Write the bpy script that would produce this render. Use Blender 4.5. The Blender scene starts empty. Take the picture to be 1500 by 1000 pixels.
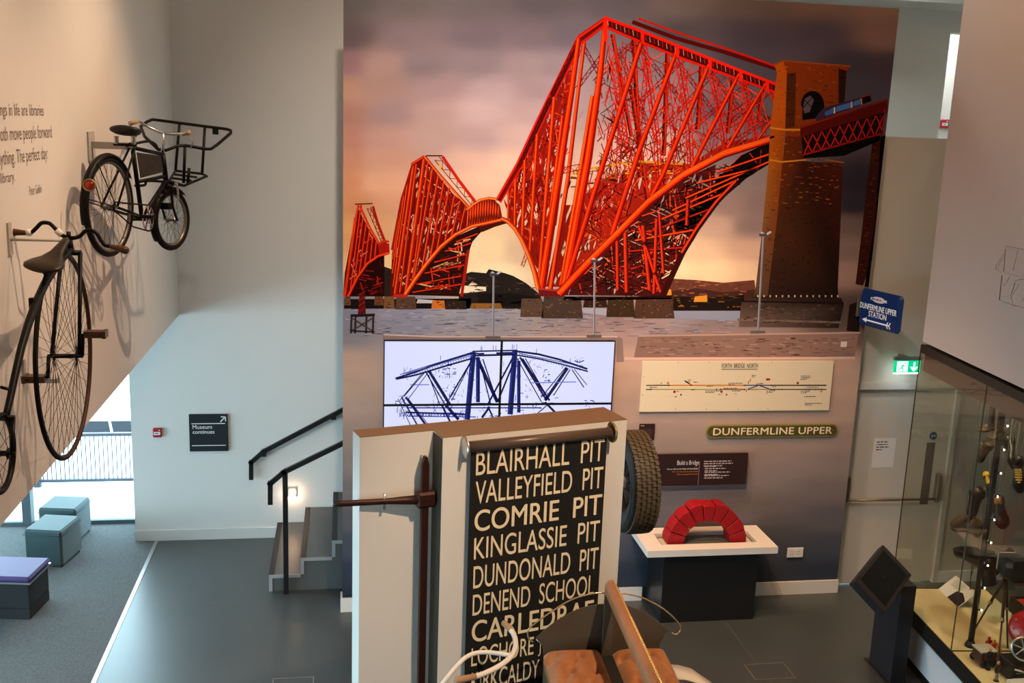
import bpy, math, random
import numpy as np
from mathutils import Vector, Matrix

rnd = random.Random(7)
SC = bpy.context.scene
COL = SC.collection

# ------------------------------------------------------------------ camera
FPX = 1505.0
EYE = Vector((0.0, 0.0, 4.97))
_z = Vector((260, 7100, 1505)).normalized()
_y = Vector((-244, 328, -1505)).normalized()
_y = (_y - _z * _y.dot(_z)).normalized()
_x = _y.cross(_z)
RW = Matrix((_x, _y, _z))                 # camera axes -> world axes
cd = bpy.data.cameras.new('camera')
cd.sensor_width = 36.0
cd.lens = FPX / 1500.0 * 36.0
cd.clip_start = 0.05
cd.clip_end = 200
cam = bpy.data.objects.new('camera', cd)
COL.objects.link(cam)
cam.matrix_world = Matrix.Translation(EYE) @ RW.to_4x4()
SC.camera = cam

# ------------------------------------------------------------------ colour management, sky, lamps
SC.view_settings.view_transform = 'Standard'
SC.view_settings.look = 'None'
SC.view_settings.exposure = 0.0
SC.view_settings.gamma = 1.0
SC.view_settings.use_curve_mapping = False

world = bpy.data.worlds.new('daylight')
SC.world = world
world.use_nodes = True
bg = world.node_tree.nodes['Background']
bg.inputs['Color'].default_value = (0.60, 0.83, 1.0, 1)
bg.inputs['Strength'].default_value = 12.0


def aim(o, target):
    d = Vector(target) - o.location
    o.rotation_euler = d.to_track_quat('-Z', 'Y').to_euler()


def spot(name, loc, target, power, color, size_deg, blend=0.6, radius=0.06):
    l = bpy.data.lights.new(name, 'SPOT')
    l.energy = power
    l.color = color
    l.spot_size = math.radians(size_deg)
    l.spot_blend = blend
    l.shadow_soft_size = radius
    o = bpy.data.objects.new(name, l)
    o.location = loc
    aim(o, target)
    COL.objects.link(o)
    return o


def area(name, loc, target, power, color, sx, sy):
    l = bpy.data.lights.new(name, 'AREA')
    l.energy = power
    l.color = color
    l.shape = 'RECTANGLE'
    l.size = sx
    l.size_y = sy
    o = bpy.data.objects.new(name, l)
    o.location = loc
    aim(o, target)
    COL.objects.link(o)
    return o


WARM = (1.0, 0.62, 0.33)
MID = (1.0, 0.84, 0.68)
spot('bike_track_spot', (0.6, 7.9, 7.7), (-1.86, 8.2, 3.5), 620, (1.0, 0.70, 0.46), 72, 1.0, 0.02)
spot('bike_track_spot', (0.7, 5.3, 7.7), (-1.86, 5.3, 3.7), 620, (1.0, 0.70, 0.46), 76, 1.0, 0.02)
spot('mural_track_spot', (0.2, 4.6, 7.7), (1.5, 9.9, 4.3), 1200, MID, 60, 1.0, 0.08)
spot('mural_track_spot', (1.2, 4.6, 7.7), (3.1, 9.9, 3.2), 800, MID, 56, 1.0, 0.08)
spot('table_track_spot', (2.6, 6.9, 7.7), (3.9, 9.6, 1.2), 420, WARM, 44, 0.9, 0.06)
spot('exhibit_track_spot', (2.4, 2.4, 7.7), (1.3, 6.0, 2.3), 1750, (1.0, 0.70, 0.45), 34, 0.8, 0.06)
spot('floor_track_spot', (1.6, 8.0, 7.8), (4.0, 8.4, 0), 1100, (1.0, 0.50, 0.20), 52, 0.8, 0.05)
area('ceiling_wash', (4.2, 7.2, 7.9), (4.2, 7.2, 0), 90, (1.0, 0.54, 0.25), 3.0, 3.0)
area('stairwell_wash', (-0.8, 9.2, 7.9), (-0.8, 9.9, 0), 12, (1.0, 0.84, 0.68), 1.2, 3.0)
area('gallery_lamp', (4.5, 11.9, 7.6), (4.5, 12.4, 0), 150, (0.93, 1.0, 0.97), 3.0, 0.8)
area('corridor_lamp', (8.2, 13.9, 7.4), (8.2, 14.0, 0), 60, (0.93, 1.0, 1.0), 1.5, 1.0)
_p = area('window_portal', (-4.9, 12.62, 1.36), (-4.9, 0, 1.36), 1, (1, 1, 1), 4.9, 2.6)
_p.data.cycles.is_portal = True
_p = area('side_window_portal', (-8.12, 7.0, 1.36), (0, 7.0, 1.36), 1, (1, 1, 1), 9.6, 2.6)
_p.data.cycles.is_portal = True


# ------------------------------------------------------------------ picture ray -> point on a plane
def ray(px, py):
    return RW @ Vector((px - 750, -(py - 500), -FPX))


def atY(px, py, Y):
    d = ray(px, py)
    return EYE + d * (Y / d.y)


def atX(px, py, X):
    d = ray(px, py)
    return EYE + d * (X / d.x)


def atZ(px, py, Z):
    d = ray(px, py)
    return EYE + d * ((Z - EYE.z) / d.z)


def atP(px, py, p0, n):
    d = ray(px, py)
    return EYE + d * ((Vector(p0) - EYE).dot(n) / d.dot(n))


# ------------------------------------------------------------------ materials
def lin1(c):
    return c / 12.92 if c <= 0.04045 else ((c + 0.055) / 1.055) ** 2.4


def hexc(h):
    h = h.lstrip('#')
    return tuple(lin1(int(h[i:i + 2], 16) / 255.0) for i in (0, 2, 4))


MATS = {}


def mat(name, col, rough=0.5, metal=0.0, var=0.08, scale=12.0, bump=0.0, bscale=60.0, emit=0.0,
        spec=0.3, sheen=0.0, coat=0.0):
    if name in MATS:
        return MATS[name]
    if isinstance(col, str):
        col = hexc(col)
    m = bpy.data.materials.new(name)
    m.use_nodes = True
    nt = m.node_tree
    b = nt.nodes['Principled BSDF']
    b.inputs['Roughness'].default_value = rough
    b.inputs['Metallic'].default_value = metal
    b.inputs['Specular IOR Level'].default_value = spec
    if coat:
        b.inputs['Coat Weight'].default_value = coat
    if sheen:
        b.inputs['Sheen Weight'].default_value = sheen
    tc = nt.nodes.new('ShaderNodeTexCoord')
    nz = nt.nodes.new('ShaderNodeTexNoise')
    nz.inputs['Scale'].default_value = scale
    nz.inputs['Detail'].default_value = 5
    nt.links.new(tc.outputs['Object'], nz.inputs['Vector'])
    mx = nt.nodes.new('ShaderNodeMix')
    mx.data_type = 'RGBA'
    mx.inputs[6].default_value = tuple(max(0, c * (1 - var)) for c in col) + (1,)
    mx.inputs[7].default_value = tuple(min(1, c * (1 + var)) for c in col) + (1,)
    nt.links.new(nz.outputs['Fac'], mx.inputs[0])
    nt.links.new(mx.outputs[2], b.inputs['Base Color'])
    if emit:
        nt.links.new(mx.outputs[2], b.inputs['Emission Color'])
        b.inputs['Emission Strength'].default_value = emit
    if bump:
        n2 = nt.nodes.new('ShaderNodeTexNoise')
        n2.inputs['Scale'].default_value = bscale
        n2.inputs['Detail'].default_value = 4
        nt.links.new(tc.outputs['Object'], n2.inputs['Vector'])
        bp = nt.nodes.new('ShaderNodeBump')
        bp.inputs['Strength'].default_value = bump
        bp.inputs['Distance'].default_value = 0.01
        nt.links.new(n2.outputs['Fac'], bp.inputs['Height'])
        nt.links.new(bp.outputs['Normal'], b.inputs['Normal'])
    MATS[name] = m
    return m


def glass_mat(name, tint=(0.93, 0.97, 0.95), refl=0.025, rough=0.02):
    """thin architectural pane: mostly clear, with a weak reflection"""
    if name in MATS:
        return MATS[name]
    m = bpy.data.materials.new(name)
    m.use_nodes = True
    nt = m.node_tree
    nt.nodes.clear()
    out = nt.nodes.new('ShaderNodeOutputMaterial')
    tr = nt.nodes.new('ShaderNodeBsdfTransparent')
    tr.inputs['Color'].default_value = tint + (1,)
    gl = nt.nodes.new('ShaderNodeBsdfGlossy')
    gl.inputs['Roughness'].default_value = rough
    lw = nt.nodes.new('ShaderNodeLayerWeight')
    lw.inputs['Blend'].default_value = 0.5
    pw = nt.nodes.new('ShaderNodeMath')
    pw.operation = 'POWER'
    pw.inputs[1].default_value = 4.0
    ml = nt.nodes.new('ShaderNodeMath')
    ml.operation = 'MULTIPLY_ADD'
    ml.inputs[1].default_value = 0.5
    ml.inputs[2].default_value = refl
    mx = nt.nodes.new('ShaderNodeMixShader')
    nt.links.new(lw.outputs['Facing'], pw.inputs[0])
    nt.links.new(pw.outputs[0], ml.inputs[0])
    nt.links.new(ml.outputs[0], mx.inputs['Fac'])
    nt.links.new(tr.outputs['BSDF'], mx.inputs[1])
    nt.links.new(gl.outputs['BSDF'], mx.inputs[2])
    nt.links.new(mx.outputs['Shader'], out.inputs['Surface'])
    MATS[name] = m
    return m


def attr_mat(name, emit=0.0, rough=0.6, var=0.06, scale=3.0):
    """material that shows the colours printed on the faces (colour attribute 'ink')"""
    if name in MATS:
        return MATS[name]
    m = bpy.data.materials.new(name)
    m.use_nodes = True
    nt = m.node_tree
    b = nt.nodes['Principled BSDF']
    b.inputs['Roughness'].default_value = rough
    b.inputs['Specular IOR Level'].default_value = 0.08
    a = nt.nodes.new('ShaderNodeAttribute')
    a.attribute_name = 'ink'
    tc = nt.nodes.new('ShaderNodeTexCoord')
    mp = nt.nodes.new('ShaderNodeMapping')
    mp.inputs['Scale'].default_value = (0.55, 1, 1.5)
    mp.inputs['Rotation'].default_value = (0, 0.35, 0)
    nz = nt.nodes.new('ShaderNodeTexNoise')
    nz.inputs['Scale'].default_value = scale
    nz.inputs['Detail'].default_value = 6
    nt.links.new(tc.outputs['Object'], mp.inputs['Vector'])
    nt.links.new(mp.outputs['Vector'], nz.inputs['Vector'])
    mr = nt.nodes.new('ShaderNodeMapRange')
    mr.inputs['From Min'].default_value = 0.3
    mr.inputs['From Max'].default_value = 0.7
    mr.inputs['To Min'].default_value = 1 - var
    mr.inputs['To Max'].default_value = 1 + var
    nt.links.new(nz.outputs['Fac'], mr.inputs['Value'])
    vm = nt.nodes.new('ShaderNodeVectorMath')
    vm.operation = 'SCALE'
    nt.links.new(a.outputs['Color'], vm.inputs[0])
    nt.links.new(mr.outputs['Result'], vm.inputs['Scale'])
    if emit:
        b.inputs['Base Color'].default_value = (0.01, 0.01, 0.01, 1)
        nt.links.new(vm.outputs['Vector'], b.inputs['Emission Color'])
        b.inputs['Emission Strength'].default_value = emit
    else:
        nt.links.new(vm.outputs['Vector'], b.inputs['Base Color'])
    MATS[name] = m
    return m


# ------------------------------------------------------------------ mesh builder
class MB:
    def __init__(s):
        s.v = []
        s.f = []
        s.c = []          # optional colour per face
        s.sm = []

    def add(s, verts, faces, smooth=False, col=None):
        o = len(s.v)
        s.v += [Vector(p) for p in verts]
        for f in faces:
            s.f.append([i + o for i in f])
            s.sm.append(smooth)
            s.c.append(col)
        return s

    def box(s, lo, hi):
        x0, y0, z0 = lo
        x1, y1, z1 = hi
        return s.add([(x0, y0, z0), (x1, y0, z0), (x1, y1, z0), (x0, y1, z0),
                      (x0, y0, z1), (x1, y0, z1), (x1, y1, z1), (x0, y1, z1)],
                     [(0, 3, 2, 1), (4, 5, 6, 7), (0, 1, 5, 4), (1, 2, 6, 5), (2, 3, 7, 6), (3, 0, 4, 7)])

    def obox(s, o, ax, ay, az):
        """box from corner o along three edge vectors"""
        o, ax, ay, az = Vector(o), Vector(ax), Vector(ay), Vector(az)
        p = [o, o + ax, o + ax + ay, o + ay]
        p = p + [q + az for q in p]
        fs = [(0, 3, 2, 1), (4, 5, 6, 7), (0, 1, 5, 4), (1, 2, 6, 5), (2, 3, 7, 6), (3, 0, 4, 7)]
        if ax.cross(ay).dot(az) < 0:
            fs = [tuple(reversed(f)) for f in fs]
        return s.add(p, fs)

    def rbox(s, o, ax, ay, az, r):
        """box with chamfered edges"""
        o, ax, ay, az = Vector(o), Vector(ax), Vector(ay), Vector(az)
        lx, ly, lz = ax.length, ay.length, az.length
        ux, uy, uz = ax / lx, ay / ly, az / lz
        base = len(s.v)
        r = min(r, lx * .45, ly * .45, lz * .45)
        idx = {}
        vs = []
        for i in (0, 1):
            for j in (0, 1):
                for k in (0, 1):
                    for a in range(3):
                        x = (lx if i else 0)
                        y = (ly if j else 0)
                        z = (lz if k else 0)
                        q = [x, y, z]
                        e = [i, j, k]
                        for b in range(3):
                            if b != a:
                                q[b] += -r if e[b] else r
                        idx[(i, j, k, a)] = len(vs)
                        vs.append(o + ux * q[0] + uy * q[1] + uz * q[2])
        fs = []
        for a in range(3):
            b, c = (a + 1) % 3, (a + 2) % 3
            for e in (0, 1):
                def g(bi, ci):
                    t = [0, 0, 0]
                    t[a] = e
                    t[b] = bi
                    t[c] = ci
                    return tuple(t)
                q = [g(0, 0), g(1, 0), g(1, 1), g(0, 1)]
                f = [idx[t + (a,)] for t in q]
                fs.append(f if e else f[::-1])
        for a in range(3):           # edges parallel to axis a
            b, c = (a + 1) % 3, (a + 2) % 3
            for bi in (0, 1):
                for ci in (0, 1):
                    t0 = [0, 0, 0]
                    t1 = [0, 0, 0]
                    t1[a] = 1
                    t0[b] = t1[b] = bi
                    t0[c] = t1[c] = ci
                    f = [idx[tuple(t0) + (b,)], idx[tuple(t1) + (b,)], idx[tuple(t1) + (c,)], idx[tuple(t0) + (c,)]]
                    fs.append(f if (bi == ci) == False else f[::-1])
        for i in (0, 1):
            for j in (0, 1):
                for k in (0, 1):
                    f = [idx[(i, j, k, a)] for a in range(3)]
                    fs.append(f if (i + j + k) % 2 else f[::-1])
        return s.add(vs, fs)

    def prism(s, poly, n):
        """closed polygon of 3-D points pushed along vector n"""
        n = Vector(n)
        k = len(poly)
        p = [Vector(q) for q in poly]
        # orientation
        nn = Vector((0, 0, 0))
        for i in range(k):
            nn += p[i].cross(p[(i + 1) % k])
        if nn.dot(n) < 0:
            p = p[::-1]
        vs = p + [q + n for q in p]
        fs = [tuple(range(k - 1, -1, -1)), tuple(range(k, 2 * k))]
        for i in range(k):
            j = (i + 1) % k
            fs.append((i, j, k + j, k + i))
        return s.add(vs, fs)

    def tube(s, pts, r, n=8, closed=False, cap=True, flat=1.0, up=None):
        pts = [Vector(p) for p in pts]
        m = len(pts)
        rs = r if isinstance(r, (list, tuple)) else [r] * m
        base = []
        prev = None
        for i in range(m):
            if closed:
                t = pts[(i + 1) % m] - pts[i - 1]
            else:
                t = pts[min(i + 1, m - 1)] - pts[max(i - 1, 0)]
            t.normalize()
            if prev is None:
                a = Vector(up) if up is not None else (Vector((0, 0, 1)) if abs(t.z) < 0.9 else Vector((1, 0, 0)))
                u = (a - t * a.dot(t)).normalized()
            else:
                u = (prev - t * prev.dot(t))
                u = u.normalized() if u.length > 1e-6 else t.orthogonal().normalized()
            prev = u
            w = t.cross(u)
            base.append([pts[i] + (u * math.cos(2 * math.pi * k / n) + w * flat * math.sin(2 * math.pi * k / n)) * rs[i]
                         for k in range(n)])
        vs = [q for ring in base for q in ring]
        fs = []
        for i in range(m if closed else m - 1):
            j = (i + 1) % m
            for k in range(n):
                l = (k + 1) % n
                fs.append((i * n + k, i * n + l, j * n + l, j * n + k))
        if cap and not closed:
            fs.append(tuple(range(n - 1, -1, -1)))
            fs.append(tuple((m - 1) * n + k for k in range(n)))
        return s.add(vs, fs, True)

    def lathe(s, prof, origin, axis, n=24, smooth=True, arc=None):
        """prof: list of (radius, along) turned about axis"""
        origin = Vector(origin)
        ax = Vector(axis).normalized()
        u = ax.orthogonal().normalized()
        if abs(ax.z) < 0.99:
            u = (Vector((0, 0, 1)) - ax * ax.z).normalized()
        w = ax.cross(u)
        m = len(prof)
        a0, a1 = arc if arc else (0, 2 * math.pi)
        cnt = n if not arc else n + 1
        vs = []
        for r, h in prof:
            for k in range(cnt):
                t = a0 + (a1 - a0) * k / n
                vs.append(origin + ax * h + (u * math.cos(t) + w * math.sin(t)) * r)
        fs = []
        for i in range(m - 1):
            for k in range(n):
                l = (k + 1) % cnt
                fs.append((i * cnt + k, i * cnt + l, (i + 1) * cnt + l, (i + 1) * cnt + k))
        return s.add(vs, fs, smooth)

    def loft(s, rings, cap=True, smooth=True):
        n = len(rings[0])
        vs = [Vector(q) for r in rings for q in r]
        fs = []
        for i in range(len(rings) - 1):
            for k in range(n):
                l = (k + 1) % n
                fs.append((i * n + k, i * n + l, (i + 1) * n + l, (i + 1) * n + k))
        if cap:
            fs.append(tuple(range(n - 1, -1, -1)))
            fs.append(tuple((len(rings) - 1) * n + k for k in range(n)))
        return s.add(vs, fs, smooth)

    def ball(s, c, r, n=10, sc=(1, 1, 1)):
        c = Vector(c)
        vs = []
        fs = []
        m = max(4, n // 2 + 1)
        for i in range(m + 1):
            th = math.pi * i / m
            for k in range(n):
                ph = 2 * math.pi * k / n
                vs.append(c + Vector((math.sin(th) * math.cos(ph) * sc[0], math.sin(th) * math.sin(ph) * sc[1],
                                      math.cos(th) * sc[2])) * r)
        for i in range(m):
            for k in range(n):
                l = (k + 1) % n
                fs.append((i * n + k, (i + 1) * n + k, (i + 1) * n + l, i * n + l))
        return s.add(vs, fs, True)

    def quad(s, p, col=None):
        return s.add(p, [tuple(range(len(p)))], False, col)


ROOTM = {}


def build(name, mb, m, parent=None, world=True):
    """one mesh object from a builder; with a parent the points given in world space are moved into its frame"""
    me = bpy.data.meshes.new(name)
    vs = mb.v
    if parent is not None and world:
        inv = ROOTM[parent.name].inverted()
        vs = [inv @ q for q in vs]
    me.from_pydata([tuple(q) for q in vs], [], mb.f)
    me.polygons.foreach_set('use_smooth', mb.sm)
    if any(c is not None for c in mb.c):
        ca = me.color_attributes.new('ink', 'FLOAT_COLOR', 'CORNER')
        buf = []
        for p, c in zip(me.polygons, mb.c):
            if c is None:
                c = (0.5, 0.5, 0.5)
            if isinstance(c[0], (tuple, list)):
                for cc in c:
                    buf += [cc[0], cc[1], cc[2], 1.0]
            else:
                buf += [c[0], c[1], c[2], 1.0] * p.loop_total
        ca.data.foreach_set('color', buf)
    if m is not None:
        me.materials.append(m)
    me.update()
    o = bpy.data.objects.new(name, me)
    COL.objects.link(o)
    if parent is not None:
        o.parent = parent
        ROOTM[o.name] = ROOTM[parent.name] if world else ROOTM[parent.name]
    else:
        ROOTM[o.name] = Matrix.Identity(4)
    return o


def tag(o, label=None, cat=None, group=None, kind=None):
    if label:
        o['label'] = label
    if cat:
        o['category'] = cat
    if group:
        o['group'] = group
    if kind:
        o['kind'] = kind
    return o


def thing(name, label, cat, loc=(0, 0, 0), group=None, rot=None):
    o = bpy.data.objects.new(name, None)
    o.empty_display_size = 0.1
    M = Matrix.Translation(Vector(loc))
    if rot is not None:
        M = M @ rot.to_4x4()
    o.matrix_world = M
    COL.objects.link(o)
    ROOTM[o.name] = M
    return tag(o, label, cat, group)


def struct(name, mb, m, parent=None, label=None, cat=None):
    o = build(name, mb, m, parent)
    if parent is None:
        tag(o, label, cat, kind='structure')
    return o


def text_mb(s, origin, right, up, width=None, height=None, lift=0.0012, bold=0.0, ext=0.0004, center=False, align='L',
            spacing=1.0, res=3):
    """lettering fitted to a width and height; origin is its lower left corner"""
    cu = bpy.data.curves.new('lettering', 'FONT')
    cu.body = s
    cu.size = 1.0
    cu.offset = min(bold, 0.0)
    cu.resolution_u = res
    cu.space_character = spacing
    ob = bpy.data.objects.new('lettering', cu)
    me = bpy.data.meshes.new_from_object(ob)
    bpy.data.objects.remove(ob)
    co = np.array([v.co[:] for v in me.vertices])
    fs = [tuple(p.vertices) for p in me.polygons]
    bpy.data.meshes.remove(me)
    bpy.data.curves.remove(cu)
    mn, mx = co.min(0), co.max(0)
    w0, h0 = mx[0] - mn[0], mx[1] - mn[1]
    if width is None:
        width = w0 * height / h0
    if height is None:
        height = h0 * width / w0
    right = Vector(right).normalized()
    up = Vector(up)
    up = up.normalized()
    nrm = right.cross(up).normalized()
    origin = Vector(origin)
    if align == 'R':
        origin = origin - right * width
    if align == 'C':
        origin = origin - right * width / 2
    mb = MB()
    vs = [origin + right * ((c[0] - mn[0]) / w0 * width) + up * ((c[1] - mn[1]) / h0 * height) + nrm * lift for c in co]
    mb.add(vs, fs)
    if bold > 0:
        for k, (dx, dy) in enumerate(((1, 0), (-1, 0), (0, .7), (0, -.7))):
            mb.add([v + right * (bold * height * dx) + up * (bold * height * dy) + nrm * (.00004 * (k + 1)) for v in vs], fs)
    return mb


def split_words(mb, right):
    """cut a line of lettering at its widest gap"""
    right = Vector(right).normalized()
    iv = sorted((min(mb.v[i].dot(right) for i in f), max(mb.v[i].dot(right) for i in f)) for f in mb.f)
    end, best, cut = iv[0][1], 0, None
    for a, b in iv[1:]:
        if a - end > best:
            best, cut = a - end, (a + end) / 2
        end = max(end, b)
    if cut is None:
        return [mb]
    out = [MB(), MB()]
    for f in mb.f:
        p = [mb.v[i] for i in f]
        out[1 if p[0].dot(right) > cut else 0].add(p, [tuple(range(len(p)))])
    return out


def dashes(mb, origin, right, up, width, h, rows, gap, seed=1, lift=0.0012, fill=1.0):
    """rows of words too small to read"""
    r = random.Random(seed)
    right, up = Vector(right), Vector(up)
    n = right.cross(up)
    for i in range(rows):
        y = -i * gap
        x = 0
        wmax = width * (r.uniform(.85, 1) if i < rows - 1 else r.uniform(.4, .8)) * fill
        while x < wmax:
            l = min(r.uniform(.6, 2.6) * h * 2, wmax - x)
            o = Vector(origin) + right * x + up * y + n * lift
            mb.quad([o, o + right * l, o + right * l + up * h, o + up * h])
            x += l + h * .9
    return mb


Xv, Yv, Zv = Vector((1, 0, 0)), Vector((0, 1, 0)), Vector((0, 0, 1))


def smooth(pts, n=5):
    out = []
    m = len(pts)
    for i in range(m - 1):
        p0, p1, p2, p3 = pts[max(i - 1, 0)], pts[i], pts[i + 1], pts[min(i + 2, m - 1)]
        for k in range(n):
            t = k / n
            out.append(.5 * ((2 * p1) + (p2 - p0) * t + (2 * p0 - 5 * p1 + 4 * p2 - p3) * t * t + (3 * p1 - p0 - 3 * p2 + p3) * t ** 3))
    out.append(pts[-1])
    return out
# ------------------------------------------------------------------ materials of the building
white = mat('white_paint', (0.74, 0.72, 0.69), 0.75, var=0.02, scale=4, bump=0.03, bscale=220)
cream = mat('cream_paint', (0.66, 0.60, 0.54), 0.75, var=0.02, scale=4, bump=0.03, bscale=220)
skirt_m = mat('satin_white_paint', (0.72, 0.70, 0.67), 0.45, var=0.02)
floor_m = mat('grey_vinyl', (0.052, 0.062, 0.065), 0.36, spec=1.0, var=0.16, scale=1.6, bump=0.02, bscale=90)
carpet_m = mat('grey_carpet', (0.135, 0.145, 0.15), 0.95, var=0.65, scale=75, bump=0.5, bscale=260, spec=0.1)
black = mat('black_metal', (0.012, 0.012, 0.013), 0.4, var=0.1)
steel = mat('brushed_steel', (0.55, 0.55, 0.55), 0.3, 1.0, var=0.08)
dark_ink = mat('dark_lettering', (0.06, 0.045, 0.04), 0.7, var=0.02)
white_ink = mat('white_lettering', (0.85, 0.85, 0.84), 0.6, var=0.01)
cream_ink = mat('cream_lettering', (0.80, 0.66, 0.44), 0.6, var=0.05)

YM, YD, YB, YW = 9.9, 10.05, 11.9, 12.45
XM0, XM1, ZM = -0.02, 5.405, 6.22
XBULK, ZBULK = -1.86, 2.715
XJ = -2.43

# floor and carpet
mb = MB().box((-2.17, -3, -0.1), (9, 13, 0))
struct('floor', mb, floor_m)
mb = MB().box((-8.1, -3, -0.1), (-2.21, 12.6, 0.004))
struct('floor_carpet', mb, carpet_m)
mb = MB().box((-2.21, -3, -0.1), (-2.17, 11.9, 0.006))
struct('trim_1', mb, mat('carpet_edge_metal', (0.5, 0.5, 0.5), 0.35, 0.8))
mb = MB()
for p, q in (((0.9, 3.5), (0.9, 10.4)), ((3.9, 3.5), (3.9, 9.3)), ((-2.1, 10.2), (-0.8, 10.2))):
    d = Vector((q[0] - p[0], q[1] - p[1], 0)).normalized()
    n = Vector((-d.y, d.x, 0)) * 0.002
    mb.add([Vector((p[0], p[1], .0006)) - n, Vector((q[0], q[1], .0006)) - n, Vector((q[0], q[1], .0006)) + n,
            Vector((p[0], p[1], .0006)) + n], [(0, 1, 2, 3)])
struct('trim_2', mb, mat('floor_seam', (0.2, 0.2, 0.2), 0.5))

# ceiling, rear and side walls of the hall
struct('ceiling', MB().box((-8.1, -3, 8.0), (9.2, 17, 8.2)), white)
struct('wall_rear', MB().box((-8.1, -3.2, 0), (9.2, -3, 8)), white)
struct('wall_right', MB().box((9.0, -3, 0), (9.2, 17, 8)), white)
# back wall beside the stairs
struct('wall_back', MB().box((XJ, YB, 0), (2.2, YB + 0.62, 8)), white)
struct('baseboard_back', MB().box((XJ - 0.0, YB - 0.02, 0), (-0.4, YB, 0.13)), skirt_m)
# upper storey hanging over the lounge on the left: its side is the bicycle wall
struct('wall_left', MB().box((-8.1, -3, ZBULK), (XBULK, YB, 8)), cream)
struct('wall_left_outer', MB().box((-8.3, -3, 2.7), (-8.1, 12.6, 8)), white)

# glazing under the upper storey
frame_m = mat('grey_window_frame', (0.10, 0.13, 0.15), 0.5)
mb = MB()
mb.box((-8.1, YW, 0.0), (XJ, YW + 0.06, 0.05)).box((-8.1, YW, 2.66), (XJ, YW + 0.06, 2.715))
w1 = struct('window_1', mb, frame_m)
mx0 = atY(40, 740, YW).x
for x in (mx0, mx0 - 1.7, mx0 - 3.4):
    build('window_mullion', MB().box((x - 0.05, YW - 0.05, 0.05), (x + 0.05, YW + 0.09, 2.66)), frame_m, w1)
build('window_pane', MB().box((-8.05, YW + 0.025, 0.05), (XJ, YW + 0.035, 2.66)), glass_mat('window_glass'), w1)
struct('wall_back_lintel', MB().box((-8.1, YB, 2.715), (XJ, YW + 0.1, 8)), white)
mb = MB().box((-8.16, -3, 0), (-8.1, YW, 0.05)).box((-8.16, -3, 2.65), (-8.1, YW, 2.72))
w2 = struct('window_2', mb, frame_m)
for y in (-1, 1, 3, 5, 7, 9, 11):
    build('window_mullion', MB().box((-8.17, y - .04, .05), (-8.08, y + .04, 2.65)), frame_m, w2)
build('window_pane', MB().box((-8.13, -3, .05), (-8.12, YW, 2.65)), glass_mat('window_glass'), w2)

# outdoors: paving, road wall, railing
struct('ground_outside', MB().box((-40, YW + 0.1, -0.12), (12, 40, -0.02)), mat('pale_paving', (0.72, 0.74, 0.75), 0.9, var=0.04, scale=2))
struct('ground_outside_left', MB().box((-40, -6, -0.12), (-8.3, YW + 0.1, -0.02)), mat('pale_paving', (0.72, 0.74, 0.75), 0.9))
yr = atZ(120, 709, 0).y
zt = atY(160, 634, yr).z
x0, x1 = atY(46, 705, yr).x - 5.0, atY(187, 705, yr).x + 0.5
rail = thing('railing', 'thin grey vertical-bar railing outside the window beyond the lounge', 'railing', (x0, yr, -0.02))
rm = mat('railing_paint', (0.075, 0.085, 0.11), 0.6)
build('rail', MB().box((x0, yr - .02, .04), (x1, yr + .02, .075)).box((x0, yr - .02, zt - .04), (x1, yr + .02, zt)), rm, rail)
px = x0
k = 0
step = 0.056
while px < x1:
    build('bar', MB().box((px - .006, yr - .006, .06), (px + .006, yr + .006, zt - .02)), rm, rail)
    px += step
for px in (atY(55, 700, yr).x, x1 - .02):
    build('post', MB().box((px - .04, yr - .04, -.02), (px + .04, yr + .04, zt)), rm, rail)
y0_, y1_ = atZ(150, 633, -.02).y, atZ(150, 617, -.02).y
struct('road_outside', MB().box((-40, y0_, -.03), (12, y1_, -.012)), mat('dark_asphalt', (0.014, 0.016, 0.021), 0.95, var=0.3, scale=6, spec=.1))
struct('trim_5', MB().obox(atZ(162, 633, -.0119), atZ(158.5, 617, -.0119) - atZ(162, 633, -.0119), (.04, 0, 0), (0, 0, .001)), mat('road_marking', (.4, .4, .4), .9))

# false wall that carries the mural
wm = mat('grey_wall_edge', (0.03, 0.03, 0.032), 0.7)
struct('wall_mural', MB().box((XM0, YM + 0.012, 0), (XM1, YM + 0.14, ZM - .01)), wm)
struct('baseboard_mural', MB().box((XM0 - 0.02, YM - 0.022, 0), (3.16, YM + 0.012, 0.15)).box((XM0 - 0.02, YM + 0.0121, 0), (XM0, YM + .14, 0.15)).box((4.24, YM - 0.022, 0), (XM1 + .01, YM + 0.012, 0.15)), skirt_m)

# wall with the fire door, parapet of the upper gallery above it
ZP = atY(1340, 201.5, YD).z
doorx0 = atY(1237, 700, YD).x
doorx1 = atY(1384, 700, YD).x
ztop = atY(1300, 569, YD).z
mb = MB()
mb.box((XM1 - .3, YD, 0), (doorx0, YD + .2, ZP)).box((doorx1, YD, 0), (9, YD + .2, ZP)).box((doorx0, YD, ztop), (doorx1, YD + .2, ZP))
struct('wall_door', mb, mat('warm_light_white_paint', (0.56, 0.49, 0.40), 0.75, var=0.02, scale=4, bump=0.03, bscale=220))  # white paint, with the warm dim light put into its colour
zl = atY(1300, 559, YD).z
struct('trim_3', MB().box((doorx0 - .1, YD - .035, ztop), (doorx1 + .06, YD, zl)).box((doorx1, YD - .02, 0), (doorx1 + .06, YD, ztop)), mat('door_frame_paint', (0.60, 0.55, 0.48), 0.5, var=.02))
struct('baseboard_door', MB().box((doorx1 + .06, YD - .02, 0), (9, YD, .13)), skirt_m)
d1 = struct('door_1', MB().box((doorx0 + .006, YD + .02, 0.012), (doorx1 - .006, YD + .065, ztop - .006)), mat('door_paint', (0.62, 0.57, 0.50), 0.5, var=.02))
brass = mat('aged_brass', (0.42, 0.30, 0.12), 0.35, 0.9)
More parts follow.
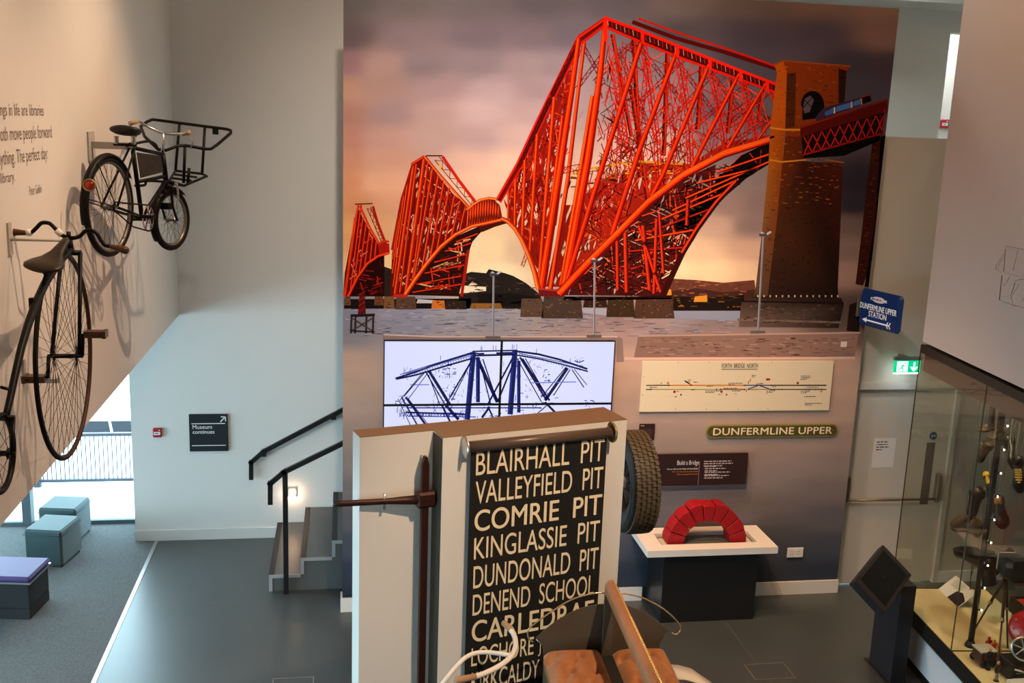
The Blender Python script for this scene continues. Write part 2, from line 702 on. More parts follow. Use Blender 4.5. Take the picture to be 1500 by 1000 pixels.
dull = mat('dull_bronze', (0.20, 0.165, 0.12), 0.4, 0.6)
YF = YD + .02
b0, b1 = atY(1241, 733, YD - .04), atY(1372, 731, YD - .04)
build('push_bar', MB().tube([b0, b1], .014, 10), dull, d1)
for px, t, bt in ((1241, 699, 735), (1374, 694, 735)):
    q0, q1 = atY(px, t, YD - .03), atY(px, bt, YD - .03)
    x = (q0.x + q1.x) / 2
    build('push_bar_case', MB().rbox((x - .025, YD - .055, q1.z), (.05, 0, 0), (0, .075, 0), (0, 0, q0.z - q1.z), .01), dull, d1)
q0, q1 = atY(1366, 648, YF), atY(1352, 738, YF)
build('finger_plate', MB().obox((q1.x - .045, YF - .004, q1.z), (.10, 0, 0), (0, .004, 0), (0, 0, q0.z - q1.z)), mat('dark_plate', (0.11, 0.10, 0.085), .5), d1)
q = atY(1367, 638, YF)
build('round_door_sign', MB().lathe([(0, .006), (.042, .006), (.044, 0)], (q.x, YF, q.z), (0, -1, 0), 28), mat('blue_sign', (0.012, 0.06, 0.22), .4), d1)
build('round_door_lettering', dashes(MB(), (q.x - .027, YF - .0065, q.z + .006), Xv, Zv, .054, .006, 3, .013, 5), white_ink, d1)
a, b = atY(1281, 642, YF), atY(1308, 684, YF)
build('paper_notice', MB().box((a.x, YF - .003, b.z), (b.x, YF, a.z)), mat('notice_paper', (.76, .74, .74), .8, var=.02), d1)
nt = MB()
for i, s in enumerate(('THIS DOOR IS', 'ALARMED FOR', 'EMERGENCY', 'EXIT ONLY')):
    pass
dashes(nt, (a.x + .03, YF - .003, a.z - .045), Xv, Zv, .155, .011, 4, .03, 3)
build('notice_lettering', nt, dark_ink, d1)

# upper gallery behind
struct('floor_gallery', MB().box((2.2, YD + .2, 3.75), (9, 13.2, 3.88)).box((4.0, 13.2, 3.75), (9, 17, 3.88)), carpet_m)
gx = atY(1384, 120, 13.0).x
gz = atY(1392, 48, 13.0).z
struct('wall_gallery', MB().box((2.2, 13.0, 3.88), (gx, 13.2, 8)).box((gx, 13.0, gz), (9, 13.2, 8)), mat('gallery_white', (.70, .70, .66), .75, var=.02))
struct('wall_gallery_side', MB().box((2.0, YB + .62, 3.88), (2.2, 13.2, 8)), white)
struct('wall_corridor', MB().box((4.0, 14.6, 3.88), (9, 14.8, 8)), white)
struct('wall_corridor_side', MB().box((gx - .3, 13.2, 3.88), (gx - .1, 14.6, 8)), white)
# bulkhead soffit visible in the top right corner
sz = atY(1330, 6, 12.6).z
struct('trim_4', MB().box((2.2, 12.3, sz), (9, 13.0, 8.0)), mat('gallery_white', (.7, .7, .66)))

# bulkhead on the right, above the glass case
DC = Vector((0.102, 0.995, 0)).normalized()
EC = Vector((DC.y, -DC.x, 0))
OC = Vector((5.38, 8.75, 0))
ZC = 3.10
p = OC + Vector((0, 0, ZC))
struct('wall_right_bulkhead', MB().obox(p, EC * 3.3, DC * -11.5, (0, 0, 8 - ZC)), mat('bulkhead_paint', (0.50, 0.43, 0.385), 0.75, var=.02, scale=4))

# stairs
stm = mat('stair_vinyl', (0.10, 0.105, 0.105), 0.4, var=.12, scale=5)
sedge = mat('stair_edge_trim', (0.33, 0.34, 0.35), 0.5)
snose = mat('stair_nosing', (0.018, 0.018, 0.02), 0.5)
YS0, YS1 = 10.42, YB - .005
sx = [atY(394, 841, YS0).x, atY(440.5, 816, YS0).x, atY(486.5, 792, YS0).x]
szs = [atY(394, 841, YS0).z, atY(440.5, 816, YS0).z, atY(486.5, 792, YS0).z]
going = (sx[2] - sx[0]) / 2
rise = (szs[2]) / 3
print('stairs going', going, 'rise', rise, sx, szs)
NST = 9
poly = [(sx[0], 0)]
for i in range(NST):
    poly += [(sx[0] + going * i, rise * (i + 1)), (sx[0] + going * (i + 1), rise * (i + 1))]
poly += [(sx[0] + going * NST, 0)]
st = thing('staircase', 'grey vinyl stair flight climbing behind the mural wall, black nosings', 'stairs', (sx[0], YS0, 0))
ROOTM[st.name] = Matrix.Translation(Vector((sx[0], YS0, 0)))
build('flight', MB().prism([(x, YS0 + .012, z) for x, z in poly], (0, YS1 - YS0 - .012, 0)), stm, st)
mb = MB()
for i in range(NST):
    x, z = sx[0] + going * i, rise * (i + 1)
    mb.box((x - .002, YS0, z - rise), (x + .035, YS0 + .0119, z))
    mb.box((x + .035, YS0, z - .035), (x + going - .0021, YS0 + .0119, z))
build('edge_trim', mb, sedge, st)
for i in range(NST):
    x, z = sx[0] + going * i, rise * (i + 1)
    build('nosing', MB().box((x - .004, YS0 + .013, z - .035), (x + .055, YS1, z + .003)), snose, st)
# floor box lid near the stairs
fa, fb, fc = atZ(400, 994, 0), atZ(460, 992, 0), atZ(397, 1012, 0)
fw_, fd_ = fb.x - fa.x, .3
fl_ = thing('floor_box', 'flush square floor box lid with a pale metal edge, bottom edge left of the partition', 'floor box', (fa.x, fa.y - fd_, 0))
build('lid', MB().box((fa.x + .008, fa.y - fd_ + .008, .0005), (fb.x - .008, fa.y - .008, .003)), floor_m, fl_)
mbf = MB()
for lo, hi in (((fa.x, fa.y - .0079), (fb.x, fa.y)), ((fa.x, fa.y - fd_), (fb.x, fa.y - fd_ + .0079)), ((fa.x, fa.y - fd_ + .008), (fa.x + .0079, fa.y - .008)), ((fb.x - .0079, fa.y - fd_ + .008), (fb.x, fa.y - .008))):
    mbf.box((lo[0], lo[1], .0005), (hi[0], hi[1], .004))
build('metal_edge', mbf, steel, fl_)
fa, fb = atZ(1090, 973, 0), atZ(1149, 972, 0)
fl2 = thing('floor_box', 'flush square floor box lid in the brown floor right of the cart', 'floor box', (fa.x, fa.y - .28, 0))
build('lid', MB().box((fa.x + .006, fa.y - .274, .0005), (fb.x - .006, fa.y - .006, .003)), floor_m, fl2)
mbf = MB()
for lo_, hi_ in (((fa.x, fa.y - .0059), (fb.x, fa.y)), ((fa.x, fa.y - .28), (fb.x, fa.y - .2741)), ((fa.x, fa.y - .274), (fa.x + .0059, fa.y - .006)), ((fb.x - .0059, fa.y - .274), (fb.x, fa.y - .006))):
    mbf.box((lo_[0], lo_[1], .0005), (hi_[0], hi_[1], .0035))
build('metal_edge', mbf, mat('dull_edge', (.2, .18, .15), .5), fl2)
# handrails
def bar_path(mb, pts, w, h):
    """flat bar of section w (across, along Y) by h following points in the XZ plane"""
    for p, q in zip(pts[:-1], pts[1:]):
        d = (q - p).normalized()
        n = Vector((-d.z, 0, d.x))
        mb.obox(p - n * h / 2 - Vector((0, w / 2, 0)) - d * h * .5, d * ((q - p).length + h), (0, w, 0), n * h)
    return mb
yh = YS0 - .06
pts = [atY(396, 735, yh), atY(396, 708, yh), atY(416, 691, yh), atY(500, 650, yh)]
e = pts[3] + (pts[3] - pts[2]) * 2.0
hr = thing('handrail', 'black flat-bar handrail on a floor post at the stair foot', 'handrail', (pts[2].x, yh, 0))
build('rail', bar_path(MB(), pts[:3] + [e], .045, .05), black, hr)
pp = atY(417, 692, yh)
build('post', MB().box((pp.x - .022, yh - .022, 0), (pp.x + .03, yh + .022, pp.z)), black, hr)
pe = e - (e - pts[2]) * .02
build('post', MB().box((pe.x - .022, yh - .022, 0), (pe.x + .03, yh + .022, pe.z)), black, hr)
yh = YB - .075
pts = [atY(368, 699, yh), atY(368, 677, yh), atY(386, 661, yh), atY(500, 601, yh)]
e = pts[3] + (pts[3] - pts[2]) * 1.6
hr = thing('handrail', 'black handrail fixed to the white wall above the stairs', 'handrail', (pts[2].x, yh, 0))
build('rail', bar_path(MB(), pts[:3] + [e], .045, .05), black, hr)
for t in (0.0, .9, 1.7):
    q = pts[2] + (pts[3] - pts[2]) * t
    build('bracket', MB().box((q.x - .03, yh - .02, q.z - .06), (q.x + .03, YB - .001, q.z - .02)), black, hr)
# low stair light
q = atY(428, 720, YB)
sl = thing('stair_light', 'small square lit step light on the white wall above the stairs', 'light', (q.x, YB, q.z))
build('frame', MB().box((q.x - .055, YB - .012, q.z - .055), (q.x + .055, YB, q.z + .055)), steel, sl)
build('diffuser', MB().box((q.x - .037, YB - .016, q.z - .04), (q.x + .037, YB - .0121, q.z + .04)), mat('warm_diffuser', (1, .62, .36), .5, emit=3, var=0), sl)

lp = bpy.data.lights.new('step_lamp', 'POINT')
lp.energy = 2.5
lp.color = (1, .62, .36)
lp.shadow_soft_size = .03
lo = bpy.data.objects.new('step_lamp', lp)
lo.location = (q.x, YB - .06, q.z - .03)
COL.objects.link(lo)

# wall sign with arrow
a, b = atY(277, 606, YB), atY(335, 659, YB)
w, h = b.x - a.x, a.z - b.z
sg = thing('direction_sign', 'square black direction sign reading Museum continues with an arrow', 'sign', (a.x, YB, b.z))
build('plate', MB().rbox((a.x, YB - .035, b.z), (w, 0, 0), (0, .035, 0), (0, 0, h), .003), mat('sign_black', (.014, .017, .02), .5), sg)
yf = YB - .035
for t, s in ((.485 + .13, 'Museum'), (.485, 'continues')):
    build('lettering', text_mb(s, (a.x + w * .09, yf, b.z + h * (t - .0)), Xv, Zv, width=w * (.5 if s == 'Museum' else .56), bold=.006), white_ink, sg)
build('rule', MB().box((a.x + w * .06, yf - .002, b.z + h * .745), (a.x + w * .93, yf, b.z + h * .765)).box((a.x + w * .06, yf - .002, b.z + h * .15), (a.x + w * .93, yf, b.z + h * .17)), white_ink, sg)
mb = MB()
c0 = Vector((a.x + w * .81, yf - .002, b.z + h * .80))
c1 = Vector((a.x + w * .945, yf - .002, b.z + h * .935))
def flat_line(mb, p, q, t, n=Vector((0, -1, 0))):
    d = (q - p).normalized()
    s = d.cross(n) * t / 2
    mb.quad([p - s, p + s, q + s, q - s])
    return mb
flat_line(mb, c0, c1, h * .03)
flat_line(mb, c1 + Vector((h * .015, 0, 0)), c1 - Vector((w * .12, 0, 0)), h * .03)
flat_line(mb, c1 + Vector((0, 0, h * .015)), c1 - Vector((0, 0, h * .12)), h * .03)
build('arrow', mb, white_ink, sg)

sa, sb = atY(1401, 679, YD), atY(1410, 696, YD)
sw = thing('wall_switch', 'small pale wall switch right of the fire door, seen through the case glass', 'switch', (sa.x, YD, sb.z))
swm = mat('switch_plate', (.45, .41, .35), .5)
build('plate', MB().rbox((sa.x, YD - .012, sb.z), (sb.x - sa.x, 0, 0), (0, .0115, 0), (0, 0, sa.z - sb.z), .003), swm, sw)
build('rocker', MB().box((sa.x + .025, YD - .016, sb.z + .04), (sb.x - .025, YD - .0121, sa.z - .04)), mat('switch_rocker', (.5, .46, .4), .4), sw)

red_plastic = mat('red_plastic', (.42, .012, .02), .4)
def call_point(px0, py0, px1, py1, Y, label):
    a, b = atY(px0, py0, Y), atY(px1, py1, Y)
    w, h = b.x - a.x, a.z - b.z
    t = thing('fire_call_point', label, 'fire alarm', (a.x, Y, b.z))
    build('housing', MB().rbox((a.x, Y - .045, b.z), (w, 0, 0), (0, .044, 0), (0, 0, h), .008), red_plastic, t)
    build('press_plate', MB().box((a.x + w * .13, Y - .047, b.z + h * .3), (a.x + w * .87, Y - .045, b.z + h * .63)), mat('white_plastic', (.8, .8, .8), .4), t)
    build('marking', dashes(MB(), (a.x + w * .25, Y - .047, b.z + h * .43), Xv, Zv, w * .5, h * .09, 1, 1, 2), dark_ink, t)
    build('marking', MB().box((a.x + w * .68, Y - .047, b.z + h * .76), (a.x + w * .85, Y - .0451, b.z + h * .86)), white_ink, t)
call_point(224.5, 626, 237.5, 639, YB, 'small red fire alarm call point on the white wall left of the black sign')
call_point(1377, 175, 1386.5, 188, 14.6, 'red fire alarm call point in the corridor behind the upper gallery')
a, b = atY(1386.8, 175, 14.6), atY(1400, 188, 14.6)
o = build('green_sign', MB().box((a.x, 14.585, b.z), (b.x, 14.6, a.z)), mat('green_sign_face', (.01, .2, .1), .5))
tag(o, 'green sign beside the red call point in the upper corridor', 'sign')
# ------------------------------------------------------------------ mural: a printed picture, flat on its panel
INK_GAIN = 1.05
INK_WARM = (1.0, 0.87, 0.67)


def ink(h, g=1.0):
    c = hexc(h) if isinstance(h, str) else h
    return tuple(min(0.93, (c[i] ** 1.16) * 1.2 / INK_WARM[i] * INK_GAIN * g) for i in range(3))


class Print:
    """draws flat colour shapes on the wall plane Y = y0; the layer keeps the order of the inks"""
    def __init__(s, y0, step=0.00012, conv=ink):
        s.mb = MB()
        s.y0 = y0
        s.step = step
        s.conv = conv
        s.clip = None

    def pt(s, p, layer):
        q = atY(p[0], p[1], s.y0)
        q.y = s.y0 - s.step * layer
        return q

    def poly(s, pts, col, layer):
        if isinstance(col, list):
            cols = [s.conv(c) for c in col]
            area2 = sum(pts[i][0] * pts[(i + 1) % len(pts)][1] - pts[(i + 1) % len(pts)][0] * pts[i][1] for i in range(len(pts)))
            if area2 > 0:
                pts, cols = pts[::-1], cols[::-1]
        else:
            cols = s.conv(col)
            area2 = sum(pts[i][0] * pts[(i + 1) % len(pts)][1] - pts[(i + 1) % len(pts)][0] * pts[i][1] for i in range(len(pts)))
            if area2 > 0:
                pts = pts[::-1]
        s.mb.quad([s.pt(p, layer) for p in pts], cols)

    def line(s, pts, w, col, layer, w2=None, off=0.0):
        n = len(pts)
        if w2 is None:
            w2 = w
        L, R = [], []
        for i in range(n):
            a = pts[max(i - 1, 0)]
            b = pts[min(i + 1, n - 1)]
            dx, dy = b[0] - a[0], b[1] - a[1]
            l = math.hypot(dx, dy) or 1
            nx, ny = -dy / l, dx / l
            if ny > 0 or (abs(ny) < 1e-6 and nx > 0):
                sg = 1
            else:
                sg = 1
            ww = (w + (w2 - w) * i / (n - 1)) / 2
            ox, oy = nx * off, ny * off
            L.append((pts[i][0] + nx * ww + ox, pts[i][1] + ny * ww + oy))
            R.append((pts[i][0] - nx * ww + ox, pts[i][1] - ny * ww + oy))
        for i in range(n - 1):
            s.poly([L[i], L[i + 1], R[i + 1], R[i]], col, layer)

    def tubeline(s, pts, w, layer, w2=None, base='#7c0a05', lit='#c62004', hi='#ee480a', side=-1):
        """a lit round strut: dark body, bright face, highlight"""
        if w2 is None:
            w2 = w
        s.line(pts, w, base, layer, w2)
        # shift along picture x
        def sh(f):
            return [(p[0] + side * (w + (w2 - w) * i / (len(pts) - 1)) * f, p[1]) for i, p in enumerate(pts)]
        s.line(sh(.14), w * .62, lit, layer + 1, w2 * .62)
        s.line(sh(.2), w * .22, hi, layer + 2, w2 * .22)

    def lattice(s, p, q, w, col, layer, w2=None, t=1.1, pitch=1.0):
        """open lattice strut: two rails with zigzag lacing"""
        if w2 is None:
            w2 = w
        dx, dy = q[0] - p[0], q[1] - p[1]
        l = math.hypot(dx, dy)
        nx, ny = -dy / l, dx / l
        def at(u, sd):
            ww = (w + (w2 - w) * u) / 2 * sd
            return (p[0] + dx * u + nx * ww, p[1] + dy * u + ny * ww)
        s.line([at(0, 1), at(1, 1)], t, col, layer)
        s.line([at(0, -1), at(1, -1)], t, col, layer)
        n = max(2, int(l / (max(w, w2) * pitch)))
        sd = 1
        for i in range(n):
            s.line([at(i / n, sd), at((i + 1) / n, -sd)], t * .8, col, layer)
            sd = -sd


P = Print(YM)
# --- sky, water and foreground: a smooth field of ink colours
ctrl = []
def row(y, *xs):
    for x, h in xs:
        ctrl.append((x, y, hexc(h)))
row(0, (505, '6b6259'), (600, '786a62'), (700, '776b66'), (800, '6a605e'), (900, '675e5c'), (1000, '75675f'), (1100, '6c5c54'), (1200, '7a6254'), (1305, '876a56'))
row(55, (505, '6b5a55'), (600, '8a7570'), (700, '7c6c6a'), (780, '806e6d'), (830, '77696a'), (1000, '5a5050'), (1100, '50474b'), (1200, '544a4e'), (1300, '7e6152'))
row(95, (505, '94706a'), (560, 'a8887a'), (620, '8c7874'), (700, '907c79'), (770, 'a18984'), (820, '94807d'), (950, '7c6d6a'), (1100, '50474a'), (1250, '463e43'), (1305, '4c4042'))
row(130, (505, 'b28a70'), (560, 'a98777'), (640, 'a88a82'), (720, 'b69a92'), (800, 'a68a85'), (960, '86726f'), (1260, '4c4348'))
row(165, (505, 'a87b68'), (570, 'a0837a'), (640, 'b39386'), (700, 'bc9e94'), (780, 'b3958c'), (960, '8f7a76'), (1060, '6b5c5e'), (1110, '60524f'), (1260, '51484c'))
row(205, (505, 'b3806a'), (560, 'bc9280'), (640, 'b79585'), (700, 'b4948a'), (760, 'c2a090'), (950, 'c09a88'), (1060, '7f6c68'))
row(235, (505, 'bd8668'), (560, 'c6967a'), (680, 'cda48c'), (760, 'd6ad90'), (940, 'd6ad92'))
row(265, (505, 'c28862'), (560, 'd09d7c'), (700, 'd9ab8c'), (745, 'd8ab8b'), (1080, '8b7669'), (1250, '33292c'))
row(300, (505, 'c4875c'), (580, 'cb9570'), (720, 'd6aa86'), (1070, '9a7c6c'), (1110, '8a6f62'), (1250, '352b2d'))
row(330, (505, 'ca935f'), (560, 'cf9a6c'), (720, 'e0bb8e'), (770, 'dcb68c'), (1050, 'c09a80'), (1100, '8d7264'), (1245, '6a5346'))
row(365, (720, 'e5c594'), (760, 'cfab86'), (1030, 'd8b08a'), (1100, 'c49a7c'), (1245, '7c6150'))
row(400, (560, 'e2b882'), (720, 'e9cb9b'), (990, 'e8c293'), (1050, 'e6c092'), (1100, 'dcb48a'), (1245, '94705a'))
row(425, (700, 'd9b98e'), (1000, 'd8a884'), (1100, 'd2a582'))
row(450, (505, '80767a'), (600, '8b8284'), (700, '908786'), (850, '8a7a76'), (1020, '8f8a8c'), (1100, '7c6a60'), (1250, '5a4638'))
row(470, (505, '857b7b'), (600, '8a8080'), (700, '8e8480'), (900, '97796e'), (1050, '8d766c'), (1250, '5e493a'))
row(490, (505, '8a7d76'), (700, 'a08c80'), (900, 'a8887a'), (1050, '9a7c6c'), (1250, '75594a'))
for y, h in ((530, 'b89378'), (565, 'b29076'), (600, 'aa8b74'), (640, '9e836f'), (680, '907b6b'), (720, '807064'), (760, '6c635d'), (800, '525254'), (840, '404348'), (890, '2f3338')):
    row(y, *[(x, h) for x in (505, 640, 780, 920, 1060, 1220)])
cx = np.array([c[0] for c in ctrl]); cy = np.array([c[1] for c in ctrl]); cc = np.array([c[2] for c in ctrl])


def field(x, y):
    d2 = ((cx - x) * 0.8) ** 2 + ((cy - y) * 1.5) ** 2 + 60.0
    w = 1.0 / d2 ** 2
    return tuple((w[:, None] * cc).sum(0) / w.sum())


NX, NZ = 104, 112
zlist = np.linspace(0.0, ZM, NZ + 1)
xlist = np.linspace(XM0, XM1, NX + 1)
RI = RW.transposed()
def to_px(p):
    c = RI @ (Vector(p) - EYE)
    return 750 + FPX * c.x / -c.z, 500 - FPX * c.y / -c.z
gcol = {}
for i, x in enumerate(xlist):
    for j, z in enumerate(zlist):
        px, py = to_px((x, YM, z))
        gcol[i, j] = ink(field(px, max(py, -40)))
base = len(P.mb.v)
gv = [Vector((x, YM, z)) for x in xlist for z in zlist]
gf, gc = [], []
for i in range(NX):
    for j in range(NZ):
        k = [(i, j), (i + 1, j), (i + 1, j + 1), (i, j + 1)]
        gf.append([a * (NZ + 1) + b for a, b in k])
        gc.append([gcol[q] for q in k])
P.mb.add(gv, gf)
P.mb.c[-len(gf):] = gc

# --- hills, shore and far banks
P.poly([(672, 452), (672, 404), (690, 398), (712, 400), (716, 394), (740, 400), (752, 404), (770, 414), (790, 430), (800, 452)], '#2b211c', 2)
P.poly([(672, 430), (676, 418), (712, 420), (712, 426)], '#e8c9a2', 3)
P.poly([(686, 418), (692, 412), (700, 417)], '#d8b690', 3)
for i in range(60):
    x, y = rnd.uniform(676, 790), rnd.uniform(402, 448)
    if y > 404 + max(0, (x - 745)) * .5:
        P.line([(x, y), (x + rnd.uniform(2, 9), y + rnd.uniform(-1, 1))], 1.4, rnd.choice(['#3c2e24', '#54402c', '#1c1613', '#6b4c2c']), 3)
P.poly([(504, 452), (504, 438), (690, 437), (690, 452)], '#1d1614', 2)
P.poly([(610, 444), (612, 438), (640, 440), (634, 444)], '#b7a998', 4)
P.poly([(560, 434), (562, 390), (576, 395), (576, 434)], '#33261c', 2)
P.poly([(970, 448), (985, 408), (1020, 410), (1060, 414), (1105, 410), (1110, 450)], '#6b3d2c', 2)
P.poly([(970, 450), (985, 426), (1020, 422), (1060, 428), (1105, 424), (1110, 452)], '#4a2a20', 3)
P.poly([(985, 455), (988, 434), (1040, 436), (1090, 432), (1090, 455)], '#241812', 4)
for i in range(70):
    x, y = rnd.uniform(985, 1085), rnd.uniform(412, 450)
    P.line([(x, y), (x + rnd.uniform(2, 10), y)], 1.5, rnd.choice(['#7c4630', '#93573a', '#5a3524', '#a5663c']) if y < 432 else rnd.choice(['#8a5a20', '#3a2a18', '#5e4420']), 5)
P.poly([(972, 434), (974, 423), (983, 424), (984, 434)], '#d88a2c', 6)
P.poly([(1016, 442), (1018, 434), (1036, 432), (1036, 442)], '#c9852e', 6)
P.poly([(986, 456), (986, 454), (1090, 454), (1085, 470), (986, 466)], '#8d8a8e', 3)
P.poly([(838, 456), (838, 450), (888, 452), (888, 462)], '#a39a9a', 3)
# water ripples
for i in range(420):
    x, y = rnd.uniform(506, 1070), rnd.uniform(452, 492)
    P.line([(x, y), (x + rnd.uniform(4, 18), y)], rnd.uniform(.6, 1.3), rnd.choice(['#9b9092', '#766c70', '#8a7f7e', '#a69a96', '#6c6266']), 1)
# quay in the foreground
P.poly([(560, 498), (560, 489), (620, 492), (905, 492), (912, 496), (914, 530), (903, 530), (903, 498)], '#8f7466', 2)
P.line([(562, 490), (640, 493), (905, 493)], 1.6, '#c7a695', 3)
P.poly([(928, 526), (935, 492), (1258, 488), (1252, 522)], '#8d6a57', 2)
P.line([(935, 492), (1260, 487)], 2.2, '#b48f79', 3)
for i in range(160):
    x, y = rnd.uniform(934, 1245), rnd.uniform(495, 522)
    P.line([(x, y), (x + rnd.uniform(3, 14), y)], 1.2, rnd.choice(['#7c5c4b', '#9c7661', '#6d4f40', '#a9836d']), 3)
P.line([(915, 525), (1252, 524)], 3.2, '#c9a38d', 4)
P.poly([(1231, 508), (1232, 500), (1241, 500), (1240, 508)], '#cdb29f', 4)


def piers(specs, layer):
    for x0, y0, x1, y1, c in specs:
        P.poly([(x0 + (x1 - x0) * .06, y0), (x1 - (x1 - x0) * .06, y0), (x1, y1), (x0, y1)], c, layer)
        for k in range(int((x1 - x0) * (y1 - y0) / 40)):
            x, y = rnd.uniform(x0 + 2, x1 - 5), rnd.uniform(y0 + 1, y1 - 1)
            P.line([(x, y), (x + rnd.uniform(1, 5), y)], 1.0, rnd.choice(['#6a4a30', '#2a1c14', '#8a6238', '#4c3422']), layer + 1)


def mess(poly_fn, n, cols, w, layer, ln=(8, 26), slopes=None):
    """fine secondary bracing: crossing thin lines inside a region"""
    got = 0
    tries = 0
    while got < n and tries < n * 30:
        tries += 1
        (x0, y0, x1, y1) = poly_fn.bbox
        x, y = rnd.uniform(x0, x1), rnd.uniform(y0, y1)
        a = rnd.choice(slopes) + rnd.uniform(-.12, .12) if slopes else rnd.uniform(0, math.pi)
        l = rnd.uniform(*ln)
        x2, y2 = x + math.cos(a) * l, y + math.sin(a) * l
        if poly_fn(x, y) and poly_fn(x2, y2):
            P.line([(x, y), (x2, y2)], w * rnd.uniform(.7, 1.3), rnd.choice(cols), layer)
            got += 1


class Inside:
    def __init__(s, pts):
        s.p = pts
        xs, ys = [q[0] for q in pts], [q[1] for q in pts]
        s.bbox = (min(xs), min(ys), max(xs), max(ys))

    def __call__(s, x, y):
        r = False
        n = len(s.p)
        for i in range(n):
            x0, y0 = s.p[i]
            x1, y1 = s.p[i - 1]
            if (y0 > y) != (y1 > y) and x < (x1 - x0) * (y - y0) / (y1 - y0) + x0:
                r = not r
        return r


SKYGAPS = [Inside([(846, 62), (812, 140), (768, 230), (738, 294), (764, 345), (790, 420), (826, 420), (860, 230), (846, 120)]),
           Inside([(890, 70), (905, 200), (960, 196), (1060, 204), (1128, 200), (1060, 226), (960, 290), (900, 346), (860, 386), (826, 424), (850, 250)]),
           Inside([(826, 432), (860, 392), (900, 352), (949, 303), (1001, 262), (1050, 240), (1034, 322), (1008, 358), (988, 396), (968, 434)])]
TOWER2 = Inside([(612, 250), (622, 240), (684, 308), (676, 332), (640, 362), (604, 415), (582, 415), (582, 340)])
# --- farthest tower
P.poly([(512, 434), (524, 404), (540, 384), (556, 376), (563, 374), (563, 434)], '#2a0806', 6)
P.poly([(503, 434), (505, 400), (514, 350), (523, 302), (540, 335), (556, 360), (566, 352), (567, 368), (552, 376), (536, 388), (520, 414), (511, 434)], '#6a0d06', 7)
for p, q in (((525, 300), (506, 434)), ((529, 300), (513, 430)), ((520, 318), (509, 400)), ((532, 318), (518, 420)), ((537, 326), (526, 404)), ((542, 334), (534, 392)), ((547, 342), (542, 384)), ((552, 350), (549, 378)), ((524, 303), (504, 434))):
    P.tubeline([p, q], 2.6, 9, base='#7e0d06', lit='#d02a0c', hi='#f04c10')
P.tubeline([(527, 302), (541, 332), (555, 357)], 3, 12, base='#8e1006', lit='#dd360c')
P.line([(546, 302), (553, 326), (563, 352)], 4, '#a01a0c', 9)
P.lattice((540, 304), (562, 356), 5, '#6c0c08', 8)
P.line([(520, 299), (546, 298)], 2, '#6a3020', 12)
P.tubeline([(510, 434), (524, 406), (538, 386), (554, 375), (570, 370)], 4, 12, base='#98140a', lit='#e04010')
P.line([(554, 358), (562, 352), (570, 354)], 3, '#c23010', 12)
P.poly([(554, 360), (562, 354), (570, 357), (571, 370), (556, 374)], '#a21c0c', 10)
mess(Inside([(514, 432), (530, 398), (562, 378), (562, 432)]), 26, ['#8a160c', '#b02010', '#560a06'], 1.4, 8, (6, 20), [.2, -.3, 1.4])
mess(Inside([(528, 310), (552, 356), (540, 384), (516, 420), (508, 424)]), 30, ['#d8401a', '#6a0c06', '#e0906a'], .9, 10, (5, 14), [1.2, 1.8, -.6])
piers([(504, 434, 514, 447, '#6b4630'), (548, 434, 562, 447, '#6e4024')], 6)

# --- middle tower
P.poly([(596, 432), (612, 406), (636, 374), (668, 346), (700, 332), (736, 322), (708, 336), (692, 354), (682, 384), (672, 434)], '#30100a', 6)
P.poly([(572, 434), (574, 372), (590, 290), (604, 240), (622, 230), (640, 255), (664, 284), (688, 304), (700, 296), (722, 291), (732, 300), (736, 320), (704, 328), (668, 340), (640, 364), (618, 392), (597, 432)], '#6c1007', 7)
mess(Inside([(610, 242), (622, 232), (688, 306), (680, 332), (640, 362), (600, 425), (576, 425), (578, 370)]), 120, ['#d9976c', '#5a0b06', '#c92c0e', '#e6aa80'], 1.2, 8, (5, 16), [1.2, 1.75, .6, -.7])
for p, q, w in (((606, 242), (579, 430), 5.5), ((610, 240), (586, 428), 3.5), ((622, 230), (595, 428), 6.5), ((627, 238), (603, 420), 3),
                ((598, 262), (576, 420), 3), ((592, 286), (575, 400), 3), ((586, 312), (575, 380), 2.5),
                ((634, 246), (606, 412), 4), ((642, 258), (618, 396), 3.6), ((650, 268), (630, 380), 3.4), ((658, 277), (640, 366), 3.2), ((666, 286), (652, 354), 3), ((674, 294), (662, 345), 2.8), ((682, 302), (674, 336), 2.6)):
    P.tubeline([p, q], w, 10, base='#8e1207', lit='#b82808', hi='#ea5c16')
for p, q in (((636, 248), (652, 330)), ((646, 262), (660, 330)), ((656, 274), (668, 326)), ((626, 246), (640, 350)), ((666, 288), (676, 322))):
    P.lattice(p, q, 4, '#9c1a0c', 9)
P.lattice((640, 232), (694, 298), 8, '#5e0c08', 8)
P.line([(648, 229), (672, 264), (698, 298)], 4.5, '#b82410', 9)
P.tubeline([(622, 229), (645, 257), (668, 283), (688, 305)], 4, 13, base='#8e1208', lit='#e2480f', hi='#ff8a30')
P.line([(604, 241), (588, 292), (574, 366)], 3, '#9a180a', 12)
P.tubeline([(603, 241), (622, 229)], 4.5, 13)
P.line([(624, 228), (648, 228)], 2, '#5c1c12', 12)
P.line([(643, 236), (646, 250)], 2, '#f0a030', 12)
P.tubeline([(594, 431), (608, 410), (626, 385), (646, 361), (668, 343), (692, 331), (720, 325), (738, 321)], 6.5, 14, 5, base='#9c1a0a', lit='#ec5012', hi='#ff8838')
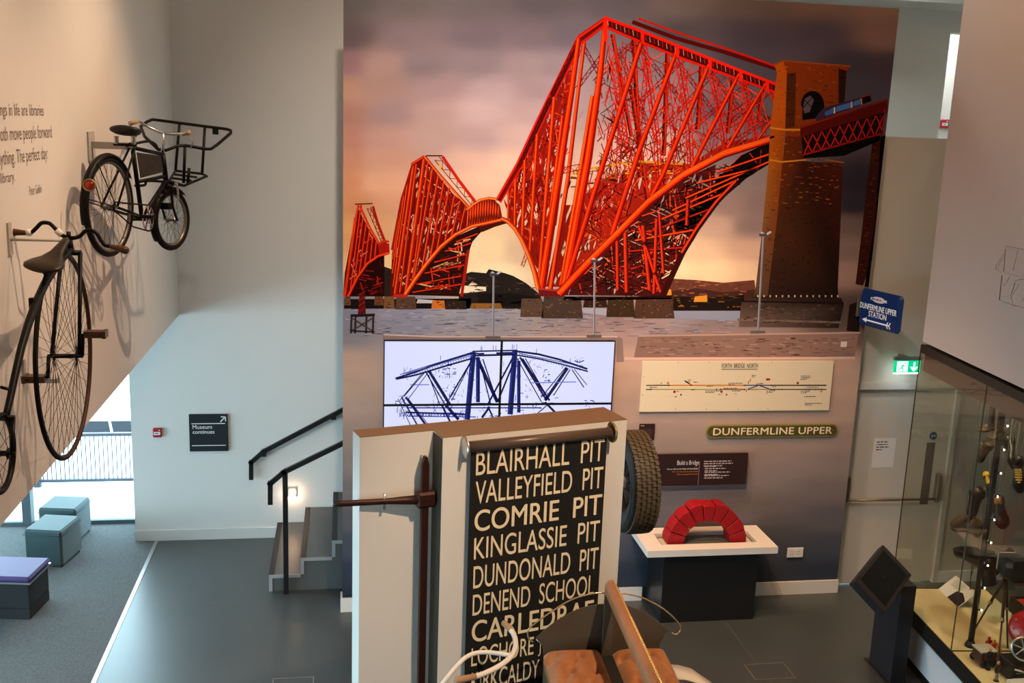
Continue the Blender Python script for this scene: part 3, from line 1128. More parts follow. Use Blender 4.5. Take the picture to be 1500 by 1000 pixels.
# suspended span
for i in range(13):
    x = 686 + i * 3.7
    yt = 304 - 14 * math.sin(math.pi * min(1, (i + 1) / 15)) + (0 if i < 9 else (i - 9) * .3)
    P.line([(x, yt), (x - 2, 334 - i * .8)], 1.6, '#e6521a', 11)
    P.line([(x, yt), (x + 3, 334 - i * .8)], 1.2, '#a41e0c', 11)
P.tubeline([(686, 306), (694, 299), (704, 293), (716, 290), (728, 292)], 4, 14, base='#a41e0c', lit='#f0601c', hi='#ff9440')
P.poly([(700, 332), (735, 321), (746, 326), (725, 332), (706, 340)], '#4a160c', 8)
mess(Inside([(606, 424), (650, 366), (700, 336), (688, 360), (674, 428)]), 60, ['#b02612', '#e0401a', '#6a140c', '#d8a070', '#120504'], 1.5, 9, (8, 30), [-.2, .25, 1.5, -.25])
for y, x0, x1 in ((412, 610, 676), (396, 622, 680), (380, 636, 684), (364, 652, 690), (350, 668, 700), (424, 604, 676)):
    P.line([(x0, y + 4), (x1, y - 8)], 1.7, '#c8300f', 10)
P.line([(686, 366), (676, 434)], 4.5, '#9c1c0c', 10)
P.line([(576, 433), (597, 433)], 5, '#b22a18', 14)
piers([(562, 434, 578, 452, '#7a5030'), (579, 434, 610, 453, '#5a4030'), (632, 440, 652, 452, '#c06a24'), (652, 440, 684, 453, '#33241c'), (688, 444, 736, 452, '#8a5a26')], 7)

# --- near tower, far side first
P.poly([(846, 62), (812, 140), (768, 230), (738, 294), (748, 326), (764, 345), (778, 375), (790, 420), (800, 420), (826, 250), (842, 120)], '#861a0d', 5)
P.poly([(826, 300), (846, 300), (836, 370), (822, 420), (800, 420)], '#861a0d', 5)
P.poly([(850, 290), (884, 262), (905, 252), (960, 236), (1010, 240), (1060, 210), (1134, 196), (1060, 226), (960, 290), (900, 346), (860, 386), (826, 424), (850, 250)], '#9a2412', 5)
P.poly([(826, 432), (860, 392), (900, 352), (949, 303), (1001, 262), (1050, 240), (1034, 322), (1008, 358), (988, 396), (968, 434)], '#4a1510', 5)
for i in range(620):
    reg = SKYGAPS[i % 3]
    x, y = rnd.uniform(reg.bbox[0], reg.bbox[2]), rnd.uniform(reg.bbox[1], reg.bbox[3])
    if reg(x, y):
        c = field(x, y)
        l, w_ = rnd.uniform(4, 15), rnd.uniform(1.0, 3.2)
        k = rnd.choice((-.22, -.3, -.12, .2)) if i % 3 < 2 else rnd.choice((-1.6, 1.4, -.3, 2.4))
        if i % 3 == 2:
            w_, l = w_ * .8, l * .7
        P.poly([(x - k * l, y - l), (x - k * l * .3 + w_, y - l * .3), (x + k * l, y + l), (x + k * l * .3 - w_, y + l * .3)], tuple(q * .9 for q in c), 6)

und = [(826, 430), (860, 392), (900, 352), (949, 303), (1001, 262), (1060, 232), (1112, 214), (1132, 208), (1126, 240), (1090, 264), (1062, 290), (1034, 322), (1008, 358), (988, 396), (968, 434)]
P.poly([(1132, 205), (1127, 240), (1092, 262), (1060, 290), (1035, 318), (1030, 300), (1050, 262), (1085, 228)], '#140806', 6)
mess(Inside(und), 230, ['#6a100a', '#1a0806', '#b82a12', '#2a0c08', '#da4416', '#120605'], 1.5, 7, (10, 44), [-.22, .3, 1.45, 1.75, -.9, .9])
mess(Inside([(980, 330), (1040, 262), (1130, 212), (1126, 238), (1062, 288), (1010, 352)]), 130, ['#0e0504', '#1c0a07', '#2a0c08'], 2.2, 7, (12, 40), [-.3, .3, -.25, 1.2])
for p, q in (((1004, 290), (1128, 236)), ((1020, 268), (1110, 246)), ((985, 308), (1082, 262)), ((966, 322), (1062, 282)), ((950, 340), (1040, 306)), ((930, 352), (1020, 336)), ((915, 368), (1004, 362)), ((1050, 252), (1126, 226))):
    P.line([p, q], 2.2, '#e2440f' if rnd.random() < .7 else '#a8220e', 9)
    P.line([(p[0], p[1] + 2), (q[0], q[1] + 2)], 1.2, '#180806', 9)
P.line([(1080, 264), (1050, 296), (1022, 334), (1000, 370), (984, 404), (970, 436)], 7, '#3a0d08', 10, 9)
P.line([(1078, 264), (1048, 296), (1020, 334), (998, 370)], 3, '#d83a10', 11)
for p, q, w in (((962, 320), (958, 430), 6), ((942, 330), (952, 425), 7), ((916, 340), (918, 428), 7), ((904, 350), (905, 425), 6), ((1008, 292), (1006, 330), 6), ((966, 312), (972, 400), 5), ((936, 330), (968, 428), 6)):
    P.tubeline([p, q], w, 9, base='#4c0c06', lit='#b02410', hi='#d83c14')
for p, q in (((830, 420), (960, 360)), ((860, 425), (980, 380)), ((840, 400), (940, 428)), ((880, 390), (960, 430)), ((860, 388), (930, 440)), ((900, 360), (980, 420))):
    P.lattice(p, q, 5, '#3a0d08', 8)
# far truss verticals and ties
for p, q, w in (((928, 52), (938, 260), 7), ((978, 74), (972, 228), 7), ((1028, 90), (1022, 190), 7), ((1074, 108), (1066, 196), 6), ((1118, 124), (1110, 180), 5), ((897, 50), (925, 200), 6), ((925, 130), (950, 300), 7)):
    P.tubeline([p, q], w, 9, base='#4e0c06', lit='#a41c0c', hi='#c8300f', side=1)
for p, q in (((925, 160), (1010, 80)), ((930, 60), (1000, 150)), ((960, 200), (1052, 100)), ((985, 80), (1050, 170)), ((1000, 200), (1100, 118)), ((1036, 100), (1100, 180)), ((1040, 200), (1134, 130)), ((1085, 120), (1136, 190)), ((905, 70), (960, 210)), ((870, 120), (930, 60)), ((1070, 210), (1134, 170)),
             ((850, 60), (884, 120)), ((845, 130), (882, 80)), ((900, 240), (980, 150)), ((905, 200), (1000, 300))):
    P.lattice(p, q, 5, '#7c1610', 9, t=1.3)
mess(Inside([(905, 200), (960, 190), (1060, 200), (1128, 196), (1050, 226), (960, 286), (900, 340), (860, 380), (850, 330)]), 230, ['#d03010', '#7a120a', '#b82410', '#3c0a06', '#e05a24'], 1.3, 10, (8, 30), [1.3, 1.75, -.5, .55, -.9])
mess(Inside([(884, 60), (925, 110), (930, 330), (860, 382), (830, 400), (860, 240)]), 170, ['#c62a10', '#7a120a', '#e2501c', '#4a0c06'], 1.3, 10, (8, 30), [1.3, 1.8, -.7, .6])
P.line([(846, 250), (930, 236), (1000, 240)], 3, '#c88a20', 11)
mess(Inside([(830, 246), (990, 228), (990, 258), (830, 276)]), 60, ['#d89a28', '#7a3a10', '#b05a18', '#3a1408'], 1.5, 11, (6, 18), [0, .2, 1.5])
P.lattice((824, 250), (850, 244), 8, '#8c1a0c', 19)
# web left of the legs
mess(Inside([(846, 60), (812, 136), (768, 226), (736, 290), (760, 340), (780, 410), (800, 380), (835, 220)]), 200, ['#8c150a', '#c22a10', '#5c0d07', '#e05020'], 1.4, 9, (8, 32), [1.35, 1.85, -.7, .5])
P.line([(886, 30), (848, 58), (808, 140), (782, 194), (760, 242), (730, 294)], 9, '#6a0e08', 10)
P.line([(885, 27), (847, 53), (806, 136), (780, 190), (758, 238), (728, 291)], 3, '#d3200e', 11)
P.line([(888, 34), (852, 62), (812, 144), (786, 198), (763, 246), (733, 297)], 2, '#c21c0c', 11)
P.lattice((846, 60), (808, 140), 5, '#2e0906', 11)
P.lattice((806, 144), (760, 244), 5, '#2e0906', 11)
for p, q, w, w2 in (((812, 142), (800, 285), 5.5, 6), ((800, 285), (789, 420), 6, 6), ((787, 196), (776, 372), 5, 5), ((769, 234), (765, 352), 4.5, 5), ((755, 262), (754, 338), 4, 4), ((745, 280), (744, 328), 3.5, 3.5),
                    ((838, 130), (812, 330), 5, 6), ((824, 170), (795, 400), 5, 5)):
    P.tubeline([p, q], w, 12, w2, base='#8c1006', lit='#d03006', hi='#f0600f')
for p, q in (((812, 146), (760, 340)), ((850, 70), (790, 260)), ((786, 200), (748, 330)), ((800, 290), (765, 390)), ((776, 300), (800, 400))):
    P.lattice(p, q, 4.5, '#a81c0c', 11)
# main legs
P.tubeline([(848, 56), (838, 130), (820, 250), (793, 422)], 7, 16, 12, base='#8a0e05', lit='#d42a05', hi='#f6560e')
P.tubeline([(856, 62), (845, 150), (832, 260), (806, 425)], 5, 15, 7, base='#7c0d05', lit='#dc360a', hi='#f6641a')
P.tubeline([(868, 140), (850, 250), (822, 418)], 6, 16, 7, base='#7c0d05', lit='#e63c0a', hi='#ff7018')
P.tubeline([(887, 32), (879, 110), (862, 230), (826, 425)], 7, 18, 14, base='#8a0e05', lit='#d42a05', hi='#f6560e')
P.lattice((893, 50), (915, 210), 9, '#c8260e', 14, t=1.6)
P.lattice((896, 180), (880, 330), 8, '#a81a0c', 13, t=1.3)
P.tubeline([(887, 28), (848, 55)], 6, 20, base='#5c0c06', lit='#c41c0a', hi='#e83010')
P.line([(886, 38), (852, 64)], 2.4, '#c21c0c', 20)
# inclined struts on the near face
for p, q, w, w2 in (((941, 58), (890, 218), 7, 8), ((890, 218), (830, 414), 8, 8), ((991, 76), (938, 216), 6.5, 8), ((938, 216), (896, 345), 8, 8),
                    ((1039, 94), (970, 258), 6, 7.5), ((970, 258), (952, 292), 7.5, 7), ((1083, 108), (1014, 244), 5.5, 7), ((1122, 122), (1066, 216), 5, 6), ((1135, 170), (1110, 204), 4, 4.5)):
    P.tubeline([p, q], w, 20, w2, base='#7c0d06', lit='#cc2406', hi='#f04a0e')
for p, q, w in (((942, 62), (962, 200), 9), ((962, 200), (966, 285), 9), ((993, 80), (1008, 168), 10), ((1008, 168), (1012, 244), 9), ((1040, 96), (1054, 164), 9), ((1054, 164), (1064, 222), 8), ((1086, 108), (1098, 160), 8), ((1098, 160), (1108, 206), 7), ((1125, 124), (1137, 152), 5)):
    P.lattice(p, q, w, '#c4200e', 16, t=1.7, pitch=.7)
    P.line([p, q], 2, '#8e160a', 15)
mess(Inside([(890, 70), (925, 60), (1120, 130), (1130, 196), (1060, 210), (960, 240), (905, 250), (884, 200)]), 260, ['#b81c0a', '#d0280c', '#7c120a', '#a01a0a', '#e03c14'], 1.2, 10, (10, 40), [1.25, 1.8, -.55, .55])
for p, q in (((900, 100), (925, 250)), ((915, 62), (905, 250)), ((948, 90), (930, 250)), ((975, 90), (990, 240)), ((1005, 100), (985, 240)), ((1020, 120), (1040, 225)), ((1060, 130), (1045, 225)), ((1070, 140), (1085, 215)), ((1100, 150), (1090, 212)), ((1110, 160), (1122, 205))):
    P.lattice(p, q, 6, '#a81a0a', 12, t=1.2, pitch=.8)
for i in range(120):
    reg = TOWER2
    x, y = rnd.uniform(576, 690), rnd.uniform(250, 420)
    if reg(x, y):
        l, w_ = rnd.uniform(3, 9), rnd.uniform(.7, 1.5)
        c = field(x, min(y, 330))
        P.poly([(x + l * .25, y - l), (x + w_, y), (x - l * .25, y + l), (x - w_, y)], tuple(q_ * .9 for q_ in c), 8)
# top chords
P.line([(926, 32), (990, 56), (1060, 76), (1139, 101)], 6, '#5a0c08', 13)
P.line([(935, 27), (990, 47), (1060, 70), (1139, 98)], 3, '#b81c0e', 14)
P.line([(886, 33), (940, 54), (1000, 78), (1060, 101), (1138, 131)], 16, '#4c0a06', 20, 12)
P.line([(886, 26), (940, 46), (1000, 70), (1060, 94), (1138, 124)], 4.5, '#e01c0c', 21, 4)
P.line([(890, 41), (940, 62), (1000, 86), (1060, 108), (1138, 136)], 4, '#cc1a0c', 21, 3.5)
for t in range(40):
    u = t / 40
    x = 890 + u * 246
    y = 34 + u * 96
    P.line([(x, y - 4), (x + 1, y + 4)], .8, '#b81a0c' if t % 2 else '#c48a6a', 21)
for x, y in ((941, 54), (992, 74), (1040, 93), (1085, 110), (1124, 127)):
    P.line([(x, y - 8), (x, y + 9)], 5, '#dc220e', 22)
P.line([(887, 24), (887, 60)], 6, '#e4260c', 22)
# bottom chord
P.tubeline([(820, 430), (840, 408), (860, 387), (900, 347), (949, 297), (1001, 257), (1060, 226), (1112, 210), (1134, 203)], 14, 24, 9, base='#6e0d06', lit='#dc2c0a', hi='#ff6418')
P.line([(822, 426), (860, 383), (900, 343), (949, 293), (1001, 253), (1060, 222), (1134, 200)], 4, '#ff5a14', 27, 3)
# left arch tube
P.tubeline([(789, 424), (783, 398), (774, 372), (764, 350), (754, 334), (744, 324), (735, 320)], 8, 22, 6, base='#9c1e0a', lit='#f05012', hi='#ff8a34')
P.poly([(788, 422), (822, 424), (826, 434), (790, 434)], '#6b1a16', 23)
P.line([(789, 423), (824, 426)], 2, '#b03a2a', 24)
piers([(762, 437, 796, 464, '#5c4432'), (793, 434, 854, 466, '#4e3b2e'), (854, 438, 890, 450, '#3a2218'), (888, 436, 930, 464, '#44301f'), (928, 436, 988, 466, '#55392a')], 22)
P.poly([(826, 434), (928, 434), (984, 432), (984, 438), (826, 440)], '#2a120c', 22)
P.poly([(700, 430), (760, 430), (790, 436), (790, 450), (700, 448)], '#1f1713', 3)

# --- masonry pier on the right
sh = [(1134, 95), (1147, 89), (1245, 97), (1238, 106), (1235, 232), (1231, 330), (1227, 420), (1228, 436), (1104, 436), (1107, 420), (1117, 330), (1126, 234), (1128, 186), (1138, 106)]
P.poly([(1147, 89), (1245, 97), (1238, 106), (1235, 200), (1150, 200), (1152, 106)], '#7c330c', 26)
P.poly([(1150, 200), (1178, 200), (1178, 236), (1234, 240), (1231, 330), (1227, 420), (1228, 436), (1122, 436), (1136, 330)], ['#66280a', '#58220a', '#3a1608', '#46190a', '#3a1608', '#20120c', '#20120c', '#33201a', '#4c2812'], 26)
P.poly([(1134, 95), (1147, 89), (1152, 106), (1150, 190), (1141, 188), (1128, 186), (1138, 106)], '#a84f10', 27)
P.poly([(1128, 186), (1150, 190), (1146, 236), (1138, 320), (1124, 436), (1104, 436), (1107, 420), (1117, 330), (1126, 234)], ['#a84f10', '#98470e', '#8c420c', '#7c4a1c', '#5a3c24', '#4a3422', '#5c4430', '#7a5226', '#a0581a'], 27)
P.poly([(1153, 108), (1166, 106), (1164, 186), (1150, 188)], '#4e2409', 28)
P.line([(1128, 187), (1150, 190), (1180, 190)], 2.6, '#c47a24', 29)
P.line([(1126, 234), (1146, 237), (1180, 234)], 2.2, '#bc7420', 29)
P.line([(1208, 234), (1236, 238)], 2.2, '#8c4c18', 29)
P.line([(1134, 95), (1147, 89), (1246, 97)], 2.5, '#8a4616', 29)
P.poly([(1228, 100), (1240, 104), (1236, 160), (1228, 150)], '#33190c', 28)
for i in range(520):
    x, y = rnd.uniform(1110, 1232), rnd.uniform(92, 430)
    if Inside(sh)(x - 1, y) and Inside(sh)(x + 6, y):
        lft = x < 1148 - (y - 200) * .08
        dk = y > 300
        c = rnd.choice(['#b85c16', '#843a0c', '#a85212'] if lft else ['#5a2c0c', '#94501a', '#42200a', '#7a3e12'])
        if dk:
            c = rnd.choice(['#6a4420', '#4a3018', '#2a1a10'] if lft else ['#1a0f0a', '#3c2210', '#2c180c'])
        P.line([(x, y), (x + rnd.uniform(2, 6), y + .4)], 1.1, c, 28)
# arch with daylight behind, track girder and train
arch = [(1175, 176), (1175, 158)] + [(1190 + 17 * math.cos(a), 153 + 20 * math.sin(a) * 1.0) for a in [math.pi + math.pi * k / 10 for k in range(11)]] + [(1208, 166), (1206, 172)]
P.poly(arch, '#0c0806', 30)
P.poly([(1176, 158), (1179, 144), (1187, 140), (1192, 146), (1186, 164), (1178, 166)], '#5a4c4e', 31)
P.line([(1178, 146), (1192, 160)], 1.2, '#1a0d0a', 32)
P.line([(1190, 142), (1176, 158)], 1.2, '#1a0d0a', 32)
P.poly([(1172, 188), (1300, 147), (1300, 165), (1172, 200)], '#591009', 31)
P.line([(1172, 186), (1300, 145)], 2, '#7c1a0c', 32)
P.poly([(1174, 200), (1297, 164), (1293, 196), (1176, 228)], '#170806', 31)
P.poly([(1176, 228), (1234, 212), (1290, 198), (1288, 206), (1236, 228), (1178, 232)], '#070404', 30)
for i in range(9):
    u0, u1 = i / 9, (i + 1) / 9
    a = (1177 + 119 * u0, 200 - 35 * u0)
    b = (1177 + 119 * u1, 200 - 35 * u1)
    c = (1177 + 117 * u0, 227 - 31 * u0)
    d = (1177 + 117 * u1, 227 - 31 * u1)
    P.line([a, d], 1.6, '#b02014', 33)
    P.line([b, c], 1.6, '#b02014', 33)
    P.line([((a[0] + b[0]) / 2, (a[1] + b[1]) / 2), ((c[0] + d[0]) / 2, (c[1] + d[1]) / 2)], .9, '#6a140c', 32)
P.line([(1176, 227), (1294, 195)], 2.4, '#8c160c', 33)
P.line([(1296, 160), (1292, 198)], 2.4, '#8c160c', 33)
P.poly([(1194, 172), (1206, 158), (1262, 142), (1272, 139), (1276, 148), (1196, 178)], '#3c2a34', 33)
P.poly([(1208, 164), (1222, 157), (1221, 166), (1209, 170)], '#3f5a82', 34)
P.poly([(1225, 156), (1245, 150), (1245, 158), (1224, 164)], '#4a6690', 34)
P.poly([(1250, 149), (1260, 145), (1260, 153), (1249, 156)], '#4a6690', 34)
P.line([(1222, 157), (1222, 166)], 2, '#c8b4a4', 35)
P.line([(1247, 149), (1247, 158)], 3, '#a89088', 35)
P.poly([(1262, 144), (1274, 138), (1276, 148), (1263, 152)], '#160a0c', 34)
P.line([(1263, 142), (1274, 139)], 1.5, '#a01418', 35)
P.line([(1261, 144), (1262, 153)], 1.6, '#c08a40', 35)
# right-hand pillar of the approach viaduct
P.poly([(1278, 206), (1294, 200), (1290, 300), (1283, 380), (1264, 418), (1253, 416), (1262, 340), (1270, 270)], '#3c160a', 30)
P.poly([(1290, 200), (1300, 198), (1272, 420), (1266, 420), (1282, 320)], '#080505', 31)
for i in range(60):
    y = rnd.uniform(210, 400)
    x = 1277 - (y - 210) * .1 + rnd.uniform(0, 8)
    P.line([(x, y), (x + 4, y)], 1.2, rnd.choice(['#6a2a10', '#200c08']), 31)
# pier base
P.poly([(1082, 478), (1086, 441), (1108, 434), (1232, 436), (1236, 446), (1228, 480)], ['#705848', '#4a3628', '#3c2a20', '#2a1a14', '#2a1a14', '#33221a'], 27)
P.poly([(1240, 484), (1244, 446), (1262, 440), (1258, 486)], '#2c1b14', 27)
P.line([(1086, 441), (1236, 444)], 2, '#1c110c', 28)
P.line([(1080, 468), (1232, 472)], 3, '#7a604c', 28)
for i in range(14):
    P.line([(1110 + i * 9, 432), (1110 + i * 9, 435)], 2, '#c9a070', 29)
for i in range(120):
    x, y = rnd.uniform(1086, 1224), rnd.uniform(443, 476)
    P.line([(x, y), (x + rnd.uniform(2, 7), y)], 1.1, rnd.choice(['#6b5242', '#3a281e', '#8a7058' if x < 1115 else '#4a3428']), 28)

# --- lamp posts on the quay and the timber dolphin
for px, yt, yb in ((722, 404, 494), (870, 384, 492), (1110, 346, 486)):
    xt = px + (8 if px > 1000 else 1)
    P.line([(xt, yt), (px, yb)], 3, '#77706e', 36)
    P.line([(xt - .8, yt), (px - .8, yb)], 1, '#a59c98', 37)
    P.line([(xt - 6, yt - 2), (xt + 7, yt - 3)], 4, '#4c4646', 37)
    P.poly([(xt + 4, yt - 4), (xt + 10, yt - 8), (xt + 12, yt - 6), (xt + 6, yt - 2)], '#b9aea6', 38)
    P.poly([(xt - 5, yt - 4), (xt - 2, yt - 7), (xt + 2, yt - 4)], '#b9aea6', 38)
    P.line([(px - 11, yb), (px + 11, yb)], 3.6, '#6e5c52', 37)
for x in (514, 520, 536, 546):
    P.line([(x + 1, 460), (x, 488)], 3, '#3a2c26', 36)
P.line([(514, 462), (549, 461)], 4, '#2a1f1b', 37)
P.line([(516, 466), (545, 484)], 2, '#4a3a30', 37)
P.line([(545, 466), (516, 484)], 2, '#4a3a30', 37)
P.line([(513, 484), (549, 486)], 2, '#2a1f1b', 37)
P.poly([(524, 460), (527, 428), (534, 428), (536, 460)], '#5a1410', 36)
for k in range(4):
    P.line([(525, 456 - k * 8), (535, 450 - k * 8)], 1.3, '#8c2418', 37)

mural = thing('mural_panel', 'wall-high colour photograph of a red cantilever railway bridge at sunset', 'mural', (0, YM + .012, 0))
build('backing_panel', MB().box((XM0, YM + .0005, .15), (XM1, YM + .012, ZM)), mat('panel_edge', (.01, .01, .011), .6), mural)
# trim everything that ran over the panel edge: shapes are clamped onto the panel
for q in P.mb.v:
    q.x = min(max(q.x, XM0), XM1)
    q.z = min(max(q.z, 0.15), ZM)
build('printed_picture', P.mb, attr_mat('mural_print', rough=.9, var=.15, scale=1.2), mural)
# ------------------------------------------------------------------ video wall: four flush displays
YV = YM - 0.045
tl, tr = atY(562, 498, YV), atY(902, 499, YV)
mid = atY(735, 545, YV)
zmid = atY(735, 592, YV).z
pw = (tr.x - tl.x) / 2
ph = tl.z - zmid
bez = mat('display_bezel', (.006, .006, .008), .4)


def vconv(h):
    return hexc(h) if isinstance(h, str) else h


class VPrint(Print):
    def pt(s, p, layer):
        # p given in the 540,480 crop (scale 3.947)
        q = atY(540 + p[0] / 3.947, 480 + p[1] / 3.947, s.y0)
        q.y = s.y0 - .00015 * layer
        return q


def clip_poly(pts, lo, hi, ax):
    for side in (0, 1):
        out = []
        n = len(pts)
        lim = lo if side == 0 else hi
        ins = (lambda p: p[ax] >= lim) if side == 0 else (lambda p: p[ax] <= lim)
        for i in range(n):
            a, b = pts[i - 1], pts[i]
            if ins(a) != ins(b):
                t = (lim - a[ax]) / (b[ax] - a[ax])
                out.append(a + (b - a) * t)
            if ins(b):
                out.append(b)
        pts = out
        if not pts:
            return []
    return pts


V = VPrint(YV - .001, conv=vconv)
D1, D2, D3 = '#060c44', '#18247c', '#6c76c8'
def vl(pts, w=4, c=D1, lay=3):
    V.line(pts, w * 1.45, c, lay)
# upper booms
vl([(155, 293), (270, 255), (430, 196), (600, 146)], 8)
vl([(160, 296), (275, 272), (440, 222), (600, 176)], 7)
vl([(180, 270), (600, 140)], 3, D2)
vl([(220, 262), (600, 158)], 4, D3)
for i in range(26):
    x = 200 + i * 15
    y = 272 - i * 4.4
    vl([(x, y), (x + 8, y + 14 - i * .1)], 2, D2)
vl([(600, 136), (860, 130)], 6)
vl([(612, 160), (840, 154)], 8)
vl([(615, 146), (640, 150), (668, 148)], 6)
vl([(738, 146), (830, 144)], 7)
vl([(860, 136), (980, 152), (1100, 182), (1265, 238)], 8)
vl([(860, 158), (980, 178), (1110, 208), (1268, 252)], 6)
vl([(870, 148), (1240, 222)], 3, D2)
for i in range(24):
    x = 870 + i * 15
    y = 142 + i * 3.9
    vl([(x, y), (x + 7, y + 16)], 2, D2)
# main verticals
for a, b, w in (((606, 140), (570, 530), 22), ((632, 170), (632, 430), 16), ((846, 130), (818, 500), 22), ((868, 190), (868, 490), 14)):
    vl([a, b], w, D2)
    vl([(a[0] + w * .2, a[1]), (b[0] + w * .2, b[1])], w * .45, D1, 4)
for a, b, w in (((625, 170), (745, 430), 14), ((640, 180), (705, 440), 5), ((660, 180), (740, 420), 5), ((832, 176), (690, 440), 7), ((838, 200), (745, 430), 7),
                ((600, 180), (470, 400), 5), ((590, 200), (480, 420), 4), ((560, 250), (450, 440), 4),
                ((330, 250), (205, 395), 4), ((310, 262), (180, 420), 3), ((350, 250), (230, 410), 3), ((330, 255), (445, 450), 5), ((350, 250), (470, 444), 12), ((345, 270), (410, 440), 4),
                ((875, 170), (1030, 420), 8), ((890, 180), (1046, 420), 8), ((905, 176), (1010, 360), 4), ((860, 180), (1000, 430), 4),
                ((1150, 232), (1020, 420), 12), ((1140, 228), (1000, 400), 4), ((1165, 240), (1070, 390), 4), ((1175, 240), (1245, 345), 4), ((1190, 240), (1262, 330), 3),
                ((215, 400), (330, 560), 9), ((190, 400), (280, 560), 6), ((170, 410), (240, 560), 3), ((230, 410), (345, 560), 3),
                ((420, 440), (470, 540), 8), ((440, 440), (520, 530), 12), ((700, 455), (655, 520), 9), ((690, 455), (720, 520), 7), ((1020, 430), (1080, 490), 9), ((1040, 440), (970, 500), 4)):
    vl([a, b], w)
vl([(215, 488), (560, 500)], 7)
vl([(220, 462), (600, 462), (1000, 462)], 5, D2)
vl([(230, 510), (620, 515)], 4, D2)
vl([(400, 448), (640, 436), (800, 440)], 4, D2)
vl([(240, 330), (350, 328)], 4, D3)
vl([(930, 318), (1200, 312)], 4, D3)
for i in range(60):
    x = rnd.uniform(200, 560)
    vl([(x, 488), (x + rnd.uniform(-14, 14), 512)], 2, D2)
for i in range(170):
    k = rnd.choice([(430, 400, 60, 60), (600, 300, 30, 130), (860, 300, 24, 140), (1030, 400, 50, 50), (460, 300, 40, 120), (1030, 270, 20, 60), (180, 450, 30, 60), (430, 250, 30, 40), (640, 470, 120, 40), (850, 470, 120, 30), (1270, 435, 30, 20)])
    x, y = k[0] + rnd.uniform(-1, 1) * k[2], k[1] + rnd.uniform(-1, 1) * k[3]
    l = rnd.uniform(6, 26)
    if rnd.random() < .6:
        vl([(x, y), (x + l, y + rnd.uniform(-2, 2))], rnd.uniform(2, 4), rnd.choice([D1, D2, D3]))
    else:
        vl([(x, y), (x + rnd.uniform(-8, 8), y + l)], rnd.uniform(1.5, 3), rnd.choice([D1, D2, D3]))
for i in range(150):
    k = rnd.choice([(300, 250, 120, 30), (1080, 200, 150, 40), (480, 330, 100, 90), (960, 330, 90, 80), (400, 480, 200, 40), (760, 470, 300, 40), (730, 300, 110, 120), (210, 440, 40, 60)])
    x, y = k[0] + rnd.uniform(-1, 1) * k[2], k[1] + rnd.uniform(-1, 1) * k[3]
    a_ = rnd.choice((-.15, .2, 1.0, 2.1, 1.57))
    l = rnd.uniform(8, 34)
    V.line([(x, y), (x + math.cos(a_) * l, y + math.sin(a_) * l)], rnd.uniform(1.5, 3), rnd.choice([D1, D2, D3, D3]), 3)
for x, y, h in ((650, 130, 26), (655, 130, 20), (720, 130, 30), (735, 130, 26), (830, 125, 30), (840, 125, 26), (856, 125, 30), (240, 250, 16), (415, 190, 30), (970, 145, 24), (1165, 200, 24), (1205, 205, 26), (1220, 200, 16)):
    vl([(x, y), (x + 1, y - h)], 2, D2)
vl([(940, 150), (990, 150)], 4)
vl([(1190, 190), (1220, 200), (1245, 188)], 4)

vm = attr_mat('display_picture', emit=1.1, var=.015, scale=1)
sides = ('upper left display of the four-screen video wall showing an old bridge drawing',
         'upper right display of the four-screen video wall showing an old bridge drawing',
         'lower left display of the video wall, mostly hidden by the white partition',
         'lower right display of the video wall, mostly hidden by the white partition')
k = 0
for r in (0, 1):
    for c in (0, 1):
        x0 = tl.x + pw * c
        z1 = tl.z - ph * r
        z0 = z1 - ph
        t = thing('display_screen', sides[k], 'screen', (x0, YM - .001, z0), 'displays of the video wall')
        g = .0015
        build('bezel', MB().box((x0 + g, YV, z0 + g), (x0 + pw - g, YM - .009, z1 - g)), bez, t)
        mb = MB()
        b = .012
        xa, xb, za, zb = x0 + b, x0 + pw - b, z0 + b, z1 - b
        yq = YV - .001
        NS = 6
        for i in range(NS):
            for j in range(NS):
                cs = []
                qs = []
                for (u, v) in ((i, j), (i + 1, j), (i + 1, j + 1), (i, j + 1)):
                    X = xa + (xb - xa) * u / NS
                    Z = za + (zb - za) * v / NS
                    qs.append((X, yq, Z))
                    gx_ = (X - tl.x) / (2 * pw)
                    cs.append((0.64 + .06 * (1 - abs(gx_ * 2 - 1)), 0.66 + .06 * (1 - abs(gx_ * 2 - 1)), 0.97))
                mb.quad(qs, cs)
        for f, col in zip(V.mb.f, V.mb.c):
            pts = clip_poly([V.mb.v[q] for q in f], xa, xb, 0)
            if pts:
                pts = clip_poly(pts, za, zb, 2)
            if len(pts) >= 3:
                mb.quad(pts, col)
        build('picture', mb, vm, t)
        k += 1

# ------------------------------------------------------------------ railway diagram board
a, b = atY(941.5, 529, YM - .03), atY(1215, 600.5, YM - .03)
b.x = atY(1221.5, 530, YM - .03).x
w, h = b.x - a.x, a.z - b.z
bd = thing('diagram_board', 'long cream railway track diagram headed Forth Bridge North', 'sign', (a.x, YM - .001, b.z))
build('board', MB().box((a.x, YM - .03, b.z), (b.x, YM - .008, a.z)), mat('cream_board', (.74, .62, .44), .5, var=.03, scale=3), bd)
yf = YM - .0305
def bp(x, y):
    """point of the 930,515 crop (10 px per picture px)"""
    q = atY(930 + x / 10, 515 + y / 10, YM - .03)
    return Vector((q.x, yf, q.z))
t0, t1 = bp(1270, 238), bp(1775, 238)
build('heading', text_mb('FORTH  BRIDGE  NORTH', (t0.x, yf, t0.z), Xv, Zv, width=bp(1800 - 0 + 270 - 0, 0).x - t0.x if False else (atY(1110, 538, YM - .03).x - t0.x), height=.048, bold=.012), dark_ink, bd)
build('heading_rule', MB().box((t0.x, yf - .0008, t0.z - .018), (atY(1110, 538, YM - .03).x, yf, t0.z - .011)), dark_ink, bd)
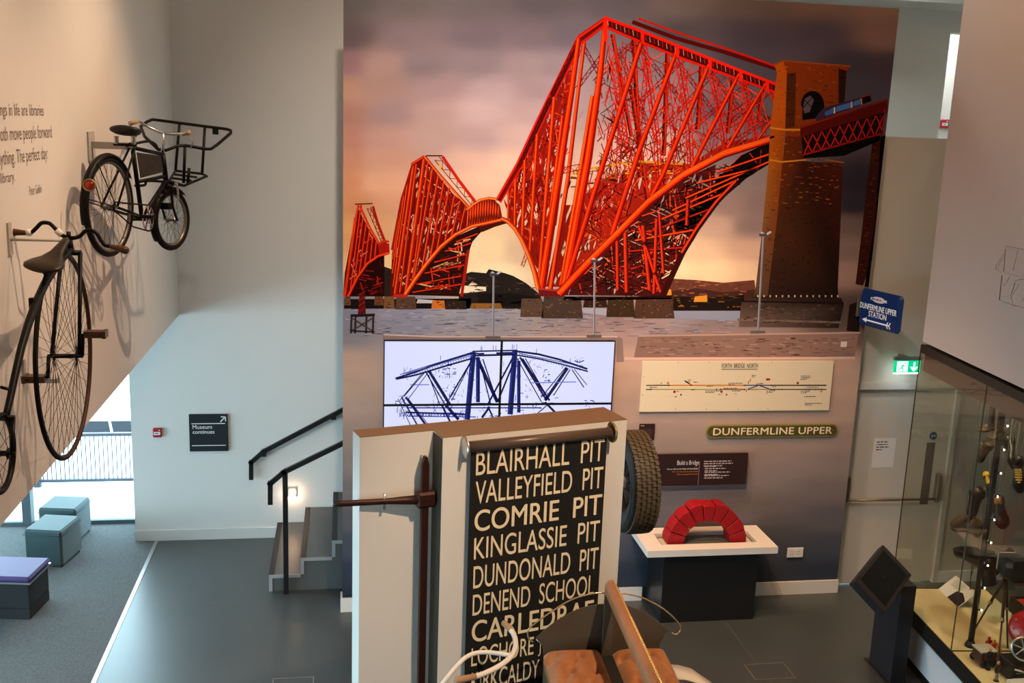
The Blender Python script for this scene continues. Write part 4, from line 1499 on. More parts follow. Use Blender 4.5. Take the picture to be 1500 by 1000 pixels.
inks = {'k': mat('ink_black', (.03, .025, .02), .6), 'o': mat('ink_orange', (.62, .22, .02), .6), 'g': mat('ink_olive', (.36, .30, .09), .6), 'b': mat('ink_blue', (.06, .07, .22), .6), 'n': mat('ink_brown', (.22, .09, .04), .6), 'r': mat('ink_red', (.33, .01, .02), .6)}
def seg(x0, y0, x1, y1, wd, c, nm='track_line'):
    build(nm, flat_line(MB(), bp(x0, y0) - Vector((0, .0006, 0)), bp(x1, y1) - Vector((0, .0006, 0)), wd), inks[c], bd)
U, L = 491, 551
seg(165, U, 500, U, .010, 'k'); seg(500, U, 1590, U, .013, 'o'); seg(1590, U, 1990, U, .012, 'b'); seg(1980, U, 2808, U, .012, 'k')
seg(160, L, 240, L, .009, 'k'); seg(240, L, 1040, L, .011, 'g'); seg(1040, L, 1260, L, .008, 'g'); seg(1260, L, 1610, L, .012, 'n'); seg(1650, L, 1970, L, .011, 'g'); seg(1975, L, 2808, L, .010, 'k')
seg(730, 425, 800, 468, .014, 'k'); seg(800, 468, 835, 498, .016, 'o')
seg(1660, 545, 1800, 497, .012, 'b'); seg(1835, 497, 1970, 545, .012, 'b')
mk = {c: MB() for c in inks}
def dotm(x, y, r, c):
    q = bp(x, y)
    n = 14
    mk[c].quad([(q.x + r * math.cos(-2 * math.pi * i / n) * 1, yf - .0012, q.z - r * math.sin(-2 * math.pi * i / n)) for i in range(n)][::1])
def rect(x, y, wd, hh, c):
    q = bp(x, y)
    mk[c].quad([(q.x - wd / 2, yf - .0012, q.z - hh / 2), (q.x + wd / 2, yf - .0012, q.z - hh / 2), (q.x + wd / 2, yf - .0012, q.z + hh / 2), (q.x - wd / 2, yf - .0012, q.z + hh / 2)])
dotm(485, 457, .014, 'o'); dotm(578, 586, .014, 'r'); dotm(1270, 585, .013, 'r'); dotm(2385, 458, .014, 'r'); dotm(2730, 581, .012, 'o')
for x, y in ((500, U), (235, L), (1195, L), (1250, L), (1608, U), (1608, L), (1665, L), (1790, U), (1835, U), (1990, U), (1990, L), (2045, U), (2040, L), (2105, L), (2105, U), (2155, U), (2155, L), (2505, U), (2505, L), (2555, L), (2555, U), (2640, U), (2645, L), (2690, U), (2690, L), (2775, U), (2735, L)):
    dotm(x, y, .008, 'k')
rect(1950, 404, .045, .020, 'r')
for x, y in ((1690, 415), (1662, 450), (1935, 590), (1632, 570)):
    rect(x, y, .008, .034, 'r')
rect(2440, 590, .007, .03, 'k'); rect(675, 628, .016, .016, 'k'); rect(1343, 628, .014, .016, 'k'); rect(385, 460, .008, .014, 'k')
for x, y in ((634, 155), (1092, 155), (1570, 157), (2010, 155), (125, 362), (112, 632), (598, 838), (1045, 838), (1515, 840), (1948, 840)):
    dotm(x, y, .0045, 'k')
for x, y, ww, rr in ((775, 415, .04, 2), (860, 450, .11, 1), (215, 524, .20, 1), (1050, 507, .13, 1), (830, 563, .09, 1), (1030, 577, .17, 2), (610, 585, .045, 1), (585, 663, .045, 1), (1370, 465, .17, 2), (1225, 627, .05, 1), (1420, 577, .12, 1), (1455, 620, .04, 1), (1710, 350, .05, 2), (1780, 475, .06, 1), (1830, 470, .06, 1), (2010, 515, .1, 1), (2430, 360, .12, 3), (2520, 525, .2, 1), (2465, 580, .08, 2), (2480, 660, .2, 1), (2490, 760, .2, 2), (1960, 575, .08, 2), (1300, 540, .28, 1)):
    q = bp(x, y)
    dashes(mk['k'], (q.x, yf - .0002, q.z), Xv, Zv, ww, .007, rr, .017, int(x))
for c in mk:
    if mk[c].v:
        build('markings', mk[c], inks[c], bd)
for (x, y) in ((600, 520),):
    pass

# small caption plate and station plate
a, b = atY(937, 621, YM - .02), atY(958, 644, YM - .02)
cp = thing('caption_plate', 'small dark square caption plate on the mural wall above the tyre', 'sign', (a.x, YM - .001, b.z))
pl = mat('plum_panel', (.028, .012, .012), .45)
build('plate', MB().box((a.x, YM - .02, b.z), (b.x, YM - .008, a.z)), pl, cp)
mb = dashes(MB(), (a.x + .015, YM - .0205, a.z - .022), Xv, Zv, .07, .008, 1, .02, 4)
build('lettering', mb, cream_ink, cp)
mb = dashes(MB(), (a.x + .015, YM - .0205, a.z - .06), Xv, Zv, .13, .004, 7, .014, 9)
build('lettering', mb, mat('faint_lettering', (.16, .09, .08), .6), cp)

a, b = atY(1035.5, 622, YM - .03), atY(1226, 639, YM - .03)
a.z = atY(1130, 622, YM - .03).z
b.z = atY(1130, 640, YM - .03).z
w, h = b.x - a.x, a.z - b.z
np_ = thing('station_nameplate', 'olive green enamel station nameplate reading Dunfermline Upper in cream', 'sign', (a.x, YM - .001, b.z))
def stadium(x0, z0, x1, z1, y, n=10):
    r = (z1 - z0) / 2
    pts = []
    for k in range(n + 1):
        t = -math.pi / 2 + math.pi * k / n
        pts.append((x1 - r + r * math.cos(t), y, z0 + r + r * math.sin(t)))
    for k in range(n + 1):
        t = math.pi / 2 + math.pi * k / n
        pts.append((x0 + r + r * math.cos(t), y, z0 + r + r * math.sin(t)))
    return pts
build('rim', MB().prism(stadium(a.x, b.z, b.x, a.z, YM - .008), (0, -.02, 0)), mat('brass_rim', (.30, .26, .06), .4, .3), np_)
build('enamel_face', MB().prism(stadium(a.x + .012, b.z + .012, b.x - .012, a.z - .012, YM - .028), (0, -.003, 0)), mat('olive_enamel', (.075, .062, .016), .3), np_)
for w_mb in split_words(text_mb('DUNFERMLINE UPPER', (a.x + w * .052, YM - .031, b.z + h * .22), Xv, Zv, width=w * .905, height=h * .56, bold=.03, spacing=1.05), Xv):
    build('lettering', w_mb, cream_ink, np_)
for x in (a.x + .06, b.x - .05):
    build('screw', MB().lathe([(0, .004), (.007, .003), (.008, 0)], (x, YM - .031, b.z + h * .5), (0, -1, 0), 10), dull, np_)

# 'Build a Bridge' panel
yq = YM - .07
a, b = atY(958, 665.5, yq), atY(1091, 709, yq)
b.x = atY(1096, 666, yq).x
w, h = b.x - a.x, a.z - b.z
ip = thing('interpretation_panel', 'dark plum panel titled Build a Bridge above the arch table', 'sign', (a.x, YM - .001, b.z))
build('panel', MB().box((a.x, yq, b.z), (b.x, yq + .012, a.z)), pl, ip)
build('shelf_ledge', MB().box((a.x, yq + .0121, b.z + .01), (b.x, YM - .008, b.z + .03)).box((a.x, yq + .0121, a.z - .03), (b.x, YM - .008, a.z - .01)), mat('panel_ledge', (.10, .085, .06), .5), ip)
def ipx(x, y):
    q = atY(940 + x / 8.824, 650 + y / 8.824, yq)
    return q
q0, q1 = ipx(458, 275), ipx(738, 275)
build('title', text_mb('Build a Bridge', (q0.x, yq, q0.z - .012), Xv, Zv, width=q1.x - q0.x, height=.062, bold=-.01), white_ink, ip)
for y, x0, s, m in ((330, 325, 'Can you make an arch bridge with these blocks?', white_ink), (364, 390, 'Hint 1: you will need two pairs of hands', inks['o']), (397, 458, 'Hint 2: the keystone is the key', inks['o'])):
    q0, q1 = ipx(x0, y + 9), ipx(730, y + 9)
    build('lettering', text_mb(s, (q0.x, yq, q0.z), Xv, Zv, width=q1.x - q0.x, height=.02), m, ip)
q0, q1 = ipx(770, 225), ipx(748, 520)
build('divider', MB().box((q0.x - .018, yq - .0008, b.z), (q0.x - .014, yq, q0.z)), mat('divider_line', (.3, .2, .18), .6), ip)
mb = MB()
for y, x0, x1, n in ((226, 805, 1190, 3), (292, 815, 1030, 1), (320, 815, 1110, 2), (368, 812, 1145, 2), (412, 808, 1160, 2)):
    q0, q1 = ipx(x0, y + 5), ipx(x1, y)
    dashes(mb, (q0.x, yq, q0.z), Xv, Zv, q1.x - q0.x, .010, n, .025, y)
build('lettering', mb, mat('pale_lettering', (.55, .45, .42), .6), ip)

# socket outlet
a, b = atY(1153, 801.5, YM), atY(1175, 815, YM)
so = thing('socket_outlet', 'white double socket outlet low on the mural wall right of the table', 'socket', (a.x, YM - .0125, b.z))
wp = mat('white_plastic', (.8, .8, .8), .4)
build('faceplate', MB().rbox((a.x, YM - .018, b.z), (b.x - a.x, 0, 0), (0, .012, 0), (0, 0, a.z - b.z), .004), wp, so)
w, h = b.x - a.x, a.z - b.z
for u in (.27, .73):
    cx_ = a.x + w * u
    mb = MB()
    for dx, dz, ww, hh in ((0, h * .12, .006, .011), (-.013, -h * .15, .011, .005), (.013, -h * .15, .011, .005)):
        mb.box((cx_ + dx - ww / 2, YM - .0186, b.z + h / 2 + dz - hh / 2), (cx_ + dx + ww / 2, YM - .018, b.z + h / 2 + dz + hh / 2))
    build('socket_holes', mb, bez, so)
    build('switch', MB().box((cx_ + (.028 if u < .5 else -.028) - .008, YM - .022, b.z + h * .62), (cx_ + (.028 if u < .5 else -.028) + .008, YM - .018, b.z + h * .84)), wp, so)

# ------------------------------------------------------------------ arch table
ZT = .83
TX0, TX1, TY0, TY1 = 3.00, 4.385, 9.285, YM - .026
tb = thing('activity_table', 'white-topped activity table on a black box base against the mural', 'table', (3.7, 9.6, 0))
BX0, BX1, BY0 = 3.205, 4.215, 9.36
basem = mat('black_laminate', (.014, .014, .015), .3, var=.1)
build('base', MB().box((BX0, BY0, .0), (BX1, YM - .03, ZT - .07)), basem, tb)
WX0, WX1, WY0, WY1 = 3.19, 4.215, 9.43, 9.72
mb = MB()
for lo, hi in (((TX0, TY0), (TX1, WY0)), ((TX0, WY1), (TX1, TY1)), ((TX0, WY0), (WX0, WY1)), ((WX1, WY0), (TX1, WY1))):
    mb.box((lo[0], lo[1], ZT - .07), (hi[0], hi[1], ZT))
build('tabletop', mb, mat('white_laminate', (.76, .72, .68), .4, var=.02), tb)
mb = MB().box((WX0 + .001, WY0 + .001, ZT - .069), (WX1 - .001, WY1 - .001, ZT - .035))
build('tray_floor', mb, mat('tray_grey', (.16, .15, .12), .6), tb)
mb = MB()
for x in (WX0 + .03, WX1 - .13):
    mb.box((x, WY0 + .05, ZT - .0349), (x + .10, WY1 - .06, ZT - .028))
build('tray_pad', mb, mat('tray_pad_cream', (.6, .55, .45), .6), tb)
# nine voussoir blocks standing as an arch
AC = Vector(((WX0 + WX1) / 2 - .012, 0, ZT - .027))
ro, ri, yb0, yb1 = .425, .25, 9.475, 9.66
brick = mat('red_foam_block', (.33, .008, .012), .45, var=.12, scale=20)
NB = 9
names = ['left foot block of the red arch', 'second block up from the arch\'s left foot', 'third block up on the arch\'s left side', 'block just left of the arch\'s keystone', 'keystone block at the crown of the red arch',
         'block just right of the arch\'s keystone', 'third block up on the arch\'s right side', 'second block up from the arch\'s right foot', 'right foot block of the red arch']
for i in range(NB):
    t0 = math.pi - math.pi * i / NB - .010
    t1 = math.pi - math.pi * (i + 1) / NB + .010
    rr = ro + (.012 if i in (3, 5) else 0) - (.01 if i == 4 else 0)
    pts = [AC + Vector((ri * math.cos(t0), 0, ri * math.sin(t0))), AC + Vector((rr * math.cos(t0), 0, rr * math.sin(t0))),
           AC + Vector((rr * 1.015 * math.cos((t0 + t1) / 2), 0, rr * 1.015 * math.sin((t0 + t1) / 2))),
           AC + Vector((rr * math.cos(t1), 0, rr * math.sin(t1))), AC + Vector((ri * math.cos(t1), 0, ri * math.sin(t1))),
           AC + Vector((ri * .985 * math.cos((t0 + t1) / 2), 0, ri * .985 * math.sin((t0 + t1) / 2)))]
    mn = min(p.z for p in pts)
    off = Vector((0, yb0 + rnd.uniform(-.006, .006), 0))
    mb = MB().prism([p + off for p in pts], (0, yb1 - yb0, 0))
    o = build('arch_block', mb, brick)
    md = o.modifiers.new('edges', 'BEVEL')
    md.width = .007
    md.segments = 2
    tag(o, 'wedge-shaped red foam block, ' + names[i], 'block', 'blocks of the red toy arch')

# ------------------------------------------------------------------ enamel station flag sign
yS = YM - .02
p0, p1 = atY(1262, 419, yS), atY(1258, 476, yS)
# the sign projects towards the hall from the edge of the mural wall
e0 = atY(1261, 420, YM - .05)
sx0 = e0.x
def on_sign(px, py):
    return atP(px, py, (sx0, YM - .05, 0), SN)
# direction: flat board turned outwards; solved from its right-hand edge
best = None
for k in range(0, 90):
    a_ = math.radians(k)
    d = Vector((math.cos(a_), -math.sin(a_), 0))
    n_ = Vector((d.y, -d.x, 0))
    q = [atP(px, py, (sx0, YM - .05, 0), n_) for px, py in ((1261, 420), (1320, 436), (1316, 491), (1258, 475))]
    if any((z - EYE).y < 0 for z in q):
        continue
    err = abs(q[0].z - q[1].z) + abs(q[2].z - q[3].z)
    if best is None or err < best[0]:
        best = (err, k, d, q)
print('sign angle', best[1], best[0], [tuple(round(c, 2) for c in z) for z in best[3]])
SD = best[2]
q = best[3]
SNn = Vector((-SD.y, SD.x, 0))         # towards the back
SF = -SNn
wS = (q[1] - q[0]).length
zt_, zb_ = (q[0].z + q[1].z) / 2, (q[2].z + q[3].z) / 2
hS = zt_ - zb_
O = Vector((q[0].x, q[0].y, zb_))
print('flag', O, SD, wS, hS, XM1)
fs = thing('station_flag_sign', 'blue enamel sign projecting from the mural wall, Dunfermline Upper Station', 'sign', O)
blue = mat('blue_enamel', (.006, .026, .13), .3, var=.06)
build('board', MB().rbox(O, SD * wS, SNn * .07, (0, 0, hS), .03), blue, fs)
build('bracket', MB().obox(O - SD * .034 + Vector((0, 0, hS * .2)), SD * .0335, SNn * .05, (0, 0, hS * .6)), dull, fs)
def sg(u, v):
    return O + SD * (wS * u) + Vector((0, 0, hS * v))
build('lettering', text_mb('DUNFERMLINE UPPER', sg(.035, .47), SD, Zv, width=wS * .90, height=hS * .15, bold=.02), white_ink, fs)
build('lettering', text_mb('STATION', sg(.27, .29), SD, Zv, width=wS * .44, height=hS * .15, bold=.02), white_ink, fs)
mb = MB()
mb.quad([sg(u, v) + SF * .0015 for u, v in ((.20, .155), (.80, .155), (.80, .195), (.20, .195))])
mb.quad([sg(u, v) + SF * .0015 for u, v in ((.12, .175), (.24, .10), (.22, .175))])
mb.quad([sg(u, v) + SF * .0015 for u, v in ((.12, .175), (.22, .175), (.24, .25))])
for u in (.72, .78):
    mb.quad([sg(u, .175) + SF * .002, sg(u + .03, .09) + SF * .002, sg(u + .055, .09) + SF * .002, sg(u + .025, .175) + SF * .002])
    mb.quad([sg(u, .175) + SF * .002, sg(u + .025, .175) + SF * .002, sg(u + .055, .26) + SF * .002, sg(u + .03, .26) + SF * .002])
build('arrow', mb, white_ink, fs)
mb = MB()
pts = [(.32, .78), (.36, .72), (.44, .70), (.52, .70), (.60, .72), (.64, .78), (.60, .84), (.54, .86), (.44, .86), (.36, .84)]
mb.quad([sg(*p_) + SF * .0015 for p_ in pts])
mb.quad([sg(*p_) + SF * .0014 for p_ in ((.28, .745), (.68, .745), (.68, .815), (.28, .815))])
build('totem_emblem', mb, mat('totem_ink', (.62, .55, .58), .5), fs)
build('totem_lettering', dashes(MB(), sg(.31, .765) + SF * .001, SD, Zv, wS * .34, hS * .03, 1, .02, 6), blue, fs)

# ------------------------------------------------------------------ illuminated exit sign
YX = YD - .16
a, b = atY(1311, 527.5, YX), atY(1347, 546, YX)
w, h = b.x - a.x, a.z - b.z
ex = thing('exit_sign', 'illuminated green exit sign with running man and down arrow above the door', 'sign', (a.x, YX, b.z))
build('housing', MB().box((a.x - .004, YX - .012, a.z), (b.x + .004, YX + .03, a.z + .035)), mat('steel_grey', (.3, .3, .3), .4, .6), ex)
build('wall_arm', MB().box((a.x + w * .4, YX + .0301, a.z), (a.x + w * .6, YD - .001, a.z + .03)), mat('steel_grey', (.3, .3, .3)), ex)
build('lit_face', MB().box((a.x, YX, b.z), (b.x, YX + .014, a.z)), mat('exit_green', (0.0, .42, .17), .4, emit=1.5, var=.02), ex)
wl = mat('exit_white', (.75, 1, .88), .4, emit=1.8, var=0)
mb = MB()
def xp(u, v):
    return Vector((a.x + w * u, YX - .0012, b.z + h * v))
def xq(*uv):
    mb.quad([xp(u, v) for u, v in uv])
xq((.10, .10), (.52, .10), (.52, .90), (.10, .90))                    # doorway field
build('pictogram', mb, wl, ex)
mb = MB()
def xl(p, q_, t):
    flat_line(mb, xp(*p) - Vector((0, .001, 0)), xp(*q_) - Vector((0, .001, 0)), t)
xl((.36, .66), (.28, .42), h * .13); xl((.28, .42), (.36, .26), h * .09); xl((.36, .26), (.33, .1), h * .08); xl((.28, .42), (.2, .28), h * .09); xl((.2, .28), (.12, .27), h * .08)
xl((.35, .63), (.44, .50), h * .06); xl((.35, .63), (.24, .6), h * .06); xl((.24, .6), (.2, .47), h * .06)
n = 10
mb.quad([xp(.40 + .035 * math.cos(2 * math.pi * i / n), .77 + .07 * math.sin(2 * math.pi * i / n)) - Vector((0, .001, 0)) for i in range(n)])
build('running_man', mb, mat('exit_green', (0, .4, .2)), ex)
mb = MB()
flat_line(mb, xp(.76, .85), xp(.76, .3), h * .13)
flat_line(mb, xp(.765, .16), xp(.64, .48), h * .12)
flat_line(mb, xp(.755, .16), xp(.88, .48), h * .12)
build('arrow', mb, wl, ex)
build('downlight_strip', MB().box((a.x + .01, YX + .002, b.z - .008), (b.x - .01, YX + .012, b.z - .0005)), mat('downlight', (.75, .85, 1), .4, emit=45, var=0), ex)
# ------------------------------------------------------------------ white partition with the bus blind
ZB = 3.13
UB = Vector((math.cos(math.radians(15.5)), math.sin(math.radians(15.5)), 0))
VB = Vector((-UB.y, UB.x, 0))
AB = atZ(918.7, 614, ZB)
def pb(u, v, z):
    return Vector((AB.x, AB.y, 0)) + UB * u + VB * v + Vector((0, 0, z))
uc = -1.27
ue = -1.733
ZB0 = 0.0
vb = .307
vl_ = .16
prt = thing('partition', 'tall white display partition with a bronze top edge, stepped in two faces', 'partition', pb(uc, .15, 0))
build('panel', MB().prism([pb(uc, 0, 0), pb(0, 0, 0), pb(0, vb, 0), pb(ue, vb, 0), pb(ue, vl_, 0), pb(uc, vl_, 0)], (0, 0, ZB - .004)), mat('partition_white', (.68, .65, .61), .6, var=.02, scale=3), prt)
build('top_cap', MB().prism([pb(uc, 0, ZB - .0038), pb(0, 0, ZB - .0038), pb(0, vb, ZB - .0038), pb(ue, vb, ZB - .0038), pb(ue, vl_, ZB - .0038), pb(uc, vl_, ZB - .0038)], (0, 0, .004)), mat('bronze_cap', (.20, .125, .07), .5, .1), prt)
build('step_face', MB().obox(pb(uc - .003, .004, .02), VB * (vl_ - .006), UB * .0028, (0, 0, ZB - .03)), mat('step_dark', (.05, .042, .032), .6), prt)

PN = VB            # plane normal of the front faces
def on_front(px, py, v=0.0):
    return atP(px, py, pb(0, v, 0), PN)
# blind
vbl = -.045
q = on_front(690, 655, vbl), on_front(890, 632, vbl)
ub0, ub1 = (q[0] - AB).dot(UB) - .0, (q[1] - AB).dot(UB)
zr = (q[0].z + q[1].z) / 2
zr0 = on_front(690, 655, vbl).z
zr1 = on_front(890, 637, vbl).z
zr = (zr0 + zr1) / 2 + .01
zbot = 1.05
bl = thing('bus_blind', 'black bus destination blind with cream place names hung on the partition', 'blind', pb((ub0 + ub1) / 2, vbl, zbot))
blm = mat('black_blind_cloth', (.012, .011, .010), .55, var=.3, scale=9)
build('cloth', MB().obox(pb(ub0, vbl, zbot), UB * (ub1 - ub0), VB * .003, (0, 0, zr - zbot)), blm, bl)
build('roller', MB().tube([pb(ub0 - .03, vbl + .0, zr), pb(ub1 + .02, vbl, zr)], .034, 14), mat('blind_roller', (.10, .065, .05), .35, .2), bl)
for u in (ub0 - .035, ub1 + .028):
    build('roller_disc', MB().lathe([(0, .012), (.045, .012), (.066, .009), (.068, 0), (.062, -.004)], pb(u, vbl, zr), UB if u > ub0 else -UB, 24), steel if u < ub0 else brass, bl)
    build('wall_bracket', MB().obox(pb(u - .008, vbl + .02, zr - .035), UB * .016, VB * (-vbl - .0205), (0, 0, .07)), steel, bl)
rows = [('BLAIRHALL  PIT', 697, 660, 694, 884, 645, 676, 0), ('VALLEYFIELD  PIT', 696, 703, 735, 882, 685, 717, 0), ('COMRIE  PIT', 695, 745, 775, 880, 726, 756, 1), ('KINGLASSIE  PIT', 694, 784, 817, 877, 765, 794, 0),
        ('DUNDONALD  PIT', 693, 826, 858, 875, 804, 836, 0), ('DENEND  SCHOOL', 692, 868, 898, 869, 844, 874, 0), ('CARLEDRAE', 691, 908, 936, 868, 880, 912, 1), ('LOCHORE', 690, 947, 976, 781, 934, 958, 0), ('KIRKCALDY', 690, 985, 1012, 789, 965, 993, 0)]
for s, x0, yt, yb, x1, yt1, yb1, bold in rows:
    a = on_front(x0, yb, vbl)
    t_ = on_front(x0, yt, vbl)
    b = on_front(x1, yb1, vbl)
    u0, u1 = (a - AB).dot(UB), (b - AB).dot(UB)
    z0 = (a.z + b.z) / 2
    hgt = ((t_.z - a.z) + (on_front(x1, yt1, vbl).z - b.z)) / 2
    lm0 = text_mb(s, pb(u0, vbl, z0), UB, Zv, width=u1 - u0, height=hgt, res=7, bold=(.014 if bold else .003), lift=.0015)
    for w_mb in (split_words(lm0, UB) if ' ' in s else [lm0]):
        build('lettering', w_mb, cream_ink, bl)
for s, px in (('JUNCTION', 788), ('STATION', 797)):
    r_ = rows[7] if s == 'JUNCTION' else rows[8]
    a = on_front(px, r_[2] + 26 - 14, vbl)
    u0 = (a - AB).dot(UB)
    build('lettering', text_mb(s, pb(u0, vbl, on_front(px, r_[3] - 15, vbl).z), UB, Zv, width=ub1 - u0 - .03, height=.12, bold=-.008, lift=.0015), cream_ink, bl)

# iron cross tool standing off the left face
rust = mat('rusty_dark_iron', (.035, .010, .007), .45, .3, var=.5, scale=14, bump=.2, bscale=40)
vt = vl_ - .07
q0, q1 = on_front(623, 668, vt), on_front(620, 1000, vt)
ut = (q0 - AB).dot(UB)
qc = on_front(622, 731, vt)
tl_ = thing('iron_cross_tool', 'dark rust-red iron T-bar tool with a long upright mounted on the partition\'s left face', 'tool', pb(ut, vt, qc.z))
def upt(z):
    return pb(ut, vt, z)
build('upright', MB().obox(upt(1.0) - UB * .022 - VB * .016, UB * .044, VB * .032, (0, 0, q0.z - 1.05)).prism([upt(q0.z - .05) - UB * .022 - VB * .016, upt(q0.z - .05) + UB * .022 - VB * .016, upt(q0.z) + UB * .008 - VB * .016, upt(q0.z) - UB * .008 - VB * .016], VB * .032), rust, tl_)
la, lb = on_front(489, 738, vt), on_front(637, 729, vt)
# the arm comes slightly forward of the board on its left
la = atP(489, 738, pb(ut, vt, 0), (VB * math.cos(.12) + UB * math.sin(.12)))
ad = (la - qc).normalized()
lb = qc + Vector((-ad.x, -ad.y, 0)).normalized() * .085
build('arm', MB().tube([la, la + (qc - la) * .06, la + (qc - la) * .6, qc - (qc - la) * .25, qc], [.014, .02, .02, .026, .034], 8), rust, tl_)
build('collar', MB().rbox(qc - UB * .055 - VB * .03 - Vector((0, 0, .05)), UB * .125, VB * .06, (0, 0, .10), .015), rust, tl_)
build('collar_stub', MB().tube([qc + UB * .07, qc + UB * .115], [.03, .024], 8), rust, tl_)
for z in (q0.z - .02, 1.6):
    build('mounting_pin', MB().tube([upt(z) + VB * .016, upt(z) + VB * .0695], .008, 8), steel, tl_)
m_ = la + (qc - la) * .55
build('mounting_pin', MB().tube([m_ + Vector((0, 0, -.05)), m_ + Vector((0, 0, .05))], .008, 8), steel, tl_)

# tyre
tyre_m = mat('tyre_rubber', (.016, .014, .011), .6, var=.2)
tn = (-UB * math.cos(math.radians(-12)) - VB * math.sin(math.radians(-12))).normalized()      # axis, towards the board
YT = 6.72
tc = atY(905, 706, YT)
TR, TW = .362, .205
tc = tc - tn * (TW * .5) + Vector((0, .0, 0))
ty = thing('spare_wheel', 'old treaded car tyre on a wire-spoked wheel mounted at the partition\'s right end', 'tyre', tc)
w2_ = TW / 2
prof = [(.215, -w2_ * .80), (.26, -w2_ * .98), (.315, -w2_ * 1.0), (.345, -w2_ * .90), (.358, -w2_ * .74), (.362, -w2_ * .3), (.362, w2_ * .3), (.358, w2_ * .74), (.345, w2_ * .90), (.315, w2_ * 1.0), (.26, w2_ * .98), (.215, w2_ * .80)]
to = build('tyre', MB().lathe(prof, tc, tn, 72), tyre_m, ty)
# tread blocks, interlocking wave rows
ux = tn.orthogonal().normalized()
ux = (Zv - tn * Zv.dot(tn)).normalized()
wx = tn.cross(ux)
mb = MB()
NT = 54
for rr in range(5):
    hc = (rr - 2) * .036
    for k in range(NT):
        t0 = 2 * math.pi * (k + (rr % 2) * .5) / NT
        dt = 2 * math.pi / NT
        pts = []
        for (du, dv) in ((.06, -.014), (.5, -.018), (.55, -.008), (.92, -.012), (.94, .012), (.56, .018), (.5, .008), (.08, .014)):
            a_ = t0 + dt * du
            r_ = .3635 - (abs(hc + dv) / w2_) ** 4 * .006
            pts.append((a_, hc + dv, r_))
        bot = [tc + tn * h_ + (ux * math.cos(a_) + wx * math.sin(a_)) * (r_ - .004) for a_, h_, r_ in pts]
        top = [tc + tn * h_ + (ux * math.cos(a_) + wx * math.sin(a_)) * (r_ + .005) for a_, h_, r_ in pts]
        n_ = len(pts)
        mb.add(bot + top, [tuple(range(n_, 2 * n_))] + [(i, (i + 1) % n_, n_ + (i + 1) % n_, n_ + i) for i in range(n_)])
build('tread', mb, mat('tread_rubber', (.085, .062, .038), .55, var=.25), ty)
build('sidewall_rib', MB().lathe([(.298, w2_ * 1.0), (.303, w2_ * 1.05), (.308, w2_ * 1.0)], tc, tn, 60), tyre_m, ty)
build('rim', MB().lathe([(.222, -w2_ * .8), (.225, -w2_ * .7), (.195, -w2_ * .5), (.185, 0), (.195, w2_ * .5), (.225, w2_ * .7), (.222, w2_ * .85), (.21, w2_ * .8)], tc, tn, 48), mat('wheel_paint', (.06, .055, .05), .3, .6), ty)
mb = MB()
for k in range(36):
    a0, a1 = 2 * math.pi * k / 36, 2 * math.pi * (k + (1.6 if k % 2 else -1.6)) / 36
    h0 = w2_ * (.55 if k % 4 < 2 else -.1)
    mb.tube([tc + tn * h0 + (ux * math.cos(a0) + wx * math.sin(a0)) * .05, tc + tn * w2_ * .1 + (ux * math.cos(a1) + wx * math.sin(a1)) * .19], .0035, 5)
build('spokes', mb, mat('wheel_paint', (.06, .055, .05)), ty)
build('hub', MB().lathe([(0, w2_ * .85), (.03, w2_ * .85), (.045, w2_ * .7), (.055, w2_ * .4), (.055, -w2_ * .6), (0, -w2_ * .6)], tc, tn, 24), mat('chrome', (.6, .6, .6), .2, 1.0), ty)
du = (tc - AB).dot(UB)
build('wall_spigot', MB().tube([tc + tn * w2_ * .4, Vector((tc.x, tc.y, tc.z)) - UB * (du - .002)], .022, 10), black, ty)

# ------------------------------------------------------------------ carriage with tufted seats
caseb0 = mat('dark_gap', (.010, .008, .007), .7)
leather = mat('tan_buttoned_leather', (.30, .105, .028), .55, var=.3, scale=16, bump=.15, bscale=60, sheen=.2)
piping = mat('gold_piping', (.75, .48, .16), .3, .5)
carm = mat('carriage_panel', (.075, .058, .04), .35, var=.1)
ZS = 1.90
q0, q1 = atZ(797, 946, ZS), atZ(880, 942, ZS)
CT = Vector((math.cos(math.radians(2.8)), -math.sin(math.radians(2.8)), 0))
CN = Vector((-CT.y, CT.x, 0))               # away from the camera
cq = atZ(889, 941, ZS)
def pc_(u, v, z):
    return Vector((cq.x, cq.y, 0)) + CT * u + CN * v + Vector((0, 0, z))
def cuv(px, py, z):
    q = atZ(px, py, z) - Vector((cq.x, cq.y, 0))
    return q.dot(CT), q.dot(CN)
uL = cuv(797, 946, ZS)[0]
uR = cuv(973, 936, ZS)[0]
LEN = 1.25
car = thing('dog_cart', 'horse-drawn cart with two buttoned tan leather seats back to back', 'carriage', pc_(0, -.5, 0))
